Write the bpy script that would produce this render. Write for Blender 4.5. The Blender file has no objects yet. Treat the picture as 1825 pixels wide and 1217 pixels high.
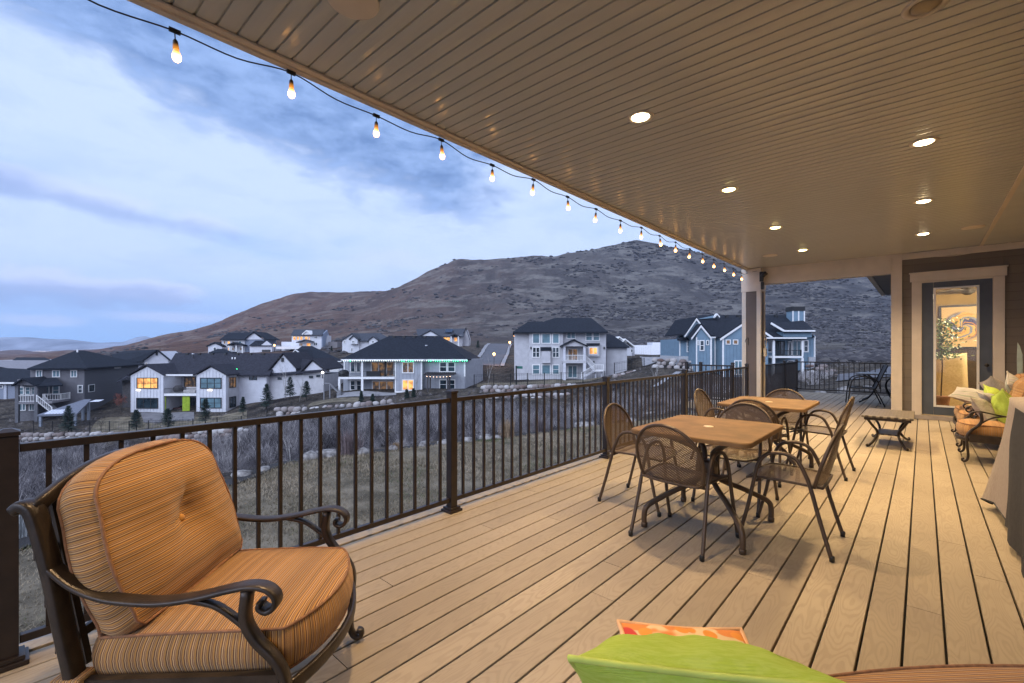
import bpy, bmesh, math, random
import numpy as np
from mathutils import Vector, Matrix, noise
R = math.radians
S = bpy.context.scene
COL = S.collection
random.seed(7)
# ---------------------------------------------------------------- camera
F = 811.0; CX = 912.5; CY = 620.0; H = 1.32
TH = math.atan(731.5 / 811.0); CT = math.cos(TH); ST = math.sin(TH)
cam = bpy.data.cameras.new('camera'); cam_o = bpy.data.objects.new('camera', cam); COL.objects.link(cam_o)
cam_o.location = (0, 0, H); cam_o.rotation_euler = (R(90), 0, TH)
cam.sensor_width = 36; cam.lens = F / 1825 * 36; cam.shift_y = 11.5 / 1825
cam.clip_start = .05; cam.clip_end = 12000
S.camera = cam_o
# ---------------------------------------------------------------- node helper
class NT:
    def __init__(s, tree):
        s.t = tree; s.n = tree.nodes; s.l = tree.links
    def put(s, sock, v):
        if isinstance(v, bpy.types.NodeSocket): s.l.new(v, sock)
        else: sock.default_value = v
    def m(s, op, a, b=0.0, c=0.0, clamp=False):
        n = s.n.new('ShaderNodeMath'); n.operation = op; n.use_clamp = clamp
        for i, v in enumerate((a, b, c)): s.put(n.inputs[i], v)
        return n.outputs[0]
    def mix(s, f, a, b):
        n = s.n.new('ShaderNodeMix'); n.data_type = 'RGBA'
        s.put(n.inputs[0], f)
        s.put(n.inputs[6], (*a, 1) if isinstance(a, tuple) else a)
        s.put(n.inputs[7], (*b, 1) if isinstance(b, tuple) else b)
        return n.outputs[2]
    def noise(s, vec, scale, detail=4.0, rough=.55, dist=0.0):
        n = s.n.new('ShaderNodeTexNoise'); s.put(n.inputs['Vector'], vec)
        s.put(n.inputs['Scale'], scale); n.inputs['Detail'].default_value = detail
        n.inputs['Roughness'].default_value = rough; n.inputs['Distortion'].default_value = dist
        return n.outputs['Fac']
    def white(s, v):
        n = s.n.new('ShaderNodeTexWhiteNoise'); n.noise_dimensions = '1D'; s.put(n.inputs['W'], v)
        return n.outputs['Value']
    def voro(s, vec, scale, feat='F1'):
        n = s.n.new('ShaderNodeTexVoronoi'); n.feature = feat; s.put(n.inputs['Vector'], vec)
        n.inputs['Scale'].default_value = scale
        return n.outputs['Distance']
    def smooth(s, v, a, b):
        n = s.n.new('ShaderNodeMapRange'); n.interpolation_type = 'SMOOTHSTEP'
        s.put(n.inputs['Value'], v); n.inputs['From Min'].default_value = a; n.inputs['From Max'].default_value = b
        return n.outputs['Result']
    def xyz(s, x, y, z=0.0):
        n = s.n.new('ShaderNodeCombineXYZ')
        for i, v in enumerate((x, y, z)): s.put(n.inputs[i], v)
        return n.outputs[0]
    def sep(s, v):
        n = s.n.new('ShaderNodeSeparateXYZ'); s.put(n.inputs[0], v); return n.outputs
    def coord(s, k='Object'):
        return s.n.new('ShaderNodeTexCoord').outputs[k]
    def scale(s, v, k):
        n = s.n.new('ShaderNodeVectorMath'); n.operation = 'MULTIPLY'; s.put(n.inputs[0], v); n.inputs[1].default_value = k
        return n.outputs[0]
    def bump(s, h, strength, dist):
        n = s.n.new('ShaderNodeBump'); s.put(n.inputs['Height'], h)
        n.inputs['Strength'].default_value = strength; n.inputs['Distance'].default_value = dist
        return n.outputs[0]
# ---------------------------------------------------------------- world: dusk sky with clouds, by direction
W = bpy.data.worlds.new('World'); S.world = W; W.use_nodes = True
SKY = 1.27
def build_sky():
    t = NT(W.node_tree); t.n.clear()
    out = t.n.new('ShaderNodeOutputWorld'); bg = t.n.new('ShaderNodeBackground'); t.l.new(bg.outputs[0], out.inputs[0])
    x, y, z = t.sep(t.coord('Generated'))
    rx = t.m('ADD', t.m('MULTIPLY', x, CT), t.m('MULTIPLY', y, ST))
    fy = t.m('ADD', t.m('MULTIPLY', x, -ST), t.m('MULTIPLY', y, CT))
    az = t.m('ARCTAN2', rx, fy); el = t.m('ARCSINE', z)
    A = lambda u, v: (math.atan((u - CX) / F), math.atan((CY - v) / F * math.cos(math.atan((u - CX) / F))))
    p = t.xyz(az, el, 0.0)
    n1 = t.noise(t.scale(p, (1, 2.6, 1)), 5.0, 7, .6, .3)
    n2 = t.noise(t.scale(p, (1, 2.2, 1)), 16.0, 5, .6, .2)
    n3 = t.noise(t.scale(p, (1, 3.5, 1)), 2.2, 4, .5, .2)
    nn = t.m('ADD', t.m('MULTIPLY', t.m('SUBTRACT', n1, .5), 1.0), t.m('MULTIPLY', t.m('SUBTRACT', n2, .5), .4))
    # clear gradient: blue low, paler above, then the veil of high cloud
    g = t.smooth(el, -.02, .5)
    col = t.mix(g, (.25, .445, .82), (.17, .315, .72))
    veil = t.m('MULTIPLY', t.smooth(el, .0, .17), t.smooth(t.m('ADD', n3, t.m('MULTIPLY', nn, .22)), .12, .50))
    col = t.mix(t.m('MULTIPLY', veil, .92), col, (.49, .595, .825))
    col = t.mix(t.m('MULTIPLY', t.smooth(t.noise(t.scale(p, (1, 3.2, 1)), 7.0, 6, .62, .6), .46, .66), .22), col, (.30, .42, .72))
    # the big diagonal bank
    a0, e0 = A(60, 75); a1, e1 = A(870, 415)
    L = math.hypot(a1 - a0, e1 - e0); nx, ny = -(e1 - e0) / L, (a1 - a0) / L
    sd = t.m('ADD', t.m('MULTIPLY', t.m('SUBTRACT', az, a0), nx), t.m('MULTIPLY', t.m('SUBTRACT', el, e0), ny))
    dark = t.smooth(t.m('ADD', sd, t.m('MULTIPLY', nn, .20)), -.02, .05)
    far = t.smooth(t.m('ADD', az, t.m('MULTIPLY', nn, .25)), A(930, 380)[0], A(800, 380)[0])
    top = t.smooth(t.m('ADD', sd, t.m('MULTIPLY', nn, .25)), .36, .14)
    body = t.m('MULTIPLY', dark, far)
    col = t.mix(t.m('MULTIPLY', body, .92), col, t.mix(top, (.19, .35, .72), t.mix(t.smooth(t.m('ADD', t.m('MULTIPLY', n2, .5), t.m('MULTIPLY', n1, .5)), .33, .64), (.09, .178, .40), (.235, .36, .65))))
    def blob(col, u, v, w, h, c, amt, hard=.5, k=1.0, tilt=0.0):
        a, e = A(u, v); sx = w / F * .75; sy = h / F * .85
        da = t.m('SUBTRACT', az, a); de = t.m('SUBTRACT', t.m('SUBTRACT', el, e), t.m('MULTIPLY', da, tilt))
        q = t.m('SQRT', t.m('ADD', t.m('POWER', t.m('DIVIDE', da, sx), 2.0), t.m('POWER', t.m('DIVIDE', de, sy), 2.0)))
        q = t.m('SUBTRACT', q, t.m('MULTIPLY', nn, 2.2 * k))
        return t.mix(t.m('MULTIPLY', t.smooth(q, 1.0 + hard, 1.0 - hard), amt), col, c)
    pale = (.50, .58, .84); grey = (.20, .30, .57)
    col = blob(col, 150, 348, 200, 14, pale, .7, .6, 1.9, -.08)
    col = blob(col, 170, 371, 190, 13, grey, .55, .7, 1.9, -.10)
    col = blob(col, 0, 318, 60, 18, grey, .28, .8, .9)
    col = blob(col, 100, 501, 180, 19, pale, .95, .5, 1.9, -.06)
    col = blob(col, 130, 524, 170, 15, grey, .6, .65, 1.9, -.04)
    col = blob(col, 330, 566, 95, 8, pale, .7, .6, .8)
    col = blob(col, 70, 571, 50, 8, pale, .6, .5, 1.2)
    col = blob(col, 690, 462, 70, 16, pale, .45, .6, 1.6)
    # overhead and behind the camera (not in the frame) the sky is bright dusk cloud
    up = t.m('MAXIMUM', t.smooth(el, .75, 1.2), t.smooth(fy, .15, -.5))
    col = t.mix(up, col, (.62, .70, .98))
    below = t.smooth(el, -.02, -.12)
    col = t.mix(below, col, (.04, .05, .08))
    t.l.new(col, bg.inputs[0]); bg.inputs[1].default_value = SKY
build_sky()
# ---------------------------------------------------------------- soft dusk light, from behind the camera
sun = bpy.data.lights.new('sun', 'SUN'); sun_o = bpy.data.objects.new('sun', sun); COL.objects.link(sun_o)
sun.energy = 2.7; sun.angle = R(50); sun.color = (.66, .77, 1.0)
_d = Vector((.10, -.80, .56)).normalized()
sun_o.rotation_euler = _d.to_track_quat('Z', 'Y').to_euler()
S.view_settings.view_transform = 'Standard'; S.view_settings.look = 'None'
S.view_settings.exposure = 0.2; S.view_settings.gamma = 1.0
cy = S.cycles
cy.use_denoising = True
try: cy.denoiser = 'OPENIMAGEDENOISE'
except Exception: pass
cy.max_bounces = 7; cy.diffuse_bounces = 4; cy.glossy_bounces = 3; cy.transparent_max_bounces = 24; cy.transmission_bounces = 4
cy.volume_bounces = 0; cy.sample_clamp_indirect = 6.0; cy.caustics_reflective = False; cy.caustics_refractive = False
# ---------------------------------------------------------------- geometry helpers
def ray(u, v):
    a = (u - CX) / F; b = (CY - v) / F
    return Vector((a * CT - ST, a * ST + CT, b))
def PX(u, v, d):                       # point seen at pixel (u, v) at depth d
    return ray(u, v) * d + Vector((0, 0, H))
def PXZ(u, v, z):                      # where the pixel's ray meets the level z
    r = ray(u, v); return r * ((z - H) / r.z) + Vector((0, 0, H))
def lerp(a, b, t): return a + (b - a) * t
def spline(pts, n=6):
    pts = [Vector(p) for p in pts]; P = [pts[0] * 2 - pts[1]] + pts + [pts[-1] * 2 - pts[-2]]; o = []
    for i in range(1, len(P) - 2):
        for k in range(n):
            t = k / n; a, b, c, d = P[i - 1:i + 3]
            o.append(.5 * ((2 * b) + (c - a) * t + (2 * a - 5 * b + 4 * c - d) * t * t + (3 * b - a - 3 * c + d) * t ** 3))
    o.append(pts[-1]); return o
class MB:
    def __init__(s): s.v = []; s.f = []; s.s = []
    def add(s, vs, fs, sm=False):
        o = len(s.v); s.v += [tuple(v) for v in vs]
        s.f += [tuple(i + o for i in f) for f in fs]; s.s += [sm] * len(fs); return s
    def box(s, x0, x1, y0, y1, z0, z1):
        return s.add([(x, y, z) for z in (z0, z1) for y in (y0, y1) for x in (x0, x1)],
                     [(0, 2, 3, 1), (4, 5, 7, 6), (0, 1, 5, 4), (2, 6, 7, 3), (0, 4, 6, 2), (1, 3, 7, 5)])
    def bar(s, p, q, w, h, up=(0, 0, 1)):          # square bar from p to q
        p, q = Vector(p), Vector(q); t = (q - p).normalized(); sd = t.cross(Vector(up))
        if sd.length < 1e-4: sd = t.cross(Vector((1, 0, 0)))
        sd.normalize(); n = sd.cross(t)
        vs = [b + sd * (i * w / 2) + n * (j * h / 2) for b in (p, q) for i, j in ((-1, -1), (1, -1), (1, 1), (-1, 1))]
        return s.add(vs, [(0, 1, 2, 3), (7, 6, 5, 4), (0, 4, 5, 1), (1, 5, 6, 2), (2, 6, 7, 3), (3, 7, 4, 0)])
    def prism(s, poly, vec):
        poly = [Vector(p) for p in poly]; n = len(poly); vec = Vector(vec)
        return s.add(poly + [p + vec for p in poly], [tuple(range(n)), tuple(range(2 * n - 1, n - 1, -1))] +
                     [(i, (i + 1) % n, n + (i + 1) % n, n + i) for i in range(n)])
    def tube(s, pts, r, n=8, closed=False):
        pts = [Vector(p) for p in pts]; m = len(pts)
        rr = r if isinstance(r, (list, tuple)) else [r] * m
        t0 = (pts[1] - pts[0]).normalized(); a = Vector((0, 0, 1)) if abs(t0.z) < .9 else Vector((1, 0, 0))
        nr = t0.cross(a).normalized(); vs = []
        for i, p in enumerate(pts):
            if closed: t = pts[(i + 1) % m] - pts[i - 1]
            else: t = pts[min(i + 1, m - 1)] - pts[max(i - 1, 0)]
            if t.length < 1e-9: t = t0
            t.normalize(); nr = nr - t * nr.dot(t)
            if nr.length < 1e-6: nr = t.orthogonal()
            nr.normalize(); b = t.cross(nr)
            for k in range(n):
                q = 2 * math.pi * k / n; vs.append(p + (nr * math.cos(q) + b * math.sin(q)) * rr[i])
        fs = [(i * n + k, i * n + (k + 1) % n, ((i + 1) % m) * n + (k + 1) % n, ((i + 1) % m) * n + k)
              for i in range(m if closed else m - 1) for k in range(n)]
        if not closed: fs += [tuple(range(n - 1, -1, -1)), tuple(range((m - 1) * n, m * n))]
        return s.add(vs, fs, True)
    def sweep(s, pts, side, w, t, ws=None):       # flat bar: w along the fixed side vector, t across
        pts = [Vector(p) for p in pts]; side = Vector(side).normalized(); m = len(pts); n = 12; vs = []
        for i, p in enumerate(pts):
            tg = (pts[min(i + 1, m - 1)] - pts[max(i - 1, 0)]).normalized(); nr = side.cross(tg).normalized()
            k_ = ws[i] if ws else 1.0
            for k in range(n):
                q = 2 * math.pi * (k + .5) / n; ca, sa = math.cos(q), math.sin(q)
                vs.append(p + side * (math.copysign(abs(ca) ** .5, ca) * w / 2 * k_) + nr * (math.copysign(abs(sa) ** .5, sa) * t / 2 * k_))
        fs = [(i * n + k, i * n + (k + 1) % n, (i + 1) * n + (k + 1) % n, (i + 1) * n + k) for i in range(m - 1) for k in range(n)]
        fs += [tuple(range(n - 1, -1, -1)), tuple(range((m - 1) * n, m * n))]
        return s.add(vs, fs, True)
    def lathe(s, prof, n=20, c=(0, 0, 0), M_=None):
        vs = []
        for r, z in prof:
            for k in range(n):
                q = 2 * math.pi * k / n; v = Vector((r * math.cos(q), r * math.sin(q), z))
                if M_: v = M_ @ v
                vs.append(v + Vector(c))
        m = len(prof)
        fs = [(i * n + k, i * n + (k + 1) % n, (i + 1) * n + (k + 1) % n, (i + 1) * n + k) for i in range(m - 1) for k in range(n)]
        fs += [tuple(range(n - 1, -1, -1)), tuple(range((m - 1) * n, m * n))]
        return s.add(vs, fs, True)
    def move(s, fn): s.v = [tuple(fn(Vector(v))) for v in s.v]; return s
    def build(s, name, mat, parent=None, bevel=0, uvf=None, smooth=None, sub=0, uvv=None):
        me = bpy.data.meshes.new(name); me.from_pydata(s.v, [], s.f)
        if len(s.f) < 20000:
            bm = bmesh.new(); bm.from_mesh(me); bmesh.ops.recalc_face_normals(bm, faces=bm.faces); bm.to_mesh(me); bm.free()
        me.polygons.foreach_set('use_smooth', s.s if smooth is None else [smooth] * len(s.f))
        me.materials.append(mat)
        if uvv:
            uv = me.uv_layers.new(name='uv')
            for l in me.loops: uv.data[l.index].uv = uvv[l.vertex_index]
        if uvf:
            uv = me.uv_layers.new(name='uv')
            for p in me.polygons:
                for li in p.loop_indices:
                    uv.data[li].uv = uvf(me.vertices[me.loops[li].vertex_index].co, p.normal)
        me.update(); o = bpy.data.objects.new(name, me); COL.objects.link(o)
        if parent: o.parent = parent
        if bevel:
            b = o.modifiers.new('bevel', 'BEVEL'); b.width = bevel; b.segments = 2; b.limit_method = 'ANGLE'; b.angle_limit = R(40)
        if sub:
            b = o.modifiers.new('sub', 'SUBSURF'); b.levels = sub; b.render_levels = sub
        return o
def np_mesh(name, V, T, mat, parent=None, smooth=False, attr=None):
    V = np.asarray(V, np.float32); T = np.asarray(T, np.int32); k = T.shape[1]
    me = bpy.data.meshes.new(name); me.vertices.add(len(V)); me.vertices.foreach_set('co', V.ravel())
    me.loops.add(T.size); me.loops.foreach_set('vertex_index', T.ravel()); me.polygons.add(len(T))
    me.polygons.foreach_set('loop_start', np.arange(0, T.size, k, dtype=np.int32))
    me.polygons.foreach_set('loop_total', np.full(len(T), k, np.int32))
    me.polygons.foreach_set('use_smooth', np.full(len(T), smooth, bool))
    if attr is not None:
        a = me.attributes.new('tone', 'FLOAT', 'POINT'); a.data.foreach_set('value', np.asarray(attr, np.float32))
    me.materials.append(mat); me.update(calc_edges=True); me.validate()
    o = bpy.data.objects.new(name, me); COL.objects.link(o)
    if parent: o.parent = parent
    return o
def tag(o, label=None, cat=None, group=None, kind=None):
    if label: o['label'] = label
    if cat: o['category'] = cat
    if group: o['group'] = group
    if kind: o['kind'] = kind
    return o
def empty(name, loc=(0, 0, 0), rz=0.0):
    o = bpy.data.objects.new(name, None); COL.objects.link(o); o.empty_display_size = .1
    o.location = loc; o.rotation_euler = (0, 0, rz); return o
def copy_tree(o, parent=None):
    c = o.copy(); COL.objects.link(c)
    if parent: c.parent = parent
    for ch in list(o.children): copy_tree(ch, c)
    return c
# ---------------------------------------------------------------- materials
def mat(name):
    m = bpy.data.materials.new(name); m.use_nodes = True; t = NT(m.node_tree)
    return m, t, t.n['Principled BSDF']
def M(name, col, rough=.6, metal=0.0, var=.15, scale=6.0, bump=0.0, bscale=60.0, spec=.5, col2=None, emit=None, es=0.0, coord='Object', stretch=None):
    m, t, b = mat(name); v = t.coord(coord)
    if stretch: v = t.scale(v, stretch)
    n = t.noise(v, scale, 5)
    a = tuple(c * (1 - var) for c in col); c2 = col2 or tuple(min(1, c * (1 + var)) for c in col)
    t.l.new(t.mix(t.smooth(n, .3, .7), a, c2), b.inputs['Base Color'])
    b.inputs['Roughness'].default_value = rough; b.inputs['Metallic'].default_value = metal
    b.inputs['Specular IOR Level'].default_value = spec
    if bump: t.l.new(t.bump(t.noise(v, bscale, 4), bump, .01), b.inputs['Normal'])
    if emit: b.inputs['Emission Color'].default_value = (*emit, 1); b.inputs['Emission Strength'].default_value = es
    return m
def emis(name, col, s, col2=None, scale=3.0):
    m, t, b = mat(name); b.inputs['Base Color'].default_value = (.02, .02, .02, 1)
    if col2: t.l.new(t.mix(t.smooth(t.noise(t.coord('Object'), scale, 3), .4, .6), col, col2), b.inputs['Emission Color'])
    else: b.inputs['Emission Color'].default_value = (*col, 1)
    b.inputs['Emission Strength'].default_value = s; return m
def bands(name, col, pitch, axis, rough=.6, depth=.25, dark=.45, var=.08, width=.1):
    """clapboard / board joints: a groove every pitch metres along an axis"""
    m, t, b = mat(name); c = t.coord('Object'); s_ = t.sep(c)[axis]
    fr = t.m('FRACT', t.m('DIVIDE', s_, pitch)); line = t.m('SUBTRACT', 1.0, t.smooth(fr, 0.0, width))
    idn = t.white(t.m('FLOOR', t.m('DIVIDE', s_, pitch)))
    k = t.m('ADD', t.m('MULTIPLY', t.m('SUBTRACT', t.m('ADD', t.noise(c, 5.0, 4), idn), 1.0), var), 1.0)
    base = t.n.new('ShaderNodeVectorMath'); base.operation = 'SCALE'; base.inputs[0].default_value = col; t.l.new(k, base.inputs['Scale'])
    t.l.new(t.mix(t.m('MULTIPLY', line, dark), base.outputs[0], tuple(x * .3 for x in col)), b.inputs['Base Color'])
    t.l.new(t.bump(t.m('ADD', fr, t.m('MULTIPLY', t.noise(t.scale(c, (1, 8, 8) if axis == 2 else (8, 8, 1)), 30, 3), .1)), depth, .012), b.inputs['Normal'])
    b.inputs['Roughness'].default_value = rough; return m
BRONZE = M('bronze_paint', (.020, .013, .010), .38, .0, .2, 20, .05, 300)
FRAME = M('cast_aluminium', (.040, .029, .021), .36, .35, .3, 14, .12, 160)
WHITE = M('white_trim', (.74, .73, .71), .5, 0, .06, 3, .03, 80)
CREAM = M('cream_trim', (.66, .58, .49), .5, 0, .05, 4, .08, 120)
BLACK = M('black_plastic', (.012, .012, .012), .45)
SHINGLE = M('dark_shingle', (.014, .017, .024), .9, 0, .35, 3.2, .4, 5, .2)
SHINGLE2 = M('charcoal_shingle', (.028, .028, .036), .9, 0, .3, 3.0, .4, 5, .2)
SHINGLE3 = M('grey_shingle', (.055, .06, .072), .9, 0, .25, 3.0, .4, 5, .2)
GLASS = M('dark_window', (.02, .035, .045), .08, 0, .5, .7, 0, 1, .8)
TEAL = M('blind_window', (.11, .19, .22), .25, 0, .25, .8, 0, 1, .6)
LIT = emis('lit_window', (1.0, .52, .12), 1.3, (.55, .20, .04), 1.1)
LITDIM = emis('dim_lit_window', (.42, .22, .08), .42, (.06, .045, .04), 1.6)
# ================================================================ TERRAIN
CP = []
def cp(u, v, d): p = PX(u, v, d); CP.append((p.x, p.y, p.z))
EDGE_PX = [(-420, 1230), (-220, 1110), (20, 995), (200, 930), (430, 866), (509, 832), (582, 820), (646, 815), (755, 801), (834, 793), (864, 789), (950, 779), (1041, 766), (1125, 758), (1200, 752)]
EDGE = [PXZ(u, v, -3.0) for u, v in EDGE_PX]
for p in EDGE: CP.append((p.x, p.y, -3.0))
for x, y in [(-2.9, -6), (-2.9, 0), (-2.9, 6), (-2.9, 11), (-5.5, 2), (-5.5, 7), (2, -6), (2, 2), (-8, 9), (-7, 14), (-3, -20), (8, -20), (-20, -25)]: CP.append((x, y, -3.0))
CP += [(0, 10, -2.6), (6, 8, -2.0), (-3.2, 17.5, -1.0), (0, 20, -.8), (12, 16, -1.0)]
for a in [(50, 900, 22), (50, 832, 42), (50, 794, 59), (300, 850, 26), (300, 815, 42), (300, 796, 59.2), (440, 790, 59), (150, 796, 59), (500, 802, 29), (500, 772, 45), (500, 752, 58),
          (700, 790, 28), (700, 762, 42), (700, 736, 57), (850, 770, 30), (850, 740, 48), (850, 728, 58), (1000, 757, 32), (1000, 735, 50), (1000, 722, 58),
          (1150, 742, 35), (1150, 712, 52), (1300, 702, 35), (1300, 678, 55), (1450, 690, 22), (1450, 672, 42), (1550, 690, 22), (1550, 664, 45), (1550, 642, 80), (1500, 630, 110),
          (20, 772, 61.5), (250, 769, 61.5), (440, 764, 61.5), (20, 752, 70), (232, 735, 75), (400, 735, 75), (480, 724, 72), (575, 712, 74), (30, 736, 76), (150, 737, 75), (-200, 745, 76), (-200, 780, 55),
          (600, 700, 75), (700, 699, 75), (830, 692, 76), (640, 722, 64), (560, 724, 64), (760, 708, 66), (860, 690, 68), (950, 688, 70), (1010, 688, 68), (930, 677, 83), (1080, 677, 83), (1117, 664, 88),
          (846, 651, 95), (889, 652, 95), (868, 632, 130), (892, 614, 170), (915, 652, 95), (830, 650, 95),
          (1150, 660, 68), (1200, 664, 66), (1190, 638, 76), (1215, 641, 73), (1130, 640, 90), (1155, 631, 130), (1290, 672, 67), (1370, 673, 67), (1450, 668, 67), (1470, 650, 68),
          (50, 690, 100), (240, 680, 95), (420, 660, 100), (560, 668, 105), (700, 650, 110), (25, 660, 150),
          (100, 640, 200), (300, 634, 200), (420, 628, 170), (540, 623, 170), (650, 633, 130), (800, 616, 150), (900, 607, 200), (1150, 607, 200), (1350, 603, 200), (1600, 598, 200), (1850, 600, 200),
          (150, 631, 360), (300, 611, 350), (500, 588, 350), (700, 570, 350), (900, 548, 350), (1105, 543, 350), (1300, 538, 350), (1550, 530, 350), (1850, 520, 350),
          (0, 640, 400), (-300, 645, 400), (0, 634, 900), (-300, 634, 900), (90, 633, 620), (-300, 626, 2600), (50, 626, 2600), (160, 626, 2600), (400, 628, 2600), (900, 628, 2600), (1600, 625, 2600),
          (195, 625, 800), (262, 610, 760), (330, 592, 720), (390, 577, 690), (440, 556, 660), (480, 541, 640), (520, 526, 620), (560, 524, 620), (640, 518, 610), (715, 511, 600), (760, 490, 570), (815, 468, 540), (860, 461, 530), (900, 460, 530),
          (960, 457, 530), (1000, 452, 540), (1060, 441, 550), (1100, 435, 550), (1130, 433, 550), (1160, 437, 555), (1200, 446, 560), (1260, 453, 570), (1330, 462, 580), (1450, 455, 590), (1600, 450, 600), (1850, 440, 600)]: cp(*a)
for u, v, d in [(150, 632, 620), (195, 629, 640), (60, 632, 500), (120, 631, 520), (195, 628, 530), (262, 614, 540), (330, 595, 550), (390, 580, 560), (440, 560, 575), (480, 545, 590), (715, 514, 530), (195, 632, 350), (300, 622, 430), (390, 602, 450), (240, 632, 1000), (262, 620, 1100), (480, 600, 1050), (700, 590, 1000), (900, 560, 950), (1130, 550, 950), (1400, 560, 950), (1800, 560, 950)]: cp(u, v, d)
CP = np.array(CP)
_D = np.sqrt(((CP[:, None, :2] - CP[None, :, :2]) ** 2).sum(-1)) + np.eye(len(CP)) * .02
_W = np.linalg.solve(np.block([[_D, np.ones((len(CP), 1))], [np.ones((1, len(CP))), np.zeros((1, 1))]]), np.append(CP[:, 2], 0))
def gz_arr(P):
    out = np.empty(len(P))
    for i in range(0, len(P), 8000):
        q = P[i:i + 8000]; out[i:i + 8000] = np.sqrt(((q[:, None, :] - CP[None, :, :2]) ** 2).sum(-1)) @ _W[:-1] + _W[-1]
    return out
def gz(x, y): return float(gz_arr(np.array([[x, y]]))[0])
EP = np.array([(p.x, p.y) for p in EDGE])
LAWN = np.array([(p.x, p.y) for p in EDGE] + [(-2.0, 13.5), (-2.0, -9.0)])
def inside(P, poly):
    x, y = P[:, 0], P[:, 1]; c = np.zeros(len(P), bool); n = len(poly)
    for i in range(n):
        x0, y0 = poly[i]; x1, y1 = poly[i - 1]
        c ^= ((y0 > y) != (y1 > y)) & (x < (x1 - x0) * (y - y0) / (y1 - y0 + 1e-12) + x0)
    return c
def hillnoise(P, r):
    amp = np.clip((r - 190) / 300, 0, 1) * 7.0; amp2 = np.clip((r - 20) / 60, .12, 1) * .28
    h = np.zeros(len(P))
    for i, (x, y) in enumerate(P):
        if amp[i] > 0:
            v = noise.fractal(Vector((x * .010, y * .010, 3.1)), 1.0, 2.1, 5)
            w = noise.noise(Vector((x * .05 + 20, y * .05, 7)))
            h[i] = amp[i] * (v * .8 + w * .16)
            h[i] += min(1, amp[i] / 5) * 3.5 * (abs(noise.noise(Vector(((x * CT + y * ST) * .022, (y * CT - x * ST) * .006, 11)))) - .2)
        h[i] += amp2[i] * noise.noise(Vector((x * .22, y * .22, 1.7)))
    return h
def build_terrain():
    na = 460; rings = np.geomspace(3.0, 2900, 300)
    ang = np.radians(np.linspace(-64, 62, na)); a_ = np.array([(math.cos(TH) * np.sin(ang) - math.sin(TH) * np.cos(ang)), (math.sin(TH) * np.sin(ang) + math.cos(TH) * np.cos(ang))]).T
    P = (rings[:, None, None] * a_[None]).reshape(-1, 2); r = np.repeat(rings, na)
    z = gz_arr(P)
    ins = inside(P, LAWN); hn = hillnoise(P, r); hn[ins] *= .15
    z = z + hn
    ud = (P[:, 0] > -2.95) & (P[:, 1] < 16.6) & (P[:, 1] > -12)
    z[ud] = np.minimum(z[ud], -.6)
    i, j = np.meshgrid(np.arange(len(rings) - 1), np.arange(na - 1), indexing='ij'); q = (i * na + j).ravel()
    T = np.stack([q, q + 1, q + na + 1, q + na], 1)
    return np.column_stack([P, z]), T, r
# ground material: dry earth and dead grass near, brown scrubby hillside far
def ground_mat():
    m, t, b = mat('dry_hillside'); c = t.coord('Object'); x, y, z = t.sep(c)
    dist = t.m('SQRT', t.m('ADD', t.m('MULTIPLY', x, x), t.m('MULTIPLY', y, y)))
    far = t.smooth(dist, 110.0, 240.0)
    n1 = t.noise(c, .35, 6, .65); n2 = t.noise(c, 2.5, 5, .6); n3 = t.noise(c, .05, 5, .6)
    near = t.mix(t.smooth(n1, .35, .65), (.055, .046, .038), (.13, .108, .085))
    near = t.mix(t.m('MULTIPLY', t.smooth(n2, .45, .65), .75), near, (.03, .028, .027)); near = t.mix(t.smooth(t.noise(c, .12, 4), .55, .68), near, (.022, .018, .017)); near = t.mix(t.m('MULTIPLY', t.smooth(t.voro(c, 1.1), .16, .06), .6), near, (.30, .28, .26))
    rx = t.m('ADD', t.m('MULTIPLY', x, CT), t.m('MULTIPLY', y, ST)); fy = t.m('ADD', t.m('MULTIPLY', x, -ST), t.m('MULTIPLY', y, CT))
    side = t.smooth(t.m('ADD', t.m('DIVIDE', rx, fy), t.m('MULTIPLY', t.m('SUBTRACT', n3, .5), .5)), -.75, .25)
    gul = t.noise(t.xyz(t.m('MULTIPLY', rx, .032), t.m('MULTIPLY', fy, .007), 0.0), 1.0, 6, .6, .5)
    base = t.mix(side, (.15, .078, .052), (.105, .094, .088)); base = t.mix(t.m('MULTIPLY', t.smooth(t.m('DIVIDE', rx, fy), .25, .75), .5), base, (.07, .072, .08))
    base = t.mix(t.m('MULTIPLY', t.smooth(gul, .44, .60), .6), base, t.mix(side, (.075, .042, .034), (.05, .045, .046)))  # gully shade put into the colour, soft light barely brings it out
    v1 = t.noise(t.scale(c, (1, 1, 2.5)), .035, 8, .68, .4); v2 = t.noise(c, .16, 6, .7, .5); v3 = t.noise(c, .5, 5, .7)
    fc = t.mix(t.smooth(v1, .47, .62), base, t.mix(side, (.20, .14, .105), (.19, .175, .155)))
    fc = t.mix(t.m('MULTIPLY', t.smooth(v2, .50, .68), .66), fc, (.042, .037, .036))
    fc = t.mix(t.m('MULTIPLY', t.smooth(v3, .52, .72), .38), fc, (.045, .042, .038))
    spk = t.smooth(t.voro(c, .22), .11, .03)
    fc = t.mix(t.m('MULTIPLY', spk, t.m('MULTIPLY', t.smooth(t.noise(c, .02, 3), .52, .62), .6)), fc, (.36, .33, .30))
    t.l.new(t.mix(far, near, fc), b.inputs['Base Color']); b.inputs['Roughness'].default_value = .95
    b.inputs['Specular IOR Level'].default_value = .1
    hgt = t.m('SUBTRACT', t.m('ADD', t.m('MULTIPLY', t.m('SUBTRACT', 0.0, v2), 1.0), t.m('MULTIPLY', v3, .4)), t.m('MULTIPLY', gul, 2.5))
    t.l.new(t.bump(hgt, 1.0, 3.5), b.inputs['Normal'])
    return m
V, T, RR = build_terrain()
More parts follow.
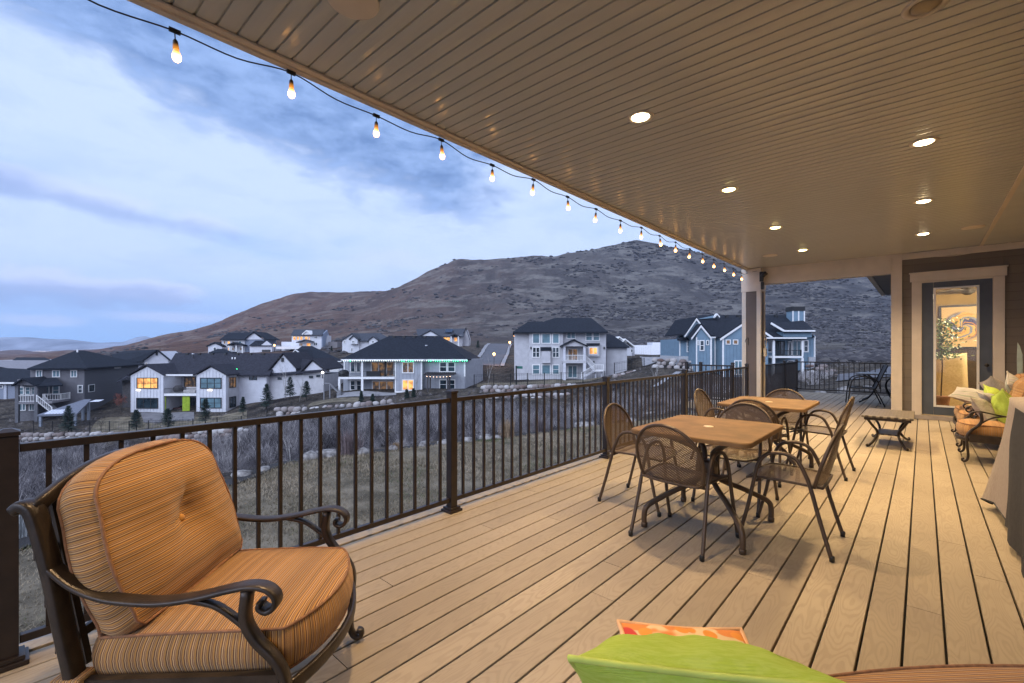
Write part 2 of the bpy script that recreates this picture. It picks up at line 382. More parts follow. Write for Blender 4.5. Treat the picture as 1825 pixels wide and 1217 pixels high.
tag(np_mesh('ground', V, T, ground_mat(), smooth=True), kind='structure')
# far mountains over the valley
def mountains():
    top = [(-420, 612), (-300, 606), (-150, 603), (-60, 604), (0, 601), (50, 600.5), (104, 605.5), (140, 607), (173, 610.5), (217, 610), (234, 604), (259, 599), (269, 602), (300, 609), (380, 613), (520, 616), (700, 618)]
    us = np.linspace(-420, 700, 240); vs = np.interp(us, [p[0] for p in top], [p[1] for p in top])
    V = []; K = 26
    for k in range(K):
        f = k / (K - 1)
        for u, v in zip(us, vs):
            d = 2450 + 900 * f; pk = PX(u, v, 3000).z; base = -22
            h = math.exp(-((f - .6) / .3) ** 2) if f < .6 else 1 - ((f - .6) / .4) ** 2
            if f < .6: h = (h - math.exp(-4)) / (1 - math.exp(-4))
            p = PX(u, v, d)
            V.append((p.x, p.y, base + (pk - base) * max(h, 0) + (14 * noise.fractal(Vector((p.x * .004, p.y * .004, 5)), 1, 2, 5) if 0 < f < .58 else 0) + 2.5 * noise.noise(Vector((p.x * .012, p.y * .012, 2)))))
    n = len(us); i, j = np.meshgrid(np.arange(K - 1), np.arange(n - 1), indexing='ij'); q = (i * n + j).ravel()
    m = M('mountain_slope', (.17, .18, .22), .95, 0, .3, .006, .6, .02, .1, (.32, .34, .40))  # pale lavender carries part of the distance haze in the slope colour
    tag(np_mesh('mountains', V, np.stack([q, q + 1, q + n + 1, q + n], 1), m, smooth=True), kind='structure')
mountains()
# town lights far down in the valley
def town():
    mb = MB(); rnd = random.Random(5)
    for i in range(240):
        u = rnd.uniform(-60, 165); d = rnd.uniform(1500, 2400); p = PX(u, 630, d); z = gz(p.x, p.y); s = rnd.uniform(.7, 2.0)
        mb.box(p.x - s, p.x + s, p.y - s, p.y + s, z, z + 4 + s)
    tag(mb.build('town_lights', emis('town_glow', (.80, .72, .75), 1.2)), 'scatter of pale lights of a far-off town on the valley floor', 'town lights', kind='stuff')
town()
# ---------------------------------------------------------------- draped sheets
def drape(name, uvd, mt, lift=.05, nx=10, ny=40, kind='structure'):
    """a quad given by four (u, v, d) corners laid over the ground"""
    C4 = [PX(*q) for q in uvd]; V = []
    for j in range(ny + 1):
        for i in range(nx + 1):
            a = C4[0].lerp(C4[1], i / nx); b_ = C4[3].lerp(C4[2], i / nx); p = a.lerp(b_, j / ny); V.append((p.x, p.y))
    P = np.array(V); z = gz_arr(P) + lift + (hillnoise(P, np.linalg.norm(P, axis=1)) if kind else 0)
    q = np.array([j * (nx + 1) + i for j in range(ny) for i in range(nx)])
    o = np_mesh(name, np.column_stack([P, z]), np.stack([q, q + 1, q + nx + 2, q + nx + 1], 1), mt, smooth=True)
    return tag(o, kind='structure')
ASPH = M('asphalt', (.085, .085, .095), .85, 0, .2, 1.5, .3, 30)
CONC = M('concrete', (.25, .245, .25), .8, 0, .15, 1.2, .2, 25)
DRY = M('dry_lawn', (.125, .105, .072), .95, 0, .3, .8, .5, 14, .1, (.20, .17, .12))
drape('road', [(843, 652, 95), (890, 653, 95), (908, 612.5, 175), (875, 613.5, 175)], ASPH, .12)
drape('pavement', [(834, 650, 95), (842, 651.5, 95), (874.5, 613.5, 175), (869, 613.8, 175)], CONC, .2, 3)
drape('pavement', [(891.5, 653, 95), (899, 653, 95), (912.5, 612.5, 175), (908.8, 612.5, 175)], CONC, .2, 3)
drape('driveway', [(1150, 646, 77), (1224, 646, 74), (1228, 637, 82), (1140, 634, 100)], CONC, .08)
drape('driveway', [(1490, 684, 34), (1600, 682, 34), (1600, 652, 62), (1500, 656, 60)], ASPH, .08)
drape('garden_lawn', [(545, 722, 66), (640, 718, 66), (640, 708, 70), (560, 704, 72)], DRY, .05)
drape('garden_lawn', [(850, 688, 70), (1075, 686, 70), (1075, 679, 79), (850, 679, 79)], DRY, .05)
drape('garden_lawn', [(150, 766, 63), (440, 757, 63), (440, 741, 72), (180, 744, 72)], DRY, .05)
PAT = M('patio_slab', (.15, .145, .15), .8, 0, .2, 1.0, .2, 25)
drape('patio', [(256, 751, 69), (346, 744, 69), (346, 736.5, 74.5), (250, 738, 74.5)], PAT, .09)
drape('patio', [(600, 705, 71), (706, 705, 71), (706, 699.5, 74.8), (600, 700, 74.8)], CONC, .09)
drape('path', [(1160, 672, 58), (1174, 670, 58), (1215, 655, 66), (1205, 655, 66)], CONC, .08)
# ---------------------------------------------------------------- the lawn below the deck
def lawn():
    xs = np.arange(-26, -1.8, .35); ys = np.arange(-9, 26, .35)
    G = np.array([(x, y) for y in ys for x in xs]); ins = inside(G, LAWN); n = len(xs)
    z = gz_arr(G); z = np.minimum(z, -2.9) * 0 + z + .14 + np.array([.06 * noise.noise(Vector((p[0] * .5, p[1] * .5, 0))) for p in G])
    Q = []
    for j in range(len(ys) - 1):
        for i in range(n - 1):
            q = [j * n + i, j * n + i + 1, (j + 1) * n + i + 1, (j + 1) * n + i]
            if ins[q].all(): Q.append(q)
    m = M('lawn_thatch', (.12, .10, .07), .95, 0, .35, 1.2, .6, 40, .1, (.21, .175, .125))
    tag(np_mesh('lawn', np.column_stack([G, z]), np.array(Q), m, smooth=True), kind='structure')
    N = 150000; rng = np.random.default_rng(3)
    P = rng.uniform([-26, -4], [-2.6, 25], (N * 3, 2)); P = P[inside(P, LAWN)]
    r = np.linalg.norm(P, axis=1); P = P[rng.random(len(P)) < np.clip((9.5 / r) ** 1.2, .12, 1)][:N]; r = np.linalg.norm(P, axis=1)
    z = gz_arr(P) + .13; a = rng.uniform(0, 6.283, len(P)); ln = rng.uniform(.035, .075, len(P)) * np.clip(r / 10, 1, 1.6); w = .006 * np.clip(r / 8, 1, 2.5)
    lean = rng.normal(0, .055, (len(P), 2)); dx = np.cos(a) * w; dy = np.sin(a) * w
    B = np.column_stack([P, z]); V = np.empty((len(P), 3, 3))
    V[:, 0] = B + np.column_stack([dx, dy, 0 * dx]); V[:, 1] = B - np.column_stack([dx, dy, 0 * dx]); V[:, 2] = B + np.column_stack([lean, ln])
    tone = np.array([noise.noise(Vector((p[0] * .45, p[1] * .45, 9))) * .6 + noise.noise(Vector((p[0] * 2, p[1] * 2, 4))) * .35 for p in P]) + .5 + rng.normal(0, .14, len(P))
    m, t, b = mat('grass_blade'); at = t.n.new('ShaderNodeAttribute'); at.attribute_name = 'tone'
    f = at.outputs['Fac']
    c = t.mix(t.smooth(f, .05, .6), (.34, .275, .19), (.22, .18, .12)); c = t.mix(t.smooth(f, .75, 1.05), c, (.085, .115, .045))
    t.l.new(c, b.inputs['Base Color']); b.inputs['Roughness'].default_value = .9; b.inputs['Specular IOR Level'].default_value = .15
    tag(np_mesh('grass', V.reshape(-1, 3), np.arange(len(P) * 3).reshape(-1, 3), m, attr=np.repeat(tone, 3)), 'dormant straw-brown lawn grass below the deck railing', 'grass', kind='stuff')
lawn()
# mulch strip round the lawn
def mulch():
    mb = MB(); E = spline([(p.x, p.y, 0) for p in EDGE], 8); ce = Vector((-6, 6, 0)); L = []; Rr = []
    for i, p in enumerate(E):
        t = (E[min(i + 1, len(E) - 1)] - E[max(i - 1, 0)]).normalized(); nrm = Vector((-t.y, t.x, 0))
        if (p + nrm - ce).length < (p - ce).length: nrm = -nrm
        w = .55 + .2 * noise.noise(p * .6)
        L.append(p - nrm * .12); Rr.append(p + nrm * w)
    for a in (L, Rr):
        for p in a: p.z = gz(p.x, p.y) + .17
    n = len(L); mb.add(L + Rr, [(i, i + 1, n + i + 1, n + i) for i in range(n - 1)], True)
    tag(mb.build('mulch_bed', M('bark_mulch', (.018, .015, .014), .95, 0, .5, 12, 1, 50)), 'dark bark mulch strip curving along the lawn edge', 'mulch', kind='stuff')
    return E
ECURVE = mulch()
# ---------------------------------------------------------------- scrub, boulders, trees
def twig_bush(rng, n, h, spread, w):
    V = []
    for i in range(n):
        a = rng.uniform(0, 6.283); b = abs(rng.normal(0, spread)); L = h * rng.uniform(.55, 1.1)
        d0 = np.array([math.cos(a) * math.sin(b), math.sin(a) * math.sin(b), math.cos(b)])
        base = np.array([rng.normal(0, .12 * h), rng.normal(0, .12 * h), 0]); mid = base + d0 * L * .5
        d1 = d0 + rng.normal(0, .28, 3); tip = mid + d1 / np.linalg.norm(d1) * L * .5
        sd = np.cross(d0, rng.normal(0, 1, 3)); sd /= np.linalg.norm(sd) + 1e-9
        V += [base - sd * w, base + sd * w, mid + sd * w * .6, base - sd * w, mid + sd * w * .6, mid - sd * w * .6, mid - sd * w * .6, mid + sd * w * .6, tip]
        for k in range(4):
            f = rng.uniform(.35, .9); p = (base * (1 - f) + tip * f); e = p + (d0 + rng.normal(0, .6, 3)) * L * .22
            s2 = np.cross(d0, rng.normal(0, 1, 3)); s2 /= np.linalg.norm(s2) + 1e-9
            V += [p - s2 * w * .45, p + s2 * w * .45, e]
    return np.array(V)
def scatter(name, temps, pts, sc, mt, label, cat, seed=1):
    rng = np.random.default_rng(seed); out = []; tone = []
    for p, s_ in zip(pts, sc):
        t = temps[rng.integers(len(temps))]; a = rng.uniform(0, 6.283); c, q = math.cos(a), math.sin(a)
        v = t * s_; out.append(np.column_stack([v[:, 0] * c - v[:, 1] * q + p[0], v[:, 0] * q + v[:, 1] * c + p[1], v[:, 2] + p[2]])); tone.append(np.full(len(t), rng.random()))
    V = np.concatenate(out)
    return tag(np_mesh(name, V, np.arange(len(V)).reshape(-1, 3), mt, attr=np.concatenate(tone)), label, cat, kind='stuff')
def tone_mat(name, stops, rough=.9):
    m, t, b = mat(name); at = t.n.new('ShaderNodeAttribute'); at.attribute_name = 'tone'
    r = t.n.new('ShaderNodeValToRGB'); t.l.new(at.outputs['Fac'], r.inputs[0]); e = r.color_ramp.elements
    while len(e) < len(stops): e.new(.5)
    for k, (p, c) in zip(e, stops): k.position = p; k.color = (*c, 1)
    t.l.new(r.outputs[0], b.inputs['Base Color']); b.inputs['Roughness'].default_value = rough; b.inputs['Specular IOR Level'].default_value = .2
    return m
TWIG = tone_mat('bare_twigs', [(0, (.04, .035, .038)), (.3, (.10, .09, .095)), (.6, (.19, .175, .18)), (.85, (.30, .275, .27)), (1, (.42, .39, .37))])
def ravine_scrub():
    rng = np.random.default_rng(11)
    temps = [twig_bush(rng, 40, 1.25, .95, .016) for _ in range(7)]
    us = rng.uniform(-260, 1640, 9000); ds = 8 + 64 * rng.random(9000) ** .8; pts = []; sc = []
    P = np.array([PX(u, 700, d)[:2] for u, d in zip(us, ds)])
    E2 = np.array([(p.x, p.y) for p in ECURVE]); dm = np.array([np.min(np.hypot(*(E2 - p).T)) for p in P])
    ins = inside(P, LAWN); deck = (P[:, 0] > -3.6) & (P[:, 1] < 17.6)
    z = gz_arr(P)
    for i in range(len(P)):
        if ins[i] or deck[i] or dm[i] < 1.1: continue
        u, d = us[i], ds[i]
        if u > 1395 and (d < 34): continue
        if u > 1480 and 32 < d < 64: continue
        if 1155 < u < 1215 and 55 < d: continue
        if noise.noise(Vector((P[i][0] * .13, P[i][1] * .13, 2))) < -.24: continue
        if d > 57.5 and u < 1120 and rng.random() < .55: continue
        k = np.clip(dm[i] / 8, .4, 1) * (.55 + .8 * rng.random()) * (.62 if u > 1100 else 1) * (.38 if d > 57 else 1)
        pts.append((P[i][0], P[i][1], z[i] - .05)); sc.append(k)
    print('scrub', len(pts)); pts = pts[:3900]; sc = sc[:3900]
    scatter('scrub', temps, pts, sc, TWIG, 'leafless grey brush filling the ravine behind the lawn', 'scrub')
ravine_scrub()
def hill_scrub():
    rng = np.random.default_rng(4); temps = []
    for _ in range(5):
        bm = bmesh.new(); bmesh.ops.create_icosphere(bm, subdivisions=1, radius=1); V = []
        for v in bm.verts: v.co *= 1 + .7 * noise.noise(v.co * 2.3 + Vector((_, 0, 0))); v.co.z = max(v.co.z * .6, -.1)
        for f in bm.faces: V += [tuple(x.co) for x in f.verts]
        bm.free(); temps.append(np.array(V))
    us = rng.uniform(150, 1680, 60000); ds = 70 * (560 / 70) ** rng.random(60000); pts = []; sc = []
    P = np.array([PX(u, 600, d)[:2] for u, d in zip(us, ds)]); z = gz_arr(P) + hillnoise(P, np.linalg.norm(P, axis=1))
    for i in range(len(P)):
        n = noise.noise(Vector((P[i][0] * .02, P[i][1] * .02, 8))) + .5 * noise.noise(Vector((P[i][0] * .06, P[i][1] * .06, 3))) + rng.normal(0, .30)
        thr = .30 + (.34 if us[i] < 1000 else -.16 if us[i] > 1380 else -.04)
        if ds[i] < 115 and us[i] < 1452: continue
        if us[i] > 1395 and ds[i] < 72 and us[i] > 1480: continue
        if n < thr: continue
        if 825 < us[i] < 930 and ds[i] < 200: continue
        if us[i] < 1130 and ds[i] < 135: continue
        if us[i] > 1130 and ds[i] < 140 and us[i] < 1240: continue
        pts.append((P[i][0], P[i][1], z[i])); sc.append(rng.uniform(.35, 1.0) * (1 + ds[i] / 330))
    print('hill', len(pts)); pts = pts[:11000]; sc = sc[:11000]
    scatter('hill_scrub', temps, pts, sc, tone_mat('hill_brush', [(0, (.035, .032, .034)), (.6, (.062, .057, .06)), (1, (.11, .10, .095))]), 'dark patches of brush on the hillside', 'scrub', 2)
hill_scrub()
STONE = M('boulder_stone', (.14, .125, .115), .9, 0, .35, 4.5, 1.0, 11, .2, (.34, .315, .29))
def _tone_stone():
    m, t, b = mat('wall_stone'); at = t.n.new('ShaderNodeAttribute'); at.attribute_name = 'tone'; c = t.coord('Object')
    n = t.noise(c, 2.5, 5); base = t.mix(at.outputs['Fac'], (.12, .075, .06), (.47, .45, .43))
    t.l.new(t.mix(t.m('MULTIPLY', t.smooth(n, .45, .8), .7), base, (.20, .17, .155)), b.inputs['Base Color']); b.inputs['Roughness'].default_value = .9
    t.l.new(t.bump(t.noise(c, 9, 5), .6, .05), b.inputs['Normal']); return m
WSTONE = _tone_stone()
def rock(seed, sub=2):
    bm = bmesh.new(); bmesh.ops.create_icosphere(bm, subdivisions=sub, radius=1)
    for v in bm.verts:
        n = noise.noise(v.co * 1.1 + Vector((seed * 3.7, 0, 0))); n2 = noise.noise(v.co * 2.6 + Vector((0, seed, 0)))
        v.co *= 1 + .38 * n + .22 * n2
        v.co = Vector([math.copysign(abs(k) ** .68, k) for k in v.co])
    V = np.array([tuple(v.co) for v in bm.verts]); Fc = np.array([[v.index for v in f.verts] for f in bm.faces]); bm.free(); return V, Fc
ROCKS = [rock(i) for i in range(7)]
def boulder_wall(label, pts, rows, seed, size=.55):
    """pts: (u, v_top, v_bottom, d) along the wall"""
    rng = np.random.default_rng(seed); Vs = []; Ts = []; tone = []; o = 0
    pl = [(PX(u, v0, d), PX(u, v1, d), d) for u, v0, v1, d in pts]
    for a, b in zip(pl, pl[1:]):
        L = (b[0] - a[0]).length; n = max(1, int(L / (size * 1.75)))
        dirn = (b[0] - a[0]); dirn.z = 0; dirn.normalize()
        for r in range(rows):
            for k in range(n):
                f = (k + .5 * (r % 2) + rng.uniform(.2, .6)) / n
                top = a[0].lerp(b[0], f); bot = a[1].lerp(b[1], f); p = top.lerp(bot, (r + .5) / rows)
                back = Vector((-ST, CT, 0)) * (.35 * (rows - 1 - r)); p = p + back
                V, Fc = ROCKS[rng.integers(7)]; hgt = (top.z - bot.z) / rows
                sx, sy, sz = size * rng.uniform(.65, 1.25), size * rng.uniform(.7, 1.0), max(.16, hgt * rng.uniform(.46, .72))
                q = V * [sx, sy, sz]; an = math.atan2(dirn.y, dirn.x) + rng.normal(0, .25); c, s_ = math.cos(an), math.sin(an)
                Vs.append(np.column_stack([q[:, 0] * c - q[:, 1] * s_ + p.x, q[:, 0] * s_ + q[:, 1] * c + p.y, q[:, 2] + p.z])); Ts.append(Fc + o); o += len(V); tone.append(np.full(len(V), rng.random()))
    return tag(np_mesh('boulder_wall', np.concatenate(Vs), np.concatenate(Ts), WSTONE, attr=np.concatenate(tone), smooth=True), label, 'stone wall', 'dry stacked boulder walls')
boulder_wall('long low boulder wall below the white farmhouse and dark house', [(-40, 775, 792, 60), (20, 774, 793, 60), (250, 771, 792, 60), (440, 765, 786, 60)], 3, 1, .46)
boulder_wall('boulder steps bank climbing right of the long low wall', [(445, 764, 792, 60), (500, 738, 776, 61)], 4, 2, .5)
boulder_wall('boulder wall below the straw lawn of the board-sided house', [(490, 726, 742, 63), (560, 726, 744, 63), (640, 718, 738, 63), (700, 712, 726, 64)], 2, 3, .45)
boulder_wall('upper row of boulders in front of the stucco house yard', [(857, 688, 700, 66), (950, 686, 699, 66), (1030, 684, 697, 66)], 2, 4, .46)
boulder_wall('lower boulder tier in the slope under the stucco house', [(800, 716, 738, 61), (860, 706, 734, 62), (940, 702, 720, 62), (1030, 701, 716, 62)], 3, 5, .45)
boulder_wall('rounded boulder wall holding up the driveway of the blue house', [(1166, 639, 662, 70), (1200, 639, 664, 69), (1243, 643, 664, 68)], 4, 6, .5)
boulder_wall('boulder pile retaining wall right of the blue house porch', [(1440, 652, 672, 58), (1468, 648, 672, 57), (1492, 654, 672, 56)], 4, 7, .5)
boulder_wall('short boulder row beside the curved path right of the stucco house', [(1095, 668, 682, 68), (1130, 661, 670, 70), (1150, 657, 666, 70)], 2, 8, .45)
def boulders():
    rng = np.random.default_rng(21)
    sp = [(431, 850, .26, 'pale flat boulder on the lawn edge, nearest the armchair'), (470, 842, .2, 'small grey boulder on the lawn edge just left of the thin bare birch'), (552, 823, .3, 'long grey boulder on the mulch strip just right of the thin bare birch'),
          (583, 817, .34, 'big whitish boulder on the mulch strip left of the pink bare bush'), (592, 819, .2, 'small whitish boulder touching a bigger one left of the pink bare bush'), (648, 813, .3, 'grey boulder on the mulch strip right of the pink bare bush'),
          (700, 805, .22, 'small grey boulder on the lawn edge by the tan grass clump'), (756, 798, .24, 'grey boulder at the lawn edge left of the second railing post'), (790, 795, .26, 'flat grey boulder partly behind the second railing post'),
          (834, 790, .24, 'pale boulder at the lawn edge just right of the second railing post'), (865, 786, .26, 'round pale boulder on the lawn edge left of the tall straw grass'), (884, 784, .2, 'small round boulder behind the tall straw grass'),
          (1040, 763, .4, 'large white boulder at the lawn edge left of the dining chair'), (1055, 760, .25, 'smaller white boulder beside the large one at the far lawn end'), (1126, 757, .34, 'whitish boulder seen beside the table left corner'),
          (1160, 738, .35, 'pale boulder lying in the brush above the dining table'), (690, 772, .3, 'pale round boulder alone in the brush mid ravine'), (782, 773, .4, 'white boulder sitting in the brush behind the second railing post'),
          (1440, 691, .22, 'white stone near the corner post of the open deck'), (1462, 693, .2, 'pale stone under the far railing, second from the corner'), (1505, 694, .25, 'whitish flat stone under the far railing near the dark chair'), (1548, 694, .22, 'pale stone seen under the seat of the dark chair')]
    base = None
    for u, v, s_, lab in sp:
        if v > 755: p = PXZ(u, v, -2.95); z = gz(p.x, p.y) + s_ * .3 + .1
        elif u > 1400: p = PX(u, v, 19.5); z = gz(p.x, p.y) + .1
        else: p = PX(u, v, 36); z = p.z
        if u in (690, 782): p = PX(u, v, 38); z = p.z
        V, Fc = ROCKS[rng.integers(7)]; V = V * [s_ * rng.uniform(1, 1.5), s_ * rng.uniform(.8, 1.1), s_ * rng.uniform(.55, .8)]
        o = np_mesh('boulder', V, Fc, STONE, smooth=True); o.location = (p.x, p.y, z); o.rotation_euler = (0, 0, rng.uniform(0, 6))
        tag(o, lab, 'boulder', 'loose boulders')
boulders()
NEEDLE = tone_mat('spruce_needles', [(0, (.020, .034, .028)), (.5, (.034, .055, .042)), (1, (.06, .085, .07))])
BARK = M('bark', (.085, .065, .05), .9, 0, .3, 10, .5, 40)
PALEBARK = M('pale_bark', (.30, .28, .26), .8, 0, .3, 6, .3, 40)
def conifer(u, vb, vt, d, wpx, label, seed, cat='tree'):
    rng = np.random.default_rng(seed); p = PX(u, vb, d); h = (vb - vt) / F * d; r = wpx / F * d / 2
    root = empty('spruce_tree', p); tag(root, label, cat, 'spruces and pines in the gardens')
    MB().tube([(0, 0, -.4), (0, 0, h * .5), (.02, 0, h * .97)], [h * .022, h * .014, .01], 6).build('trunk', BARK, root)
    V = []; tone = []
    nb = int(110 + 20 * h)
    for i in range(nb):
        f = 1 - (i / nb) ** .75 * .96; f = 1 - f; zz = h * (.06 + .92 * f); R_ = r * (1 - f) ** .85 * rng.uniform(.65, 1.12) + .06
        a = rng.uniform(0, 6.283); dr = np.array([math.cos(a), math.sin(a), -.25 + .75 * f]); sd = np.array([-math.sin(a), math.cos(a), 0]); tn = rng.random() * .8
        for k in range(9):
            g = (k + .6) / 9; c = np.array([0, 0, zz]) + dr * R_ * g + np.array([0, 0, .25 * R_ * g * g])
            ln = (.42 * R_ * (1.15 - g) + .10) * rng.uniform(.7, 1.2)
            for sg in (-1, 1):
                e = c + (sd * sg * .9 + dr * .55 + rng.normal(0, .16, 3)) * ln + np.array([0, 0, -.12 * ln]); b2 = c + dr * .22 * R_ / 3 + rng.normal(0, .03, 3)
                V += [c, b2, e]; tone += [tn + .2 * g] * 3
        V += [np.array([0, 0, zz]), np.array([0, 0, zz]) + dr * R_ + sd * .05, np.array([0, 0, zz]) + dr * R_ * 1.06]; tone += [tn] * 3
    np_mesh('crown', np.array(V), np.arange(len(V)).reshape(-1, 3), NEEDLE, root, attr=np.clip(tone, 0, 1))
for a in [(122, 768, 721, 61, 30, 'dark blue spruce before the slatted pergola of the dark house'), (243, 764, 729, 62, 27, 'small bushy spruce before the lit window of the white farmhouse'), (299, 760, 727, 62, 29, 'small bushy spruce before the lime curtain'),
          (366, 751, 709, 64, 28, 'spruce covering the lower right window of the white farmhouse'), (433, 735, 706, 67, 15, 'narrow crooked young spruce by the white side wall'), (475, 726, 682, 70, 27, 'tall full spruce before the white garage wall'),
          (517, 706, 670, 73, 22, 'loose pine near the corner of the white farmhouse garage wall'), (546, 708, 678, 74, 24, 'round pine left of the outdoor stair of the board-sided house'), (644, 722, 695, 66, 11, 'slender small spruce before the posts of the board-sided house'),
          (664, 724, 701, 65, 13, 'brownish small spruce right of the slender one'), (725, 715, 693, 67, 13, 'left one of a pair of small spruces before the orange lit window'), (737, 715, 691, 67, 13, 'right one of a pair of small spruces before the orange lit window'),
          (591, 628, 616, 150, 5, 'tiny dark conifer right of the lit hillside house'), (852, 620, 606, 140, 8, 'small dark conifer at the top of the road')]:
    conifer(*a, seed=int(a[0]))
def bare_tree(u, vb, vt, d, label, seed, mt=PALEBARK, name='bare_tree', spread=.5, n=3, r0=.05, leaf=None, cat='tree', group='leafless garden trees'):
    rng = random.Random(seed); p = PX(u, vb, d); h = (vb - vt) / F * d; root = empty(name, p); tag(root, label, cat, group)
    tr = MB(); cr = MB(); tips = []
    def grow(mb, p0, dr, L, r, lv):
        p1 = p0 + dr * L * .5 + Vector((rng.gauss(0, .05), rng.gauss(0, .05), 0)) * L; p2 = p1 + (dr + Vector((rng.gauss(0, .12), rng.gauss(0, .12), .1))).normalized() * L * .5
        mb.tube([p0, p1, p2], [r, r * .8, r * .55], 4)
        tips.append(p2)
        if lv == 0: return
        for k in range(n + (lv > 2)):
            q = p0.lerp(p2, rng.uniform(.35, 1)); a = rng.uniform(0, 6.28)
            d2 = (dr + Vector((math.cos(a), math.sin(a), .15)) * spread * rng.uniform(.5, 1.2)).normalized()
            grow(cr, q, d2, L * rng.uniform(.45, .7), r * .5, lv - 1)
    grow(tr, Vector((0, 0, -.3)), Vector((0, 0, 1)), h * .62, r0, 3)
    tr.build('trunk', mt, root); c = cr.build('crown', mt, root)
    if leaf:
        lf = MB()
        for q in tips:
            for k in range(5):
                o = q + Vector((rng.gauss(0, .12), rng.gauss(0, .12), rng.gauss(0, .12))); a = Vector((rng.gauss(0, 1), rng.gauss(0, 1), rng.gauss(0, 1))).normalized() * .07; b_ = a.orthogonal().normalized() * .05
                lf.add([o - a, o + b_, o + a, o - b_], [(0, 1, 2, 3)])
        lf.build('foliage', leaf, root)
bare_tree(512, 832, 745, 17, 'thin pale bare birch rising from the lawn edge', 1, r0=.018, spread=.45)
bare_tree(508, 706, 640, 71, 'tall thin bare tree before the stone end of the white farmhouse', 2, r0=.06)
bare_tree(534, 712, 672, 70, 'short thin bare tree left of the round pine', 3, r0=.05)
bare_tree(742, 700, 664, 72, 'slim bare tree against the corner of the board-sided house', 4, r0=.05, spread=.25)
bare_tree(1248, 752, 690, 33, 'white-barked bare tree in the brush behind the railing post', 5, r0=.04, spread=.6)
bare_tree(1228, 765, 700, 24, 'white-barked bare shrub tree left of the far dining table', 9, r0=.03, spread=.7)
bare_tree(1170, 690, 640, 56, 'slender bare sapling beside the curved path', 6, r0=.05)
bare_tree(180, 766, 738, 62, 'round bare shrub by the fence between two spruces', 7, BARK, 'bare_shrub', .9, 4, .04)
bare_tree(868, 690, 640, 72, 'thin bare tree at the foot of the road', 8, r0=.06, spread=.3)
bare_tree(216, 738, 700, 72, 'shrub with rust red leaves left of the white farmhouse', 10, BARK, 'red_shrub', .45, 4, .05, M('rust_leaf', (.20, .06, .04), .8, 0, .4, 20))
def grass_clump(u, vb, d, h, w, col, label, name='grass_clump', seed=1, n=240):
    rng = np.random.default_rng(seed); p = PXZ(u, vb, -3.0) if vb > 770 else PX(u, vb, d); V = []
    for i in range(n):
        a = rng.uniform(0, 6.283); b0 = np.array([rng.normal(0, w * .2), rng.normal(0, w * .2), 0]); L = h * rng.uniform(.6, 1.05); k = abs(rng.normal(0, .25))
        tip = b0 + np.array([math.cos(a) * k * L, math.sin(a) * k * L, L]); mid = (b0 + tip) / 2 + np.array([0, 0, .08 * L]); s_ = np.array([-math.sin(a), math.cos(a), 0]) * .009
        V += [b0 - s_, b0 + s_, mid + s_, b0 - s_, mid + s_, mid - s_, mid - s_, mid + s_, tip]
    o = np_mesh(name, np.array(V), np.arange(len(V)).reshape(-1, 3), M(label[:20], col, .9, 0, .3, 9)); o.location = (p.x, p.y, gz(p.x, p.y) + .1)
    tag(o, label, 'plant', 'clumps in the lawn border')
grass_clump(905, 784, 20, .95, .7, (.30, .21, .13), 'tall straw-coloured ornamental grass at the lawn edge', seed=1)
grass_clump(706, 806, 18, .35, .5, (.26, .17, .09), 'low tan grass clump on the mulch strip', seed=2)
grass_clump(624, 816, 18, 1.05, .9, (.17, .125, .12), 'pinkish grey bare twiggy bush at the lawn edge', 'twiggy_bush', 3, 320)
grass_clump(30, 960, 10, .8, .9, (.36, .37, .36), 'pale silvery bush at the far left lawn edge', 'silver_bush', 4, 420)
grass_clump(962, 772, 21, .9, .8, (.16, .13, .13), 'greyish twiggy bush right of the tall straw grass', 'twiggy_bush', 5, 260)
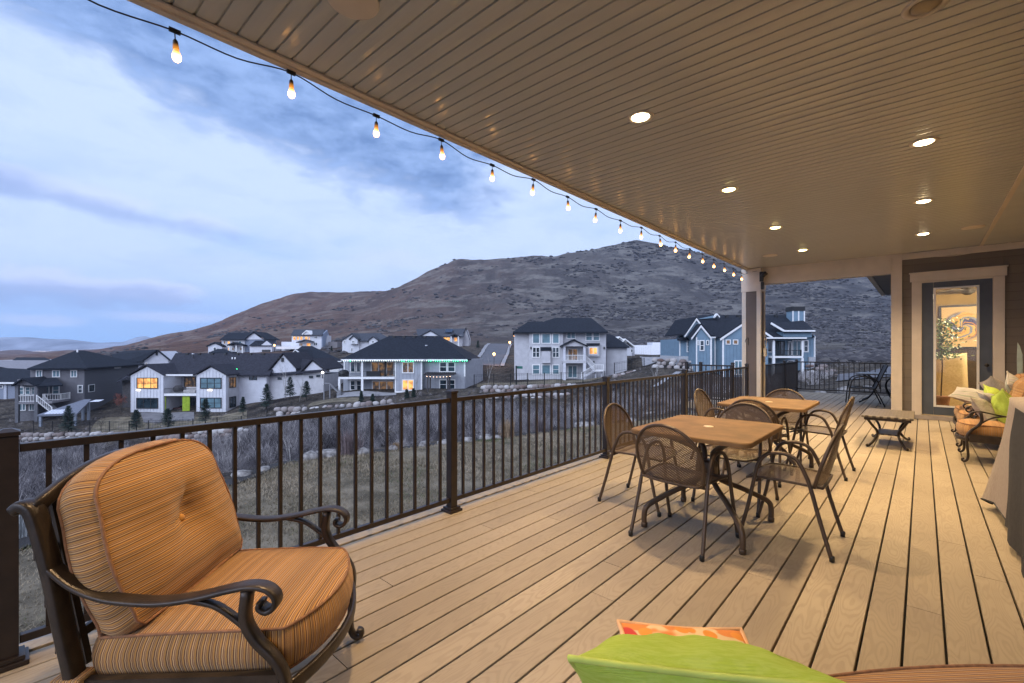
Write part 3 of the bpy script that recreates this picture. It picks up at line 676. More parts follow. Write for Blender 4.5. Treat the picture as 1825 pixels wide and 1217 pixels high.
# ================================================================ HOUSES ACROSS THE RAVINE
class Hs:
    """a house seen from its garden side; local x runs along the facade, local y away from us"""
    def __init__(s, name, label, u, v, d, al=0.0, cat='house', group='houses across the ravine'):
        s.O = PX(u, v, d); q = TH + R(al); s.r = empty(name, s.O, q); tag(s.r, label, cat, group)
        s.ux = Vector((math.cos(q), math.sin(q), 0)); s.uy = Vector((-math.sin(q), math.cos(q), 0))
    def L(s, u, v, off=0.0):
        r = ray(u, v); c = Vector((0, 0, H)) - s.O; t = (off - c.dot(s.uy)) / r.dot(s.uy); p = c + r * t
        return Vector((p.dot(s.ux), off, p.z))
    def body(s, mt, u0, u1, vt, vb, off, depth, name='wall', drop=1.5):
        a = s.L(u0, vt, off); b = s.L(u1, vb, off)
        return MB().box(a.x, b.x, off, off + depth, b.z - drop, a.z).build(name, mt, s.r)
    def poly(s, mt, uv, off, depth, name='wall'):
        return MB().prism([s.L(u, v, off) for u, v in uv], (0, depth, 0)).build(name, mt, s.r)
    def rect(s, mb, u0, v0, u1, v1, y0, y1, off):
        a = s.L(u0, v0, off); b = s.L(u1, v1, off); mb.box(a.x, b.x, y0, y1, b.z, a.z); return mb
    def panel(s, mt, u0, v0, u1, v1, off, th=.12, name='panel'):
        return s.rect(MB(), u0, v0, u1, v1, off - th, off - .003, off).build(name, mt, s.r)
    def slab(s, mt, faces, th=.22, name='roof'):
        mb = MB()
        for f in faces: mb.prism(f, (0, 0, -th))
        return mb.build(name, mt, s.r)
    def gable(s, mt, l, a, r_, off, length, over=.35, th=.22, name='roof'):
        P = [s.L(*q, off) for q in (l, a, r_)]; mb = MB(); dz = Vector((0, 0, th))
        for p, q in ((P[0], P[1]), (P[1], P[2])):
            o = Vector((0, -over, 0)); mb.prism([p + o, q + o, q + o + dz, p + o + dz], (0, length + over, 0))
        return mb.build(name, mt, s.r)
    def win(s, u0, v0, u1, v1, off, fm=WHITE, gm=GLASS, mull=2, hs=1, fw=.13, door=False):
        a = s.L(u0, v1, off); b = s.L(u1, v0, off); x0, x1, z0, z1 = a.x, b.x, a.z, b.z; y0, y1 = off - .10, off - .004; m = MB()
        m.box(x0, x1, y0, y1, z1 - fw, z1); m.box(x0, x1, y0, y1, z0, z0 + fw); m.box(x0, x0 + fw, y0, y1, z0 + fw, z1 - fw); m.box(x1 - fw, x1, y0, y1, z0 + fw, z1 - fw)
        for k in range(1, mull):
            x = lerp(x0, x1, k / mull); m.box(x - fw * .4, x + fw * .4, y0 + .015, y1, z0 + fw, z1 - fw)
        for k in range(1, hs + 1):
            z = lerp(z0, z1, k / (hs + 1))
            for j in range(mull): m.box(lerp(x0, x1, j / mull) + (fw if j == 0 else fw * .4), lerp(x0, x1, (j + 1) / mull) - (fw if j == mull - 1 else fw * .4), y0 + .03, y1, z - .035, z + .035)
        w = m.build('glazed_door' if door else 'window', fm, s.r)
        MB().box(x0 + fw * .5, x1 - fw * .5, off - .045, off - .006, z0 + fw * .5, z1 - fw * .5).build('pane', gm, w)
        return w
    def battens(s, mt, u0, u1, vt, vb, off, pitch=.5, name='battens', apex=None):
        a = s.L(u0, vt, off); b = s.L(u1, vb, off); m = MB(); n = max(2, int((b.x - a.x) / pitch))
        ap = s.L(*apex, off) if apex else None
        for k in range(n + 1):
            x = lerp(a.x + .04, b.x - .04, k / n); zt = a.z
            if ap: zt = lerp(a.z, ap.z, 1 - abs(x - ap.x) / ((b.x - a.x) / 2)) - .25
            m.box(x - .035, x + .035, off - .035, off - .002, b.z, zt)
        return m.build(name, mt, s.r)
    def box3(s, mt, name, x0, x1, y0, y1, z0, z1): return MB().box(x0, x1, y0, y1, z0, z1).build(name, mt, s.r)
def vents(h, pts, off):
    for u, v in pts:
        p = h.L(u, v, off); MB().box(p.x - .22, p.x + .22, off - .25, off + .2, p.z - .45, p.z + .12).build('roof_vent', BLACK, h.r)
def rail(h, a, b, ht=1.0, mt=WHITE, pitch=.3, name='balcony_railing'):
    """railing between two local points"""
    a, b = Vector(a), Vector(b); m = MB(); u = Vector((0, 0, 1)); m.bar(a + u * ht, b + u * ht, .09, .09); m.bar(a + u * .12, b + u * .12, .07, .07); n = max(2, int((b - a).length / pitch))
    for k in range(n + 1):
        p = a.lerp(b, k / n); w = .13 if k in (0, n) else .045; m.box(p.x - w / 2, p.x + w / 2, p.y - w / 2, p.y + w / 2, p.z, p.z + ht + (.08 if k in (0, n) else -.02))
    return m.build(name, mt, h.r)
SIDWHITE = M('white_siding', (.60, .60, .62), .6, 0, .06, 1.0, .05, 30)
STUCCO = M('pale_stucco', (.47, .46, .47), .85, 0, .08, 1.2, .25, 30)
STUCCOW = M('white_stucco', (.56, .56, .59), .85, 0, .07, 1.0, .2, 30)
CHAR = bands('charcoal_siding', (.085, .085, .095), .20, 2, .7, .3, .5, .1)
GREYB = M('grey_board', (.33, .34, .37), .65, 0, .08, 1.5, .1, 30)
BATGREY = M('grey_batten', (.29, .30, .33), .65)
BLUES = M('blue_board', (.155, .235, .30), .6, 0, .08, 1.5, .08, 30)
BLUEB = M('blue_batten', (.135, .205, .265), .6)
DARKSHADE = M('dark_timber', (.05, .045, .045), .8, 0, .3, 3)
FLATROOF = M('pale_grey_roof', (.20, .19, .20), .85, 0, .12, 2)
LIME = M('lime_curtain', (.42, .55, .05), .7, 0, .15, 3)
BATW = M('white_batten', (.50, .50, .53), .6)
def farmhouse():
    h = Hs('farmhouse', 'white board and batten house with two front gables and a lime curtain', 233, 734, 75)
    D = 4.0
    # two gabled wings
    for u0, u1, ap in ((233, 291.5, (262, 653.5)), (350, 403, (376.3, 654.5))):
        h.poly(SIDWHITE, [(u0, 742), (u1, 742), (u1, 669), ap, (u0, 669)], 0, 11)
        h.battens(BATW, u0, u1, 669, 735, 0, .52, apex=ap)
    h.gable(SHINGLE2, (228.5, 669.5), (262, 651), (295, 669.5), 0, 11.5)
    h.gable(SHINGLE2, (346, 669.5), (376.3, 652), (408, 669.5), 0, 11.5)
    # recess between: back wall, balcony, curtains
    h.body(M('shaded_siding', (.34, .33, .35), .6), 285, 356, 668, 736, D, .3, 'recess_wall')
    a = h.L(291.5, 701.5, 0); b = h.L(350, 705.5, 0)
    h.box3(WHITE, 'balcony', a.x + .01, b.x - .01, .05, D - .02, b.z, a.z)
    h.rect(MB(), 291.5, 667, 350, 670, 0.03, .25, 0).build('fascia', WHITE, h.r)
    m = MB(); zr = h.L(300, 692, 0).z; x0 = a.x + .03; x1 = b.x - .03
    m.bar((x0, .12, zr), (x1, .12, zr), .05, .05)
    for k in range(30): x = lerp(x0, x1, k / 29); m.box(x - .012, x + .012, .11, .13, a.z, zr)
    m.build('balcony_railing', BLACK, h.r)
    h.win(329, 672, 349.5, 690, D, BLACK, LITDIM, 3, 1, .1); h.win(330, 708, 350, 733, D, BLACK, GLASS, 3, 0, .1)
    p = h.L(318, 695, 1.6); m = MB(); m.lathe([(.62, .25), (.78, .5), (.7, .95), (.4, 1.25), (.1, 1.32)], 12, (p.x, 1.6, p.z - .5)); m.build('hanging_chair', DARKSHADE, h.r)
    p = h.L(340, 697, 1.5); m = MB(); m.box(p.x - 1.0, p.x + 1.0, 1.1, 2.0, a.z + .02, a.z + .5); m.box(p.x - 1, p.x + 1, 1.8, 2.1, a.z + .5, a.z + .95); m.build('sofa', M('pale_cushion', (.45, .42, .40), .8), h.r, .06)
    for u0, u1 in ((292.3, 296), (325, 338.5)):
        q0 = h.L(u0, 705.5, .35); q1 = h.L(u1, 734, .35); m = MB(); n = 26; P = []
        for k in range(n + 1): x = lerp(q0.x, q1.x, k / n); P.append((x, .35 + .09 * math.sin(k * 1.35), 0))
        vs = [(x, y, q1.z) for x, y, _ in P] + [(x, y, q0.z - .02) for x, y, _ in P]
        m.add(vs, [(i, i + 1, n + 2 + i, n + 1 + i) for i in range(n)], True); c = m.build('curtain', LIME, h.r); c['label'] = 'lime green outdoor curtain'
    p = h.L(318, 732, 2.4); h.box3(M('rust_sofa', (.10, .05, .045), .8), 'lounge_seat', p.x - 1.0, p.x + .8, 2.0, 2.9, p.z - .35, p.z + .55)
    # windows
    h.win(244, 673, 282, 692.5, 0, BLACK, LIT, 3, 1, .12); h.win(243.5, 709, 282, 728, 0, BLACK, GLASS, 3, 0, .12)
    h.win(357, 673, 395, 692.5, 0, BLACK, TEAL, 3, 1, .12); h.win(357, 708.5, 395, 727.5, 0, BLACK, TEAL, 3, 1, .12)
    for u in (247, 374.5): m = MB(); q = h.L(u, 695, 0); m.box(q.x - .28, q.x + .28, -.14, -.005, q.z - .07, q.z + .07); m.build('wall_lamp', emis('wall_lamp_glow', (1, .88, .7), 6), h.r)
    # right wing: canted wall then the long stucco wall
    A = h.L(403, 668, .05); B = h.L(426, 668, 3.2); zb = h.L(403, 740, .05).z - 2
    m = MB(); m.prism([(A.x, .05, zb), (B.x, 3.2, zb), (B.x, 3.5, zb), (A.x, .35, zb)], (0, 0, A.z - zb)); m.build('wall', STUCCO, h.r)
    def cant(u0, u1, v0, v1, gm):
        t0 = (u0 - 403) / 23; t1 = (u1 - 403) / 23; P0 = A.lerp(B, t0); P1 = A.lerp(B, t1); z1 = h.L(u0, v0, 1.4).z; z0 = h.L(u0, v1, 1.4).z; nrm = Vector((3.2, -(B.x - A.x), 0)).normalized()
        w = MB(); 
        for (f0, f1) in ((0, .1), (.45, .55), (.9, 1)): a_, b_ = P0.lerp(P1, f0), P0.lerp(P1, f1); w.prism([(a_.x, a_.y, z0), (b_.x, b_.y, z0), (b_.x, b_.y, z1), (a_.x, a_.y, z1)], nrm * .1)
        for za, zb_ in ((z0 - .08, z0), (z1, z1 + .08)): w.prism([(P0.x, P0.y, za), (P1.x, P1.y, za), (P1.x, P1.y, zb_), (P0.x, P0.y, zb_)], nrm * .1)
        w = w.build('window', BLACK, h.r)
        MB().prism([(P0.x, P0.y, z0), (P1.x, P1.y, z0), (P1.x, P1.y, z1), (P0.x, P0.y, z1)], nrm * .05).build('pane', gm, w)
    cant(408.5, 420, 673, 690, LITDIM); cant(408.5, 420, 707.5, 725, GLASS)
    h.body(STUCCOW, 426, 475, 668, 736, 3.2, 10); h.win(444.5, 671, 451, 677, 3.2, BLACK, GLASS, 1, 0, .05); h.win(452, 671, 458, 677, 3.2, BLACK, GLASS, 1, 0, .05)
    h.body(STUCCO, 475.2, 577, 668, 730, 4.2, 9)
    for u0, v0 in ((495, 674), (551, 671.5), (564, 669.5)): h.win(u0, v0 - 2, u0 + 7, v0 + 2.5, 4.2, BLACK, GLASS, 2, 0, .05)
    # main roof, one long ridge
    yr = 9.0; rl, rr = h.L(313, 629, yr), h.L(505, 629.5, yr); e0, e1 = h.L(288, 668, 2.6), h.L(480, 668, 2.6)
    back = 2 * yr - 2.6; bl, br = Vector((e0.x, back, e0.z)), Vector((e1.x + 3, back, e0.z))
    h.slab(SHINGLE2, [[e0, e1, rr, rl], [rl, rr, br, bl]])
    # right end gables
    for (l, ap, r_) in (((474, 667), (505, 630), (531, 658)), ((536, 664), (557, 641), (580, 660))):
        h.poly(STUCCOW, [(l[0] + 3, l[1] + 3), (l[0] + 4, l[1] - 1), (ap[0], ap[1] + 3), (r_[0] - 4, r_[1] - 1), (r_[0] - 3, r_[1] + 8)], 4.15, .5)
        h.gable(SHINGLE2, l, ap, r_, 4.1, 9, .3)
    q0, q1, q2, q3 = h.L(478, 668, 3.6), h.L(583, 660, 3.6), h.L(560, 641, 8.5), h.L(500, 636, 8.5); h.slab(SHINGLE2, [[q0, q1, q2, q3]])
    p = h.L(503.5, 641, 4.1); h.box3(BLACK, 'gable_vent', p.x - .2, p.x + .2, 4.0, 4.14, p.z - .35, p.z + .35)
    p = h.L(344, 639, 7.5); MB().lathe([(.14, -.6), (.14, .7), (.2, .72), (.2, .95)], 8, (p.x, 7.5, p.z)).build('flue', M('galvanised', (.5, .5, .52), .35, .6), h.r)
    for u in (414, 419): p = h.L(u, 640, 7.2); MB().lathe([(.1, -.4), (.1, .35)], 8, (p.x, 7.2, p.z)).build('vent_pipe', WHITE, h.r)
    vents(h, [(334, 630.5), (356, 630.5), (379, 630.5), (402, 630.5), (424, 630.5), (447, 630.5), (470, 630.5)], yr - .4)
    p = h.L(422.5, 658.5, 4.3); MB().lathe([(.12, -.05), (.16, .05), (.05, .16)], 8, (p.x, 4.2, p.z)).build('green_lamp', emis('green_glow', (.05, 1, .35), 3), h.r)
    # dark wooden lean-to on the left
    h.body(DARKSHADE, 218, 232.8, 678, 735, 3.0, 5); h.slab(SHINGLE2, [[h.L(208, 681, 2), h.L(233, 668, 2), h.L(236, 664, 8), h.L(212, 676, 8)]])
farmhouse()
def dark_house():
    h = Hs('house', 'dark grey three-level house with hip roof, white balcony rail and pergola', 150, 737, 75, 15.5)
    h.body(M('grey_render', (.135, .13, .14), .8, 0, .1, 1.5), 54, 150, 655.5, 737, 0, 17); 
    p = h.L(150, 655.5, 0); q = h.L(150, 737, 0)
    h.box3(CHAR, 'side_cladding', p.x + .005, p.x + .06, .02, 16.9, q.z - 1.5, p.z - .01)
    x0, x1 = h.L(48, 656, -.7).x, p.x + .8; ze = h.L(100, 656, -.7).z; y0, y1 = -.7, 17.7
    zr = h.L(145.7, 624.4, 8.5).z; ra = Vector((h.L(143, 624, 8.5).x, 8.5 - 1.2, zr)); rb = Vector((ra.x, 8.5 + 1.2, zr))
    E = [Vector((x0, y0, ze)), Vector((x1, y0, ze)), Vector((x1, y1, ze)), Vector((x0, y1, ze))]
    h.slab(SHINGLE, [[E[0], E[1], ra], [E[1], E[2], rb, ra], [E[2], E[3], rb], [E[3], E[0], ra, rb]])
    for u0, u1 in ((64.5, 76), (93.5, 107.5), (126, 138)): h.win(u0, 659.3, u1, 672.3, 0, WHITE, TEAL, 2, 0, .12)
    h.win(138.8, 686, 148, 700.5, 0, WHITE, GLASS, 1, 1, .12)
    w = MB(); w.box(p.x + .065, p.x + .14, .9, 2.6, h.L(150, 700, 0).z, h.L(150, 686.5, 0).z); w = w.build('window', WHITE, h.r); MB().box(p.x + .1, p.x + .15, 1.05, 2.45, h.L(150, 699, 0).z, h.L(150, 687.5, 0).z).build('pane', GLASS, w)
    w = MB(); w.box(p.x + .065, p.x + .12, 8.5, 10.6, h.L(150, 661, 0).z, h.L(150, 658, 0).z); w = w.build('window', WHITE, h.r)
    # porch
    off = -4.2; dk = h.L(50, 716.5, off).z
    a, b = h.L(27, 716, off), h.L(66, 716, off)
    h.body(M('porch_wall', (.15, .145, .155), .8), 30.5, 63, 676, 737, -2.6, 2.58, 'bay_wall')
    h.poly(M('porch_gable', (.16, .155, .165), .8), [(27, 686), (43, 677), (63, 687)], off + .15, .2, 'gable_end')
    h.gable(SHINGLE, (23.5, 688), (43, 676), (66, 688), off, 4.3, .4)
    q0, q1, q2, q3 = h.L(66, 688, off - .2), h.L(112, 685.5, -2.9), h.L(100, 672.5, -.1), h.L(44, 676, -.1); h.slab(SHINGLE, [[q0, q1, q2, q3]])
    for u0, u1 in ((32.5, 43.5), (45, 55), (56.5, 63)): h.win(u0, 689, u1, 703.5, -2.6, WHITE, TEAL, 1, 1, .12)
    for u0, u1 in ((33.5, 47), (52, 62.8)): h.win(u0, 718.5, u1, 732, -2.6, WHITE, TEAL, 2, 0, .12)
    h.win(74, 688, 88.5, 705, 0, WHITE, TEAL, 2, 0, .14, True); h.win(93.5, 687, 106.5, 703.5, 0, WHITE, TEAL, 1, 1, .12)
    xr = h.L(107, 712, -2.4).x; h.box3(M('deck_edge', (.2, .19, .2), .7), 'porch_deck', a.x, xr, off, -.005, dk - .3, dk)
    for u in (29.5, 64): q = h.L(u, 740, off); h.box3(M('post_grey', (.11, .11, .12), .7), 'porch_post', q.x - .2, q.x + .2, off - .02, off + .38, q.z - 1.5, h.L(u, 687, off).z)
    rail(h, (h.L(31, 0 + 700, off).x, off + .1, dk), (h.L(63, 700, off).x, off + .1, dk))
    rail(h, (h.L(77, 700, off + 1.5).x, -2.3, dk), (xr, -2.3, dk)); rail(h, (xr, -2.3, dk), (xr, -.1, dk))
    s0 = h.L(66, 716, off); s1 = h.L(84, 727, off); rail(h, (s0.x, off, dk), (s1.x + .6, off, dk - 1.9), name='stair_railing'); rail(h, (h.L(77, 716, -2.3).x, -2.3, dk), (h.L(95, 727, -2.3).x, -2.3, dk - 1.9), name='stair_railing')
    m = MB()
    for k in range(9): x = lerp(s0.x, s1.x + .6, k / 9); z = lerp(dk, dk - 1.9, k / 9); m.box(x, x + .45, off + .1, -2.4, z - .22, z - .02)
    m.build('stair', M('stair_tread', (.3, .3, .31), .7), h.r)
    p = h.L(140.5, 628, 7.0); MB().lathe([(.12, -.6), (.12, .5)], 8, (p.x, 6.6, p.z)).build('vent_pipe', WHITE, h.r)
    # pergola
    t = Hs('pergola', 'grey slatted pergola with pale skylight strips beside the dark house', 72, 757, 66, 15.5, 'pergola', 'garden structures')
    gm = M('pergola_grey', (.13, .14, .17), .6); x0, x1 = t.L(66, 738, 0).x, t.L(137, 738, 0).x; zt = t.L(72, 739, 0).z; zb = t.L(130, 712, 4.6).z
    t.slab(gm, [[Vector((x0, 0, zt)), Vector((x1, 0, zt)), Vector((x1 - .6, 4.6, zb)), Vector((x0 + 3.2, 4.6, zb))]], .25, 'roof')
    m = MB()
    for k in range(6):
        x = lerp(x0 + .7, x1 - 2.2, k / 5); m.prism([(x, .15, zt + .03), (x + .28, .15, zt + .03), (x + .6, 1.3, lerp(zt, zb, .28) + .03), (x + .32, 1.3, lerp(zt, zb, .28) + .03)], (0, 0, .04))
    m.prism([(x0 + 4.4, 3.6, lerp(zt, zb, .78) + .03), (x0 + 5.6, 3.6, lerp(zt, zb, .78) + .03), (x0 + 6.0, 4.2, lerp(zt, zb, .91) + .03), (x0 + 4.9, 4.2, lerp(zt, zb, .91) + .03)], (0, 0, .04))
    m.build('skylight', M('pale_polycarbonate', (.6, .62, .68), .4), t.r)
    for x, y in ((x0 + .3, .2), (x1 - .3, .2), (x1 - .8, 4.3), (x0 + 3.2, 4.3)):
        t.box3(M('pergola_post', (.22, .25, .30), .6), 'post', x - .14, x + .14, y - .14, y + .14, -1.5, lerp(zt, zb, y / 4.6) - .26)
dark_house()
def left_houses():
    h = Hs('house', 'blue-grey house with dark roof cut by the left frame edge', 0, 735, 88)
    h.body(M('slate_blue_siding', (.20, .22, .27), .7), -130, 30, 681, 735, 0, 12, drop=3)
    h.slab(SHINGLE, [[h.L(-140, 683, -.6), h.L(52, 683, -.6), h.L(56, 658, 6), h.L(14, 656, 6), h.L(0, 653.5, 6), h.L(-120, 650, 6)]])
    h.rect(MB(), -140, 681, 26, 684, -.75, -.62, -.6).build('fascia', WHITE, h.r); h.win(-4, 686, 6, 692, 0, WHITE, GLASS, 1, 0, .12); h.panel(M('downpipe', (.4, .42, .47), .6), 8, 684, 13, 735, 0, .15, 'downpipe')
    h = Hs('house', 'low house with plain pale grey roof above the left edge', 20, 662, 125)
    h.body(FLATROOF, -120, 53, 656, 668, 0, 10, drop=4); h.slab(FLATROOF, [[h.L(-150, 657, -.6), h.L(58, 657.5, -.6), h.L(88, 642, 9), h.L(-150, 641.5, 9)]])
    h = Hs('house', 'far house of which only a low black hip roof shows, at the left', 55, 652, 160)
    h.body(STUCCO, 0, 88, 641.5, 652, 0, 10, drop=6); h.slab(SHINGLE, [[h.L(22, 642, -.8), h.L(92, 642, -.8), h.L(80, 636.8, 4), h.L(30, 636.8, 4)]])
    h = Hs('house', 'white gabled house with navy roof behind the dark grey house', 290, 665, 98, 20)
    h.poly(STUCCOW, [(257, 672), (300, 672), (300, 641), (281, 626), (257, 643)], 0, 11)
    P = [h.L(254, 645, 0), h.L(281, 624.5, 0), h.L(303, 642.5, 0)]; m = MB(); dz = Vector((0, 0, .2))
    for p, q in ((P[0], P[1]), (P[1], P[2])): m.prism([p + Vector((0, -.5, 0)), q + Vector((0, -.5, 0)), q + Vector((0, -.5, 0)) + dz, p + Vector((0, -.5, 0)) + dz], (0, .9, 0))
    m.build('roof', SHINGLE, h.r)
    h.slab(SHINGLE, [[P[0] + Vector((0, .42, .2)), P[1] + Vector((0, .42, .2)), h.L(225, 624.5, 9.5), h.L(198, 632, 9.5), h.L(215, 646, 3)]])
    h.slab(SHINGLE, [[P[1] + Vector((0, .42, .18)), P[2] + Vector((0, .42, .2)), P[2] + Vector((-4, 9, .2)), P[1] + Vector((-4, 9, .2))]])
    h.win(259, 645.5, 263.5, 649, 0, WHITE, LITDIM, 2, 0, .1); p = h.L(279.5, 630, 0); h.box3(BLACK, 'gable_vent', p.x - .2, p.x + .2, -.08, -.005, p.z - .4, p.z + .4)
    h.body(STUCCOW, 236, 256.5, 644, 668, 3.5, 6)
left_houses()
def garage_house():
    h = Hs('house', 'house with navy hip roof, small white batten gable and white garage door', 564, 668, 104)
    h.body(STUCCO, 512, 610, 643, 670, 0, 12, drop=3)
    h.slab(SHINGLE, [[h.L(508, 640, -1), h.L(612, 644, -1), h.L(556, 616.5, 7), h.L(538, 616.5, 7)], [h.L(612, 644, -1), h.L(612, 643, 13), h.L(556, 616.5, 7)], [h.L(508, 640, -1), h.L(538, 616.5, 7), h.L(510, 640, 13)]])
    h.rect(MB(), 562, 643.3, 609, 645, -1.2, -1.02, -1).build('fascia', WHITE, h.r)
    h.poly(SIDWHITE, [(515, 639), (526, 627), (545, 639)], -3, 2.5, 'gable_end'); h.gable(WHITE, (513, 639.5), (526, 624), (548, 640), -3.2, .35, .1, .18, 'bargeboard'); h.gable(SHINGLE, (513, 639), (526, 623.6), (548, 639.5), -2.8, 7, .0, .2)
    h.battens(BATW, 518, 542, 638, 639, -3, .5, apex=(526, 628))
    p, q = h.L(588, 650.5, -.05), h.L(604, 662.5, -.05); m = MB()
    for k in range(4): m.box(p.x, q.x, -.12, -.01, lerp(q.z, p.z, k / 4) + .02, lerp(q.z, p.z, (k + 1) / 4) - .02)
    m.build('garage_door', WHITE, h.r); h.panel(STUCCOW, 606, 645, 610, 668, 0, .3, 'pier')
    h.panel(DARKSHADE, 583, 656, 587, 664, 0, .1, 'entrance_door')
garage_house()
def board_house():
    h = Hs('house', 'grey board-sided two-level house with navy hip roof and green string lights', 704, 700, 75)
    D = 3.0
    h.body(GREYB, 703.5, 752, 640, 701, 0, 12); h.battens(BATGREY, 704.5, 751, 642, 699, 0, .55)
    h.body(GREYB, 612, 703.3, 640, 703, D, 9); h.battens(BATGREY, 614, 660, 642, 700, D, .6)
    h.body(GREYB, 752.2, 829, 640, 696, 1.2, 10); h.battens(BATGREY, 757, 828, 642, 693, 1.2, .6)
    A = h.L(829, 640, 1.3); B = h.L(845, 640, 6); m = MB(); zb = h.L(829, 690, 1.3).z - 3; m.prism([(A.x, 1.3, zb), (B.x + 1.5, 7, zb), (B.x + 1.2, 7.3, zb), (A.x - .3, 1.6, zb)], (0, 0, A.z - zb)); m.build('wall', GREYB, h.r)
    # roof
    e = [h.L(606, 640.5, -.6), h.L(757, 640.5, -.6)]; yr = 7.5; r0, r1 = h.L(693.5, 598.5, yr), h.L(713.5, 604, yr - 1.6)
    e2 = [h.L(757, 640, .6), h.L(833, 640, .6)]; r2 = h.L(783, 598.5, yr); bz = e[0].z
    bl, br = Vector((e[0].x, 15.5, bz)), Vector((e2[1].x + 1.0, 15.5, bz)); er = h.L(846, 639, 5.5)
    h.slab(SHINGLE, [[e[0], e[1], r0 + Vector((1.6, 0, -.1)), r0]]); h.slab(SHINGLE, [[e2[0], e2[1], r2, r0 + Vector((1.55, 0.02, -.12))], [e[1] + Vector((0, .01, 0)), e2[0], r0 + Vector((1.55, .02, -.12))], [e2[1], er, br, r2], [r0, r2, br, bl], [e[0], r0, bl]])
    m = MB()
    h.rect(m, 608, 640, 757, 642.4, -.72, -.62, -.6); h.rect(m, 757.2, 640, 833, 642.4, .48, .58, .6); m.build('fascia', WHITE, h.r)
    # deck over patio
    dz0, dz1 = h.L(650, 675.5, -.3).z, h.L(650, 671.8, -.3).z; xl, xr = h.L(603, 675, -.3).x, h.L(703.3, 675, -.3).x
    h.box3(WHITE, 'balcony', xl, xr, -.3, D - .01, dz0, dz1)
    for u, vt in ((604.5, 675.6), (645.5, 642.5)): q = h.L(u, 702, -.25); h.box3(WHITE, 'post', q.x - .17, q.x + .17, -.28, .06, q.z - 1, dz0 - .005 if u < 610 else dz0 - .005)
    q = h.L(645.5, 672, -.2); h.box3(WHITE, 'post', q.x - .14, q.x + .14, -.26, .02, dz1 + .005, h.L(645, 642.4, -.3).z)
    m = MB(); m.bar((xl, -.2, dz1 + .95), (xr, -.2, dz1 + .95), .05, .05)
    for k in range(60): x = lerp(xl, xr, k / 59); m.box(x - .01, x + .01, -.21, -.19, dz1, dz1 + .95)
    m.build('balcony_railing', BLACK, h.r)
    p = h.L(613.5, 671, 1); m = MB(); m.lathe([(.85, 0), (.85, .7), (.6, 1.05), (.1, 1.15)], 10, (p.x, .8, dz1)); m.build('covered_grill', BLACK, h.r, 0)
    p = h.L(666, 671, 1.5); h.box3(BLACK, 'deck_sofa', p.x - 1.1, p.x + 1.1, 1.1, 1.9, dz1 + .003, dz1 + .85); p = h.L(687, 671, 1.4); MB().lathe([(.2, 0), (.2, .3), (.14, 1.0), (.2, 2.2), (.06, 2.7)], 8, (p.x, 1.4, dz1)).build('furled_parasol', BLACK, h.r)
    # windows
    h.win(624.3, 644.6, 633.6, 663.7, D, WHITE, GLASS, 1, 0, .14); h.win(635, 644.6, 643.4, 663.7, D, WHITE, GLASS, 1, 0, .14)
    h.win(661, 644, 703, 671, D, WHITE, LITDIM, 3, 0, .18, True); h.win(663, 678, 703, 700, D, WHITE, LITDIM, 3, 0, .18, True)
    h.win(624, 677.5, 633.8, 695.5, D, WHITE, GLASS, 1, 1, .14); h.win(635.2, 677.5, 644.8, 695.5, D, WHITE, GLASS, 1, 1, .14)
    h.win(716.5, 644.6, 738, 665.2, 0, WHITE, LITDIM, 2, 0, .16); h.win(716.5, 676, 738, 696, 0, WHITE, LIT, 2, 0, .16)
    for v0, v1 in ((644.6, 663), (676, 694)):
        h.win(783, v0, 796.8, v1, 1.2, WHITE, GLASS, 1, 1, .14); h.win(797.6, v0, 811.5, v1, 1.2, WHITE, GLASS, 1, 1, .14)
    m = MB(); m = None
    for q in ((750, 641, 752.5, 699, -.06, -.004, 0), (703.7, 641, 706, 699, -.06, -.004, 0), (704, 697, 752, 700, -.09, -.065, 0), (827, 642, 829.5, 671, 1.12, 1.19, 1.2), (613, 641, 615, 672, D - .08, D - .004, D)): h.rect(MB(), *q).build('corner_trim', WHITE, h.r)
    p = h.L(761, 623, 5); MB().lathe([(.16, -.8), (.16, .6), (.24, .62), (.24, .8)], 8, (p.x, 4.4, p.z)).build('flue', M('galvanised_flue', (.5, .5, .52), .35, .6), h.r)
    vents(h, [(702, 599.8), (720, 599.8), (738, 599.8), (757, 599.8), (775, 599.8)], yr - .3)
    # eave lights
    m = MB(); m2 = MB(); rnd = random.Random(3)
    for k in range(56):
        u = 612 + k * 4.0; y = -.75 if u < 756 else .45; p = h.L(u, 642.9, y); (m2 if (715 < u < 738 or u > 760 or 620 < u < 632) and k % 4 else m).box(p.x - .05, p.x + .05, y - .03, y + .05, p.z - .06, p.z + .04)
    m.build('eave_lights', emis('white_led', (.75, .95, 1), 3), h.r); m2.build('eave_lights', emis('green_led', (.06, .9, .42), 9), h.r)
    # pergola with lights
    t = Hs('pergola', 'dark brown pergola with warm festoon bulbs at the board-sided house', 770, 697, 73, 0, 'pergola', 'garden structures')
    x0, x1 = t.L(758, 667, 0).x, t.L(808, 667, 0).x; zt = t.L(770, 667.5, 0).z; m = MB()
    for k in range(14): x = lerp(x0, x1, k / 13); m.box(x - .05, x + .05, -.4, 2.6, zt + .12, zt + .3)
    m.box(x0 - .2, x1 + .2, -.2, -.05, zt - .12, zt + .11); m.box(x0 - .2, x1 + .2, 2.2, 2.35, zt - .12, zt + .11); m.build('roof', DARKSHADE, t.r)
    for x, y in ((x0 + .4, 0), (x1 - .9, 0), (x0 + .4, 2.28), (x1 - .9, 2.28)): t.box3(DARKSHADE, 'post', x - .12, x + .12, y - .2, y + .02, -1, zt - .125)
    fg = emis('festoon_glow', (1, .7, .5), 4)
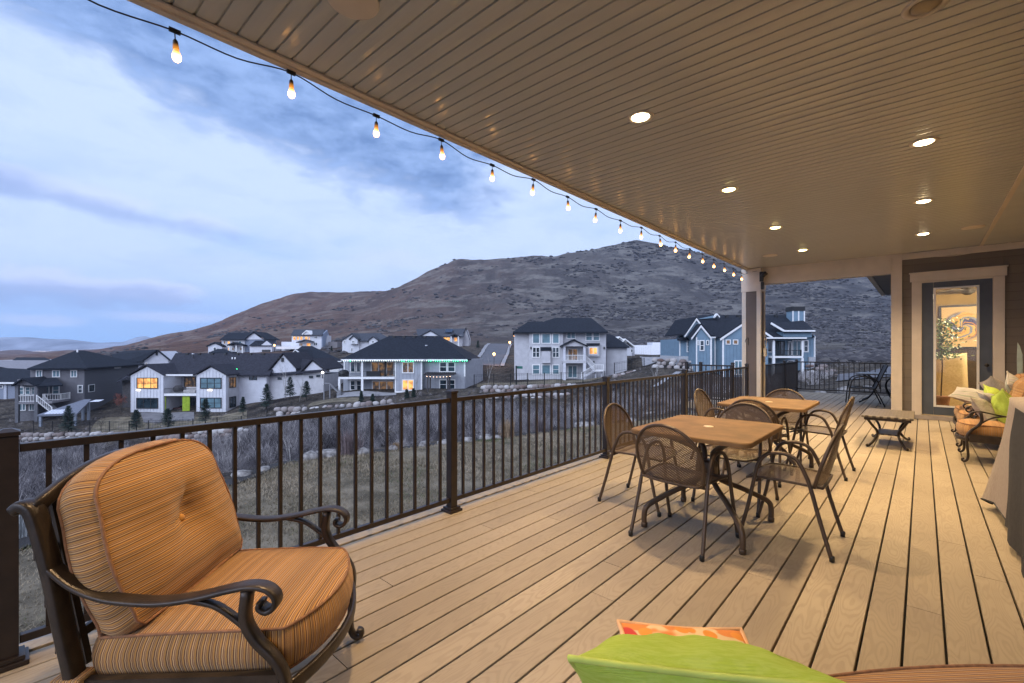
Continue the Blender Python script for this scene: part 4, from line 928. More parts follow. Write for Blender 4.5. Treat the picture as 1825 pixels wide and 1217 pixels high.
    for k in range(8): x = lerp(x0 + .3, x1 - .5, k / 7); t.box3(fg, 'festoon_bulb', x - .05, x + .05, -.3, -.21, zt - .32 - .1 * math.sin(k / 7 * 3.14), zt - .22 - .1 * math.sin(k / 7 * 3.14))
    t = Hs('outdoor_stair', 'grey wooden stair frame left of the board-sided house', 592, 706, 73, 0, 'stair', 'garden structures'); m = MB(); gm = M('weathered_wood', (.2, .2, .21), .8)
    for k in range(8): p = t.L(588 + k * 2.4, 686 + k * 2.1, 0); m.box(p.x - .2, p.x + .25, 0, 1.1, p.z - .06, p.z)
    m.build('treads', gm, t.r); m = MB(); a, b = t.L(577, 684, 0), t.L(607, 703, 0); m.bar(a + Vector((0, -.05, .1)), Vector((t.L(588, 684, 0).x, -.05, a.z + .1)), .1, .16); m.bar(t.L(588, 684, -.05), b + Vector((0, -.05, 0)), .08, .2)
    for u in (577.5, 588): q = t.L(u, 686, 0); m.box(q.x - .08, q.x + .08, -.1, .06, -1.5, q.z)
    m.build('frame', gm, t.r)
board_house()
def stucco_house():
    h = Hs('house', 'tall pale stucco three-level house with navy roof and white outside stair', 1000, 677, 83)
    h.body(STUCCO, 917, 1080, 592, 677, 0, 13); h.body(STUCCO, 943, 1003.5, 592, 677, -.7, .69, 'bay_wall')
    e0, e1 = h.L(914.5, 591.8, -1.2), h.L(1083.5, 590.8, -1.2); yr = 7; r0, r1 = h.L(990, 566, yr), h.L(1054, 566.4, yr); q0 = h.L(941, 573, 4.2); q1 = h.L(966, 572.5, 4.2)
    bl, br = Vector((e0.x, 14.5, e0.z)), Vector((e1.x, 14.5, e1.z))
    h.slab(SHINGLE, [[e0, e1, r1, r0], [e1, br, r1], [e0, r0, bl], [r0, r1, br, bl]])
    mid = h.L(1004, 591.3, -1.25); h.slab(SHINGLE, [[e0 + Vector((0, -.02, .05)), mid, q1, q0], [e0 + Vector((-.05, 0, .05)), q0, Vector((e0.x, 9, e0.z))]])
    h.rect(MB(), 915, 591.5, 1083, 593.6, -1.32, -1.22, -1.2).build('fascia', SHINGLE, h.r)
    for v0, v1, hs in ((593.5, 612.5, 0), (618, 637.5, 1), (649.2, 667.5, 1)):
        g = TEAL if v0 != 618 else LITDIM
        h.win(948.4, v0, 962.4, v1, -.7, WHITE, GLASS if v0 == 618 else TEAL, 1 + (v0 == 618), hs, .16); h.win(984, v0, 997, v1, -.7, WHITE, GLASS if v0 == 618 else TEAL, 1 + (v0 == 618), hs, .16)
        if v0 != 618: h.win(964.8, v0, 981.6, v1, -.7, WHITE, TEAL, 1, 0, .16)
    m = MB(); h.rect(m, 966, 625, 981, 647, -1.5, -.71, -1.5); m.build('chimney_box', STUCCO, h.r); m = MB(); h.rect(m, 964, 618.5, 982.5, 625, -1.6, -.72, -1.5); m.build('chimney_cap', SHINGLE, h.r)
    h.win(1009.5, 591.6, 1026, 604, 0, WHITE, TEAL, 2, 0, .15); h.win(1043.3, 591.6, 1056, 607.5, 0, WHITE, TEAL, 1, 1, .15); h.win(1056.4, 591.6, 1069, 607.5, 0, WHITE, TEAL, 1, 1, .15)
    m = MB(); h.rect(m, 1047.5, 617, 1068, 635, -.55, -.01, -.5); m.build('box_bay', STUCCO, h.r); m = MB(); h.rect(m, 1046, 611.5, 1068.5, 615, -.8, -.01, -.5); m.build('box_roof', SHINGLE, h.r); h.win(1049.5, 618.5, 1065, 632, -.57, WHITE, LIT, 2, 0, .14)
    # portico, balcony, stair
    off = -2.6; m = MB(); a, b = h.L(1003.5, 647, off), h.L(1045, 643, off); h.box3(STUCCO, 'balcony', a.x, b.x, off, -.01, a.z, b.z)
    h.poly(STUCCO, [(1002, 617), (1023, 607.5), (1045, 617)], off + .02, .25, 'gable_end'); h.gable(SHINGLE, (999.5, 618), (1023, 606.4), (1047, 618), off, 2.58, .4, .2)
    for u in (1006, 1042):
        q = h.L(u, 677, off); z1 = h.L(u, 617, off).z
        h.box3(STUCCOW, 'post', q.x - .24, q.x + .24, off + .02, off + .5, q.z - 1, a.z - .005); h.box3(STUCCOW, 'post', q.x - .2, q.x + .2, off + .05, off + .45, b.z + .005, z1)
    rail(h, (h.L(1008, 643, off).x, off + .2, b.z), (h.L(1040, 643, off).x, off + .2, b.z), 1.0, WHITE, .25)
    h.win(1011.5, 621, 1030, 643, 0, WHITE, LITDIM, 2, 0, .15, True); h.win(1011.5, 651, 1029, 673.5, 0, WHITE, TEAL, 2, 0, .15, True)
    l0, l1 = h.L(1060, 660, off), h.L(1075, 660, off); zl = l0.z; h.box3(WHITE, 'stair_landing', l0.x, l1.x, off - .2, off + 1.3, zl - .2, zl)
    rail(h, (l0.x, off - .1, zl), (l1.x, off - .1, zl), 1.0, WHITE, .25); rail(h, (b.x, off + .9, b.z), (l0.x + .2, off + .9, zl), 1.0, WHITE, .25, 'stair_railing')
    g0 = h.L(1036, 674, off); rail(h, (l0.x, off - .1, zl), (g0.x, off - .1, g0.z), 1.0, WHITE, .25, 'stair_railing')
    m = MB()
    for k in range(10):
        f = k / 10; x = lerp(b.x, l0.x, f); z = lerp(b.z, zl, f); m.box(x, x + .35, off + .9, off + 1.9, z - .25, z - .03); x = lerp(l0.x, g0.x, f); z = lerp(zl, g0.z, f); m.box(x - .35, x, off - .1, off + .75, z - .25, z - .03)
    m.build('stair', STUCCOW, h.r)
    for x in (l0.x + .2, l1.x - .2): h.box3(STUCCOW, 'post', x - .1, x + .1, off + .4, off + .6, -1.5, zl - .205)
    h.body(STUCCO, 1081, 1117.5, 617, 664, 3, 9, 'wing_wall', 3); h.slab(SHINGLE, [[h.L(1080.5, 618, 2.4), h.L(1122, 618, 2.4), h.L(1092, 597, 8), h.L(1080.5, 595, 8)], [h.L(1122, 618, 2.4), h.L(1122, 617, 13), h.L(1092, 597, 8)]])
    for u, v in ((946, 620), (1076.5, 620), (1058, 645)): p = h.L(u, v, 0); h.box3(BLACK, 'wall_lamp', p.x - .12, p.x + .12, -.9 if u < 1000 else -.2, -.72 if u < 1000 else -.01, p.z - .2, p.z + .2)
    h = Hs('house', 'white gabled house peeping out right of the tall stucco house', 1120, 634, 112)
    h.body(STUCCOW, 1090, 1131, 618, 634, 2, 8, drop=3); h.poly(STUCCOW, [(1095, 622), (1103, 603), (1112, 608), (1126, 620), (1126, 636), (1095, 636)], 0, 5); h.gable(WHITE, (1093, 612), (1103.5, 601.5), (1116, 611), -.1, 6, .4, .3); h.gable(WHITE, (1108, 611), (1114, 605.5), (1131, 619), -.6, 6, .4, .3); h.win(1124, 622, 1128, 628, 0, WHITE, GLASS, 1, 0, .1)
stucco_house()
def blue_house():
    h = Hs('house', 'blue board-sided house with steep white-trimmed gables and chimney', 1290, 673, 67)
    h.body(BLUES, 1210.8, 1241, 604, 637, 3, 9); h.body(M('foundation', (.42, .42, .43), .8), 1210.5, 1241.2, 634.8, 650, 2.95, 9, 'foundation', 3); h.battens(BLUEB, 1212, 1240, 606, 634, 3, .5)
    h.slab(SHINGLE, [[h.L(1207, 604.5, 2.4), h.L(1246, 604.5, 2.4), h.L(1246, 588, 8), h.L(1219, 592, 8)]])
    def gab(l, ap, r_, vb, off, dep, tr=.34, u0=None, u1=None, rl=9):
        h.poly(BLUES, [(u0 or l[0] + 3, vb), (u1 or r_[0] - 3, vb), (u1 or r_[0] - 3, r_[1] - 1), (ap[0], ap[1] + 3), (u0 or l[0] + 3, l[1] - 1)], off, dep)
        P = [h.L(*q, off - .3) for q in (l, ap, r_)]; m = MB(); dz = Vector((0, 0, tr))
        for p, q in ((P[0], P[1]), (P[1], P[2])): m.prism([p, q, q - dz, p - dz], (0, .26, 0))
        m.build('bargeboard', WHITE, h.r); m = MB(); dz = Vector((0, 0, .2))
        for p, q in ((P[0], P[1]), (P[1], P[2])): m.prism([p + dz * .02, q + dz * .02, q + dz, p + dz], (0, rl, 0))
        m.build('roof', SHINGLE, h.r)
    gab((1221, 597), (1241.5, 566.5), (1266.5, 599), 600, 1.4, 1.5)
    gab((1233, 601), (1249.5, 579), (1267, 600), 676, 0, 8, u0=1240.5, u1=1266, rl=3); h.battens(BLUEB, 1241, 1265.5, 601, 672, 0, .5)
    h.body(BLUES, 1266.2, 1288, 602, 676, 1.6, 8, 'recess_wall'); h.battens(BLUEB, 1267, 1287, 603, 672, 1.6, .5)
    gab((1284.5, 602.5), (1333, 570), (1381, 602.5), 676, -.4, 9, u0=1287, u1=1369, rl=9.5); h.battens(BLUEB, 1288, 1369, 602, 672, -.4, .5)
    for q in ((1265, 600, 1288, 602.5, .9, 1.05, 1), (1265.5, 602, 1268.5, 674, -.06, 1.55, 0), (1273, 602.7, 1275, 674, 1.52, 1.59, 1.6), (1287, 603, 1290, 674, -.46, -.404, -.4), (1240.3, 601, 1242.3, 674, -.06, -.004, 0), (1210.5, 604, 1212.3, 634, 2.93, 2.996, 3)): h.rect(MB(), *q).build('corner_trim', WHITE, h.r)
    # main roof ridge
    yr = 8; h.slab(SHINGLE, [[h.L(1246, 597, 1.9), h.L(1452, 599, 1.9), h.L(1400, 561, yr), h.L(1243, 561.5, yr)], [h.L(1243, 561.5, yr), h.L(1400, 561, yr), h.L(1452, 590, 15), h.L(1246, 590, 15)]])
    h.poly(BLUES, [(1240, 569), (1278, 561), (1278, 566)], 6.5, .3, 'gable_end'); h.gable(WHITE, (1273.5, 566.5), (1278, 561.2), (1282.5, 566.5), 6.0, .6, .1, .25, 'dormer_peak')
    # right part: porch with balcony
    h.body(BLUES, 1362, 1452.5, 597, 676, 2.2, 8); h.battens(BLUEB, 1432, 1452, 600, 645, 2.2, .5)
    h.slab(SHINGLE, [[h.L(1371, 576, 2.6), h.L(1397, 590, -.2), h.L(1452, 589, -.2), h.L(1432, 571, 4.5)]]); m = MB(); h.rect(m, 1396, 588.2, 1452, 591, -.34, -.22, -.2); m.bar(h.L(1374, 576, -.2), h.L(1397, 589.5, -.2), .1, .3); m.build('fascia', WHITE, h.r)
    h.body(BLUES, 1396, 1447, 591, 601, .3, 1.8, 'upper_wall', 0)
    h.slab(SHINGLE, [[h.L(1362, 603, -1.2), h.L(1437, 603, -1.2), h.L(1432, 597, 2.1), h.L(1362, 591, 2.1)]]); m = MB(); h.rect(m, 1366, 601, 1437, 603.6, -1.34, -1.22, -1.2); m.build('fascia', WHITE, h.r)
    d0 = h.L(1380, 637.8, -1.0); d1 = h.L(1430, 634.5, -1.0); xa, xb = h.L(1378, 636, -1).x, h.L(1431.5, 636, -1).x; h.box3(WHITE, 'balcony', xa, xb, -1.0, 2.19, d0.z, d1.z)
    for u in (1379.5, 1430.5):
        q = h.L(u, 673, -.95); h.box3(WHITE, 'post', q.x - .15, q.x + .15, -.98, -.68, q.z - 1.5, d0.z - .005); h.box3(WHITE, 'post', q.x - .13, q.x + .13, -.96, -.70, d1.z + .005, h.L(u, 603.6, -1).z)
    rail(h, (xa + .2, -.85, d1.z), (xb - .2, -.85, d1.z), .85, BLACK, .16)
    h.win(1366.5, 606, 1376.5, 628, -.3 + 2.5, WHITE, GLASS, 1, 0, .14); h.win(1383, 608, 1398, 634, 2.2, BLACK, GLASS, 2, 0, .12, True); h.win(1404, 608, 1411, 634, 2.2, WHITE, GLASS, 1, 0, .14); h.win(1411.5, 606, 1428.5, 634, 2.2, WHITE, TEAL, 2, 0, .14); h.win(1431.5, 606, 1440.5, 627.5, 2.2, WHITE, GLASS, 1, 1, .14)
    h.win(1403, 642, 1415, 658, 2.2, WHITE, GLASS, 1, 1, .12); h.panel(M('stone_base', (.4, .4, .41), .8, 0, .15, 3), 1440, 636, 1451.5, 670, 2.2, .2, 'stone_base')
    m = MB(); h.rect(m, 1450, 599, 1452.6, 645, 2.1, 2.19, 2.2); m.build('corner_trim', WHITE, h.r)
    # chimney
    a, b = h.L(1413, 576, 5.5), h.L(1433.3, 554, 5.5); h.box3(BLUES, 'chimney', a.x, b.x, 5.5, 7.2, a.z - 2.2, b.z); m = MB()
    for x in (a.x, (a.x + b.x) / 2, b.x): m.box(x - .09, x + .09, 5.44, 5.49, a.z - 1, b.z)
    m.build('chimney_trim', WHITE, h.r); h.box3(BLACK, 'chimney_cap', a.x - .1, b.x + .1, 5.4, 7.3, b.z + .003, b.z + .7)
    # windows of the left half
    h.win(1223.5, 607, 1231.5, 627.5, 3, WHITE, GLASS, 1, 1, .13); h.win(1246.5, 606, 1255.2, 625.3, 0, WHITE, GLASS, 1, 1, .13); h.win(1241.8, 606, 1245.4, 615, 0, WHITE, GLASS, 1, 0, .09); h.win(1258, 606, 1263.4, 615, 0, WHITE, GLASS, 1, 0, .09)
    h.win(1293, 605, 1301.8, 614, -.4, WHITE, LITDIM, 1, 0, .12); h.win(1306, 605, 1315.3, 614, -.4, WHITE, LITDIM, 1, 0, .12); h.win(1308, 642, 1323, 668, -.4, WHITE, TEAL, 2, 0, .14)
    vents(h, [(1252, 569), (1262, 570), (1295, 563), (1316, 562.5), (1383, 562.5)], yr - .6)
blue_house()
def hill_houses():
    h = Hs('house', 'pale hillside house with lit windows and attached low garage, furthest left up the slope', 420, 629, 168, group='houses up the hillside')
    h.body(STUCCOW, 395, 436, 604, 630, 0, 9, drop=4); h.body(M('blue_grey_siding', (.22, .25, .32), .7), 436.2, 470, 605, 630, .3, 9, 'side_wall', 4)
    h.slab(SHINGLE, [[h.L(391, 605, -1), h.L(437, 604.5, -1), h.L(452, 592.5, 5), h.L(408, 592.5, 5)]]); h.poly(STUCCOW, [(437, 605), (452, 593.5), (468, 605)], 0, .4, 'gable_end'); h.gable(SHINGLE, (435, 606), (452, 592.3), (477, 606), -.2, 9, .3, .3)
    h.poly(STUCCOW, [(371, 632), (371, 617), (383, 612.5), (396, 617), (396, 632)], -2, 6); h.gable(SHINGLE, (369, 618), (383, 611.3), (397, 618), -2, 6, .4, .4)
    h.body(STUCCOW, 445, 485, 615, 632, -3, 6, 'garage', 4); h.slab(SHINGLE, [[h.L(444, 615.5, -3.5), h.L(486, 615.5, -3.5), h.L(475, 607, 0), h.L(455, 607, 0)]]); h.poly(STUCCOW, [(465, 615.5), (475, 607.6), (485, 615.5)], -3.4, .4, 'gable_end')
    h.gable(SHINGLE, (405, 616), (417, 611.5), (434, 616.5), -2.4, 2.4, .3, .4, 'porch_roof')
    for u in (410, 421, 432): p = h.L(u, 629, -2.2); h.box3(WHITE, 'porch_post', p.x - .2, p.x + .2, -2.3, -2.0, p.z - 3, h.L(u, 616, -2.2).z)
    for u0, u1, g in ((398, 403, LITDIM), (405, 411, LIT), (413, 418, LITDIM), (425, 431, TEAL)): h.win(u0, 607.5, u1, 613.5, 0, WHITE, g, 1, 0, .2)
    for u0, u1, g in ((398, 403, LITDIM), (406, 409, LIT), (413, 418, LITDIM), (427, 434, LITDIM), (380, 386, GLASS)): h.win(u0, 618.5, u1, 625, 0 if u0 > 390 else -2, WHITE, g, 1, 0, .2)
    h.panel(DARKSHADE, 467, 623, 482, 630, -3, .1, 'garage_door')
    h.body(SHINGLE, 372, 413, 627, 634, -6, 3, 'shed', 3); h.slab(SHINGLE, [[h.L(372, 628, -6.5), h.L(415, 628, -6.5), h.L(400, 621.5, -4), h.L(388, 621.5, -4)]])
    h = Hs('house', 'cream hillside house with wide lit upper windows and white deck', 545, 624, 168, group='houses up the hillside')
    h.body(SIDWHITE, 520, 573, 597, 626, 0, 9, drop=4); A = h.L(573, 596, 0); B = h.L(585, 597, 9); zb = A.z - 8; MB().prism([(A.x + .02, 0, zb), (B.x, 9, zb), (B.x, 9, A.z), (A.x + .02, 4.5, h.L(579, 588, 4.5).z), (A.x + .02, 0, A.z)], (.3, .1, 0)).build('side_wall', M('blue_side', (.25, .29, .37), .7), h.r)
    h.slab(SHINGLE3, [[h.L(518, 597, -.8), h.L(574, 596.5, -.8), h.L(579, 587, 5), h.L(524, 587, 5)], [h.L(574, 596.5, -.8), h.L(586, 597, 9), h.L(579, 587, 5)]]); h.poly(SIDWHITE, [(540, 596.3), (546, 591), (553, 596.3)], -1, .4, 'gable_end'); h.gable(WHITE, (538.5, 597), (546, 590.2), (554.5, 597), -1.1, 5, .2, .4)
    for u0, u1 in ((522, 528), (528.5, 534), (534.5, 540), (543, 549), (549.5, 553)): h.win(u0, 599, u1, 606.5, 0, WHITE, LIT, 1, 0, .18)
    h.win(560, 599, 566, 603.5, 0, WHITE, GLASS, 2, 0, .15); h.win(559, 610, 566, 616, 0, WHITE, GLASS, 2, 0, .15); h.win(533, 611, 540, 617, 0, WHITE, LITDIM, 2, 0, .15); h.win(546, 611, 554, 617, 0, WHITE, LIT, 1, 0, .15)
    h.gable(SHINGLE3, (528, 611), (544, 606.3), (556, 610), -2, 2, .3, .35, 'porch_roof'); h.body(SIDWHITE, 501.5, 520, 609, 626, .5, 7, 'wing_wall', 4); h.body(WHITE, 492, 536, 617.5, 622, -5, 4.9, 'deck', 0); h.body(M('taupe_wall', (.2, .18, .18), .8), 585, 601, 609, 626, 3, 6, 'garage', 4)
    h = Hs('house', 'cream hillside house with grey roof and two small dormer gables', 650, 634, 138, group='houses up the hillside')
    h.poly(SIDWHITE, [(610, 642), (610, 607), (627, 596.5), (640, 605), (640, 642)], 0, 8); h.body(SIDWHITE, 640, 692, 606, 640, .4, 8, drop=4); h.gable(SHINGLE3, (608, 608.5), (627.5, 595.5), (642, 606), 0, 8, .3, .4)
    h.slab(SHINGLE3, [[h.L(636, 607, -.4), h.L(700, 607, -.4), h.L(678, 593.5, 5), h.L(628, 594, 5)]])
    for l, ap, r_ in (((622, 605.5), (629.5, 599.5), (638, 605.5)), ((657, 606.5), (665, 601), (674, 607))): h.poly(SIDWHITE, [(l[0] + 1, 613), (l[0] + 1, l[1]), ap, (r_[0] - 1, r_[1]), (r_[0] - 1, 613)], -1.2, 1.5, 'dormer'); h.gable(SHINGLE3, l, (ap[0], ap[1] - .6), r_, -1.3, 4, .3, .3)
    for u0, u1, v0, v1, o in ((612, 616, 607, 611.5, 0), (627, 632, 606.5, 611.5, -1.2), (641, 644, 606.5, 611.5, .4), (653, 657, 606.5, 611.5, .4), (662, 667, 606.5, 611.5, -1.2), (625, 629, 620, 627, 0)): h.win(u0, v0, u1, v1, o, WHITE, GLASS, 2, 0, .14)
    h = Hs('house', 'grey hillside house with solar panel and lit porch beside the road', 800, 617, 150, group='houses up the hillside')
    h.body(STUCCO, 755, 824, 597, 622, 0, 9, drop=6); h.slab(SHINGLE3, [[h.L(744, 598.5, -.8), h.L(826, 599.5, -.8), h.L(830, 585.5, 5), h.L(742, 586, 5)]])
    h.poly(STUCCO, [(825, 601), (831, 587), (836, 604), (835, 620), (825, 622)], 2, 6, 'side_gable'); h.gable(SHINGLE2, (823, 601.5), (830.5, 585), (837, 606), 1.6, .6, .2, .4, 'bargeboard')
    h.poly(SIDWHITE, [(752, 598.5), (767, 590.6), (781, 598.5)], -1.5, 2, 'gable_end'); h.gable(SHINGLE3, (749, 599), (767, 589.4), (783, 599), -1.6, 5, .3, .35); h.gable(SHINGLE3, (803, 599), (811, 595.5), (818.5, 600), -2.2, 3, .2, .35, 'porch_roof')
    h.win(790, 600.5, 802.5, 608, 0, WHITE, LIT, 2, 0, .15); h.win(809, 601, 815.5, 609, 0, WHITE, LIT, 1, 0, .15, True)
    for u in (804, 817): p = h.L(u, 615, -2); h.box3(WHITE, 'porch_post', p.x - .18, p.x + .18, -2.1, -1.8, p.z - 3, h.L(u, 599.5, -2).z)
    a, b, c, d = h.L(793, 594.5, 1.0), h.L(806, 594.5, 1.0), h.L(808, 589, 3.4), h.L(795.5, 589, 3.4); MB().prism([q + Vector((0, -.3, .4)) for q in (a, b, c, d)], (0, 0, .1)).build('solar_panel', M('solar_blue', (.01, .015, .03), .15), h.r)
hill_houses()
def yard_things():
    # black metal garden fences
    def fence(label, uvd, ht, pitch=2.4, gap=.35):
        P = [PX(u, v, d) for u, v, d in uvd]; o = P[0].copy(); root = empty('garden_fence', o); tag(root, label, 'fence', 'black metal garden fences'); m = MB()
        for a, b in zip(P, P[1:]):
            n = max(1, int((b - a).length / pitch))
            for k in range(n + (b is P[-1])):
                p = a.lerp(b, k / n) - o; MB().box(p.x - .045, p.x + .045, p.y - .045, p.y + .045, p.z - .5, p.z + ht + .08).build('post', BLACK, root)
            for z in (.15, ht - .2, ht): m.bar(a - o + Vector((0, 0, z)), b - o + Vector((0, 0, z)), .03, .035)
            k = int((b - a).length / gap)
            for i in range(k): p = a.lerp(b, i / k) - o; m.bar(p + Vector((0, 0, .1)), p + Vector((0, 0, ht)), .014, .014, (1, 0, 0))
        m.build('rails', BLACK, root)
    fence('long black fence below the white farmhouse', [(60, 768, 61.3), (160, 768, 61.3), (300, 766, 61.3), (430, 758, 62), (520, 735, 64)], 1.25)
    fence('black fence round the stucco house yard', [(845, 688, 69), (880, 687, 69), (1000, 684, 69), (1078, 682, 69)], 1.7)
    fence('black fence right of the stucco house garage', [(1095, 664, 71), (1125, 658, 73), (1148, 655, 75)], 1.5, 2.0)
    # basketball hoop
    p = PX(920, 681, 72); r = empty('basketball_hoop', p); tag(r, 'green-backed basketball hoop at the corner of the stucco house', 'basketball hoop')
    MB().box(-.08, .08, -.08, .08, -.5, 2.6).build('pole', BLACK, r); MB().bar((0, 0, 2.4), (.5, .1, 2.5), .08, .08).build('arm', BLACK, r)
    MB().box(-.1, 1.25, .05, .12, 2.15, 2.55).build('backboard', M('green_board', (.02, .12, .09), .5), r, .02)
    q = [(.55 + .23 * math.cos(k * .52), -.22 + .23 * math.sin(k * .52), 2.2) for k in range(12)]; MB().tube(q, .015, 5, True).build('rim', BLACK, r)
    # street lamps
    for u, vb, vt, d, lab in ((880.5, 660, 632, 96, 'nearest street lamp glowing orange beside the road'), (908.5, 634, 611, 124, 'street lamp in the middle beside the stucco house roof edge'), (916.5, 617, 598, 160, 'furthest street lamp glowing behind the stucco house corner')):
        p = PX(u, vb, d); h = (vb - vt) / F * d; r = empty('street_lamp', p); tag(r, lab, 'street lamp', 'street lamps along the road')
        MB().lathe([(.16, -.6), (.16, .5), (.07, .6), (.05, h - .35), (.12, h - .3), (.12, h - .22)], 8).build('pole', BLACK, r)
        MB().lathe([(.12, h - .215), (.26, h + .1), (.28, h + .3), (.1, h + .42)], 10).build('lantern', emis('sodium_glow', (1.0, .45, .14), 9), r)
        MB().lathe([(.3, h + .425), (.2, h + .5), (.03, h + .62)], 10).build('lantern_cap', BLACK, r)
        l = bpy.data.lights.new('lamp_light', 'POINT'); l.energy = 260; l.color = (1, .5, .2); l.shadow_soft_size = .3; lo = bpy.data.objects.new('lamp_light', l); COL.objects.link(lo); lo.location = p + Vector((0, -0, h + .1)) - Vector((-ST, CT, 0)) * .6
    p = PX(489, 621, 160); r = empty('street_lamp', p); tag(r, 'small orange lamp at the end of the white deck up the hillside', 'lamp', 'street lamps along the road'); MB().lathe([(.1, -1), (.06, .6), (.06, .8)], 8).build('pole', BLACK, r); MB().lathe([(.1, .8), (.32, 1.0), (.3, 1.3), (.05, 1.5)], 8).build('lantern', emis('orange_glow', (1, .4, .12), 8), r)
    p = PX(575, 668, 78); r = empty('yard_lamp', p); tag(r, 'bright white yard lamp right of the farmhouse garage end', 'lamp'); MB().lathe([(.1, -.6), (.05, .05), (.05, .25)], 8).build('pole', BLACK, r); MB().lathe([(.05, .25), (.2, .35), (.2, .5), (.05, .6)], 8).build('lantern', emis('cool_glow', (1, .95, .85), 9), r)
    # white walls beyond the driveway
    a = PX(1127, 630, 125); r = empty('boundary_wall', a, TH); tag(r, 'long low white wall beyond the driveway', 'wall'); k = 125 / F
    m = MB(); m.box(0, 36 * k, 0, .4, -1.5, 15 * k); m.box(36 * k + .003, 53 * k, 0, 5, -1.5, 20 * k); m.build('wall', M('white_vinyl', (.80, .80, .83), .5, 0, .04, 2), r); m = MB()
    for i in range(1, 9): m.box(i * 4 * k - .06, i * 4 * k + .06, -.06, -.004, -1, 15 * k)
    m.build('wall_pier', WHITE, r)
    # pickup
    pickup()
def pickup():
    p = PX(1186, 639.5, 78); r = empty('pickup_truck', (p.x, p.y, gz(p.x, p.y) + .22), TH + R(-14)); tag(r, 'dark red crew cab pickup truck parked on the driveway', 'pickup truck')
    red = M('red_paint', (.10, .008, .015), .25, .3, .1, 3); red.node_tree.nodes['Principled BSDF'].inputs['Coat Weight'].default_value = .6
    # x is forward (towards the right of the picture)
    def hexa(mb, x0, x1, z0, z1, w, dx0=0, dx1=0, tw=0):
        mb.add([(x0, -w, z0), (x1, -w, z0), (x1, w, z0), (x0, w, z0), (x0 + dx0, -w + tw, z1), (x1 - dx1, -w + tw, z1), (x1 - dx1, w - tw, z1), (x0 + dx0, w - tw, z1)], [(0, 3, 2, 1), (4, 5, 6, 7), (0, 1, 5, 4), (1, 2, 6, 5), (2, 3, 7, 6), (3, 0, 4, 7)])
    m = MB(); hexa(m, .02, 3.42, .45, 1.12, .95); hexa(m, 3.44, 5.6, .45, 1.12, .95, 0, .08, .04); b = m.build('body', red, r, .06)
    m = MB(); hexa(m, 1.75, 4.35, 1.125, 1.82, .9, .28, .85, .14); m.build('cab', red, r, .05)
    m = MB(); hexa(m, 1.95, 4.18, 1.2, 1.7, .915, .22, .62, .1); m.build('side_window', GLASS, r)
    m = MB(); hexa(m, .15, 1.7, 1.0, 1.16, .8); m.build('bed', BLACK, r)
    for x in (1.0, 4.55):
        for y in (-.82, .82):
            w = MB().lathe([(.2, -.13), (.39, -.13), (.42, -.08), (.42, .08), (.39, .13), (.2, .13)], 20, (0, 0, 0), Matrix.Rotation(R(90), 4, 'X')).build('wheel', BLACK, r); w.location = (x, y, .42)
            c = MB().lathe([(.02, -.14), (.22, -.135), (.24, -.10), (.24, .10), (.22, .135), (.02, .14)], 14, (0, 0, 0), Matrix.Rotation(R(90), 4, 'X')).build('rim', M('alloy', (.35, .35, .36), .3, .8), w)
    for y in (-.72, .72): MB().box(5.50, 5.62, y - .18, y + .18, .86, 1.04).build('headlight', M('lamp_glass', (.7, .7, .72), .1), r)
    MB().box(5.52, 5.63, -.5, .5, .75, 1.02).build('grille', BLACK, r); m = MB(); m.box(5.45, 5.72, -.92, .92, .42, .62); m.box(-.12, .0, -.9, .9, .45, .6); m.build('bumper', M('chrome', (.5, .5, .52), .2, .9), r, .03)
yard_things()
# ================================================================ OUR HOUSE: DECK, PORCH, WALL, DOOR
def PY(u, v, y): r = ray(u, v); return r * (y / r.y) + Vector((0, 0, H))
def deck_mat():
    m, t, b = mat('composite_board'); c = t.coord('Object'); x, y, z = t.sep(c); p = .1409
    q = t.m('DIVIDE', t.m('SUBTRACT', x, .0764), p); idn = t.m('FLOOR', q); rnd = t.white(idn)
    at = t.n.new('ShaderNodeAttribute'); at.attribute_name = 'tone'; tone = at.outputs['Fac']
    off = t.m('ADD', t.m('MULTIPLY', rnd, 37.0), t.m('MULTIPLY', tone, 91.0))
    n = t.noise(t.xyz(t.m('MULTIPLY', x, 7.5), t.m('ADD', t.m('MULTIPLY', y, 1.25), off), off), 1.0, 2.0, .45, .15)
    ring = t.m('SINE', t.m('MULTIPLY', n, 150.0)); g = t.smooth(ring, -.2, .9)
    fine = t.noise(t.xyz(t.m('MULTIPLY', x, 160.0), t.m('MULTIPLY', y, 9.0), off), 1.0, 3)
    blot = t.noise(c, 1.1, 5, .6)
    base = t.mix(tone, (.315, .253, .176), (.412, .334, .234))
    base = t.mix(t.m('MULTIPLY', t.smooth(blot, .38, .66), .5), base, (.27, .22, .16))
    col = t.mix(t.m('MULTIPLY', g, .25), base, (.215, .165, .115)); col = t.mix(t.m('MULTIPLY', t.smooth(fine, .5, .8), .14), col, (.2, .16, .12))
    t.l.new(col, b.inputs['Base Color']); t.l.new(t.m('ADD', .5, t.m('MULTIPLY', blot, .22)), b.inputs['Roughness']); b.inputs['Specular IOR Level'].default_value = .35
    t.l.new(t.bump(t.m('ADD', t.m('MULTIPLY', g, -1.0), t.m('MULTIPLY', fine, .4)), .25, .002), b.inputs['Normal']); return m
DECKM = deck_mat()
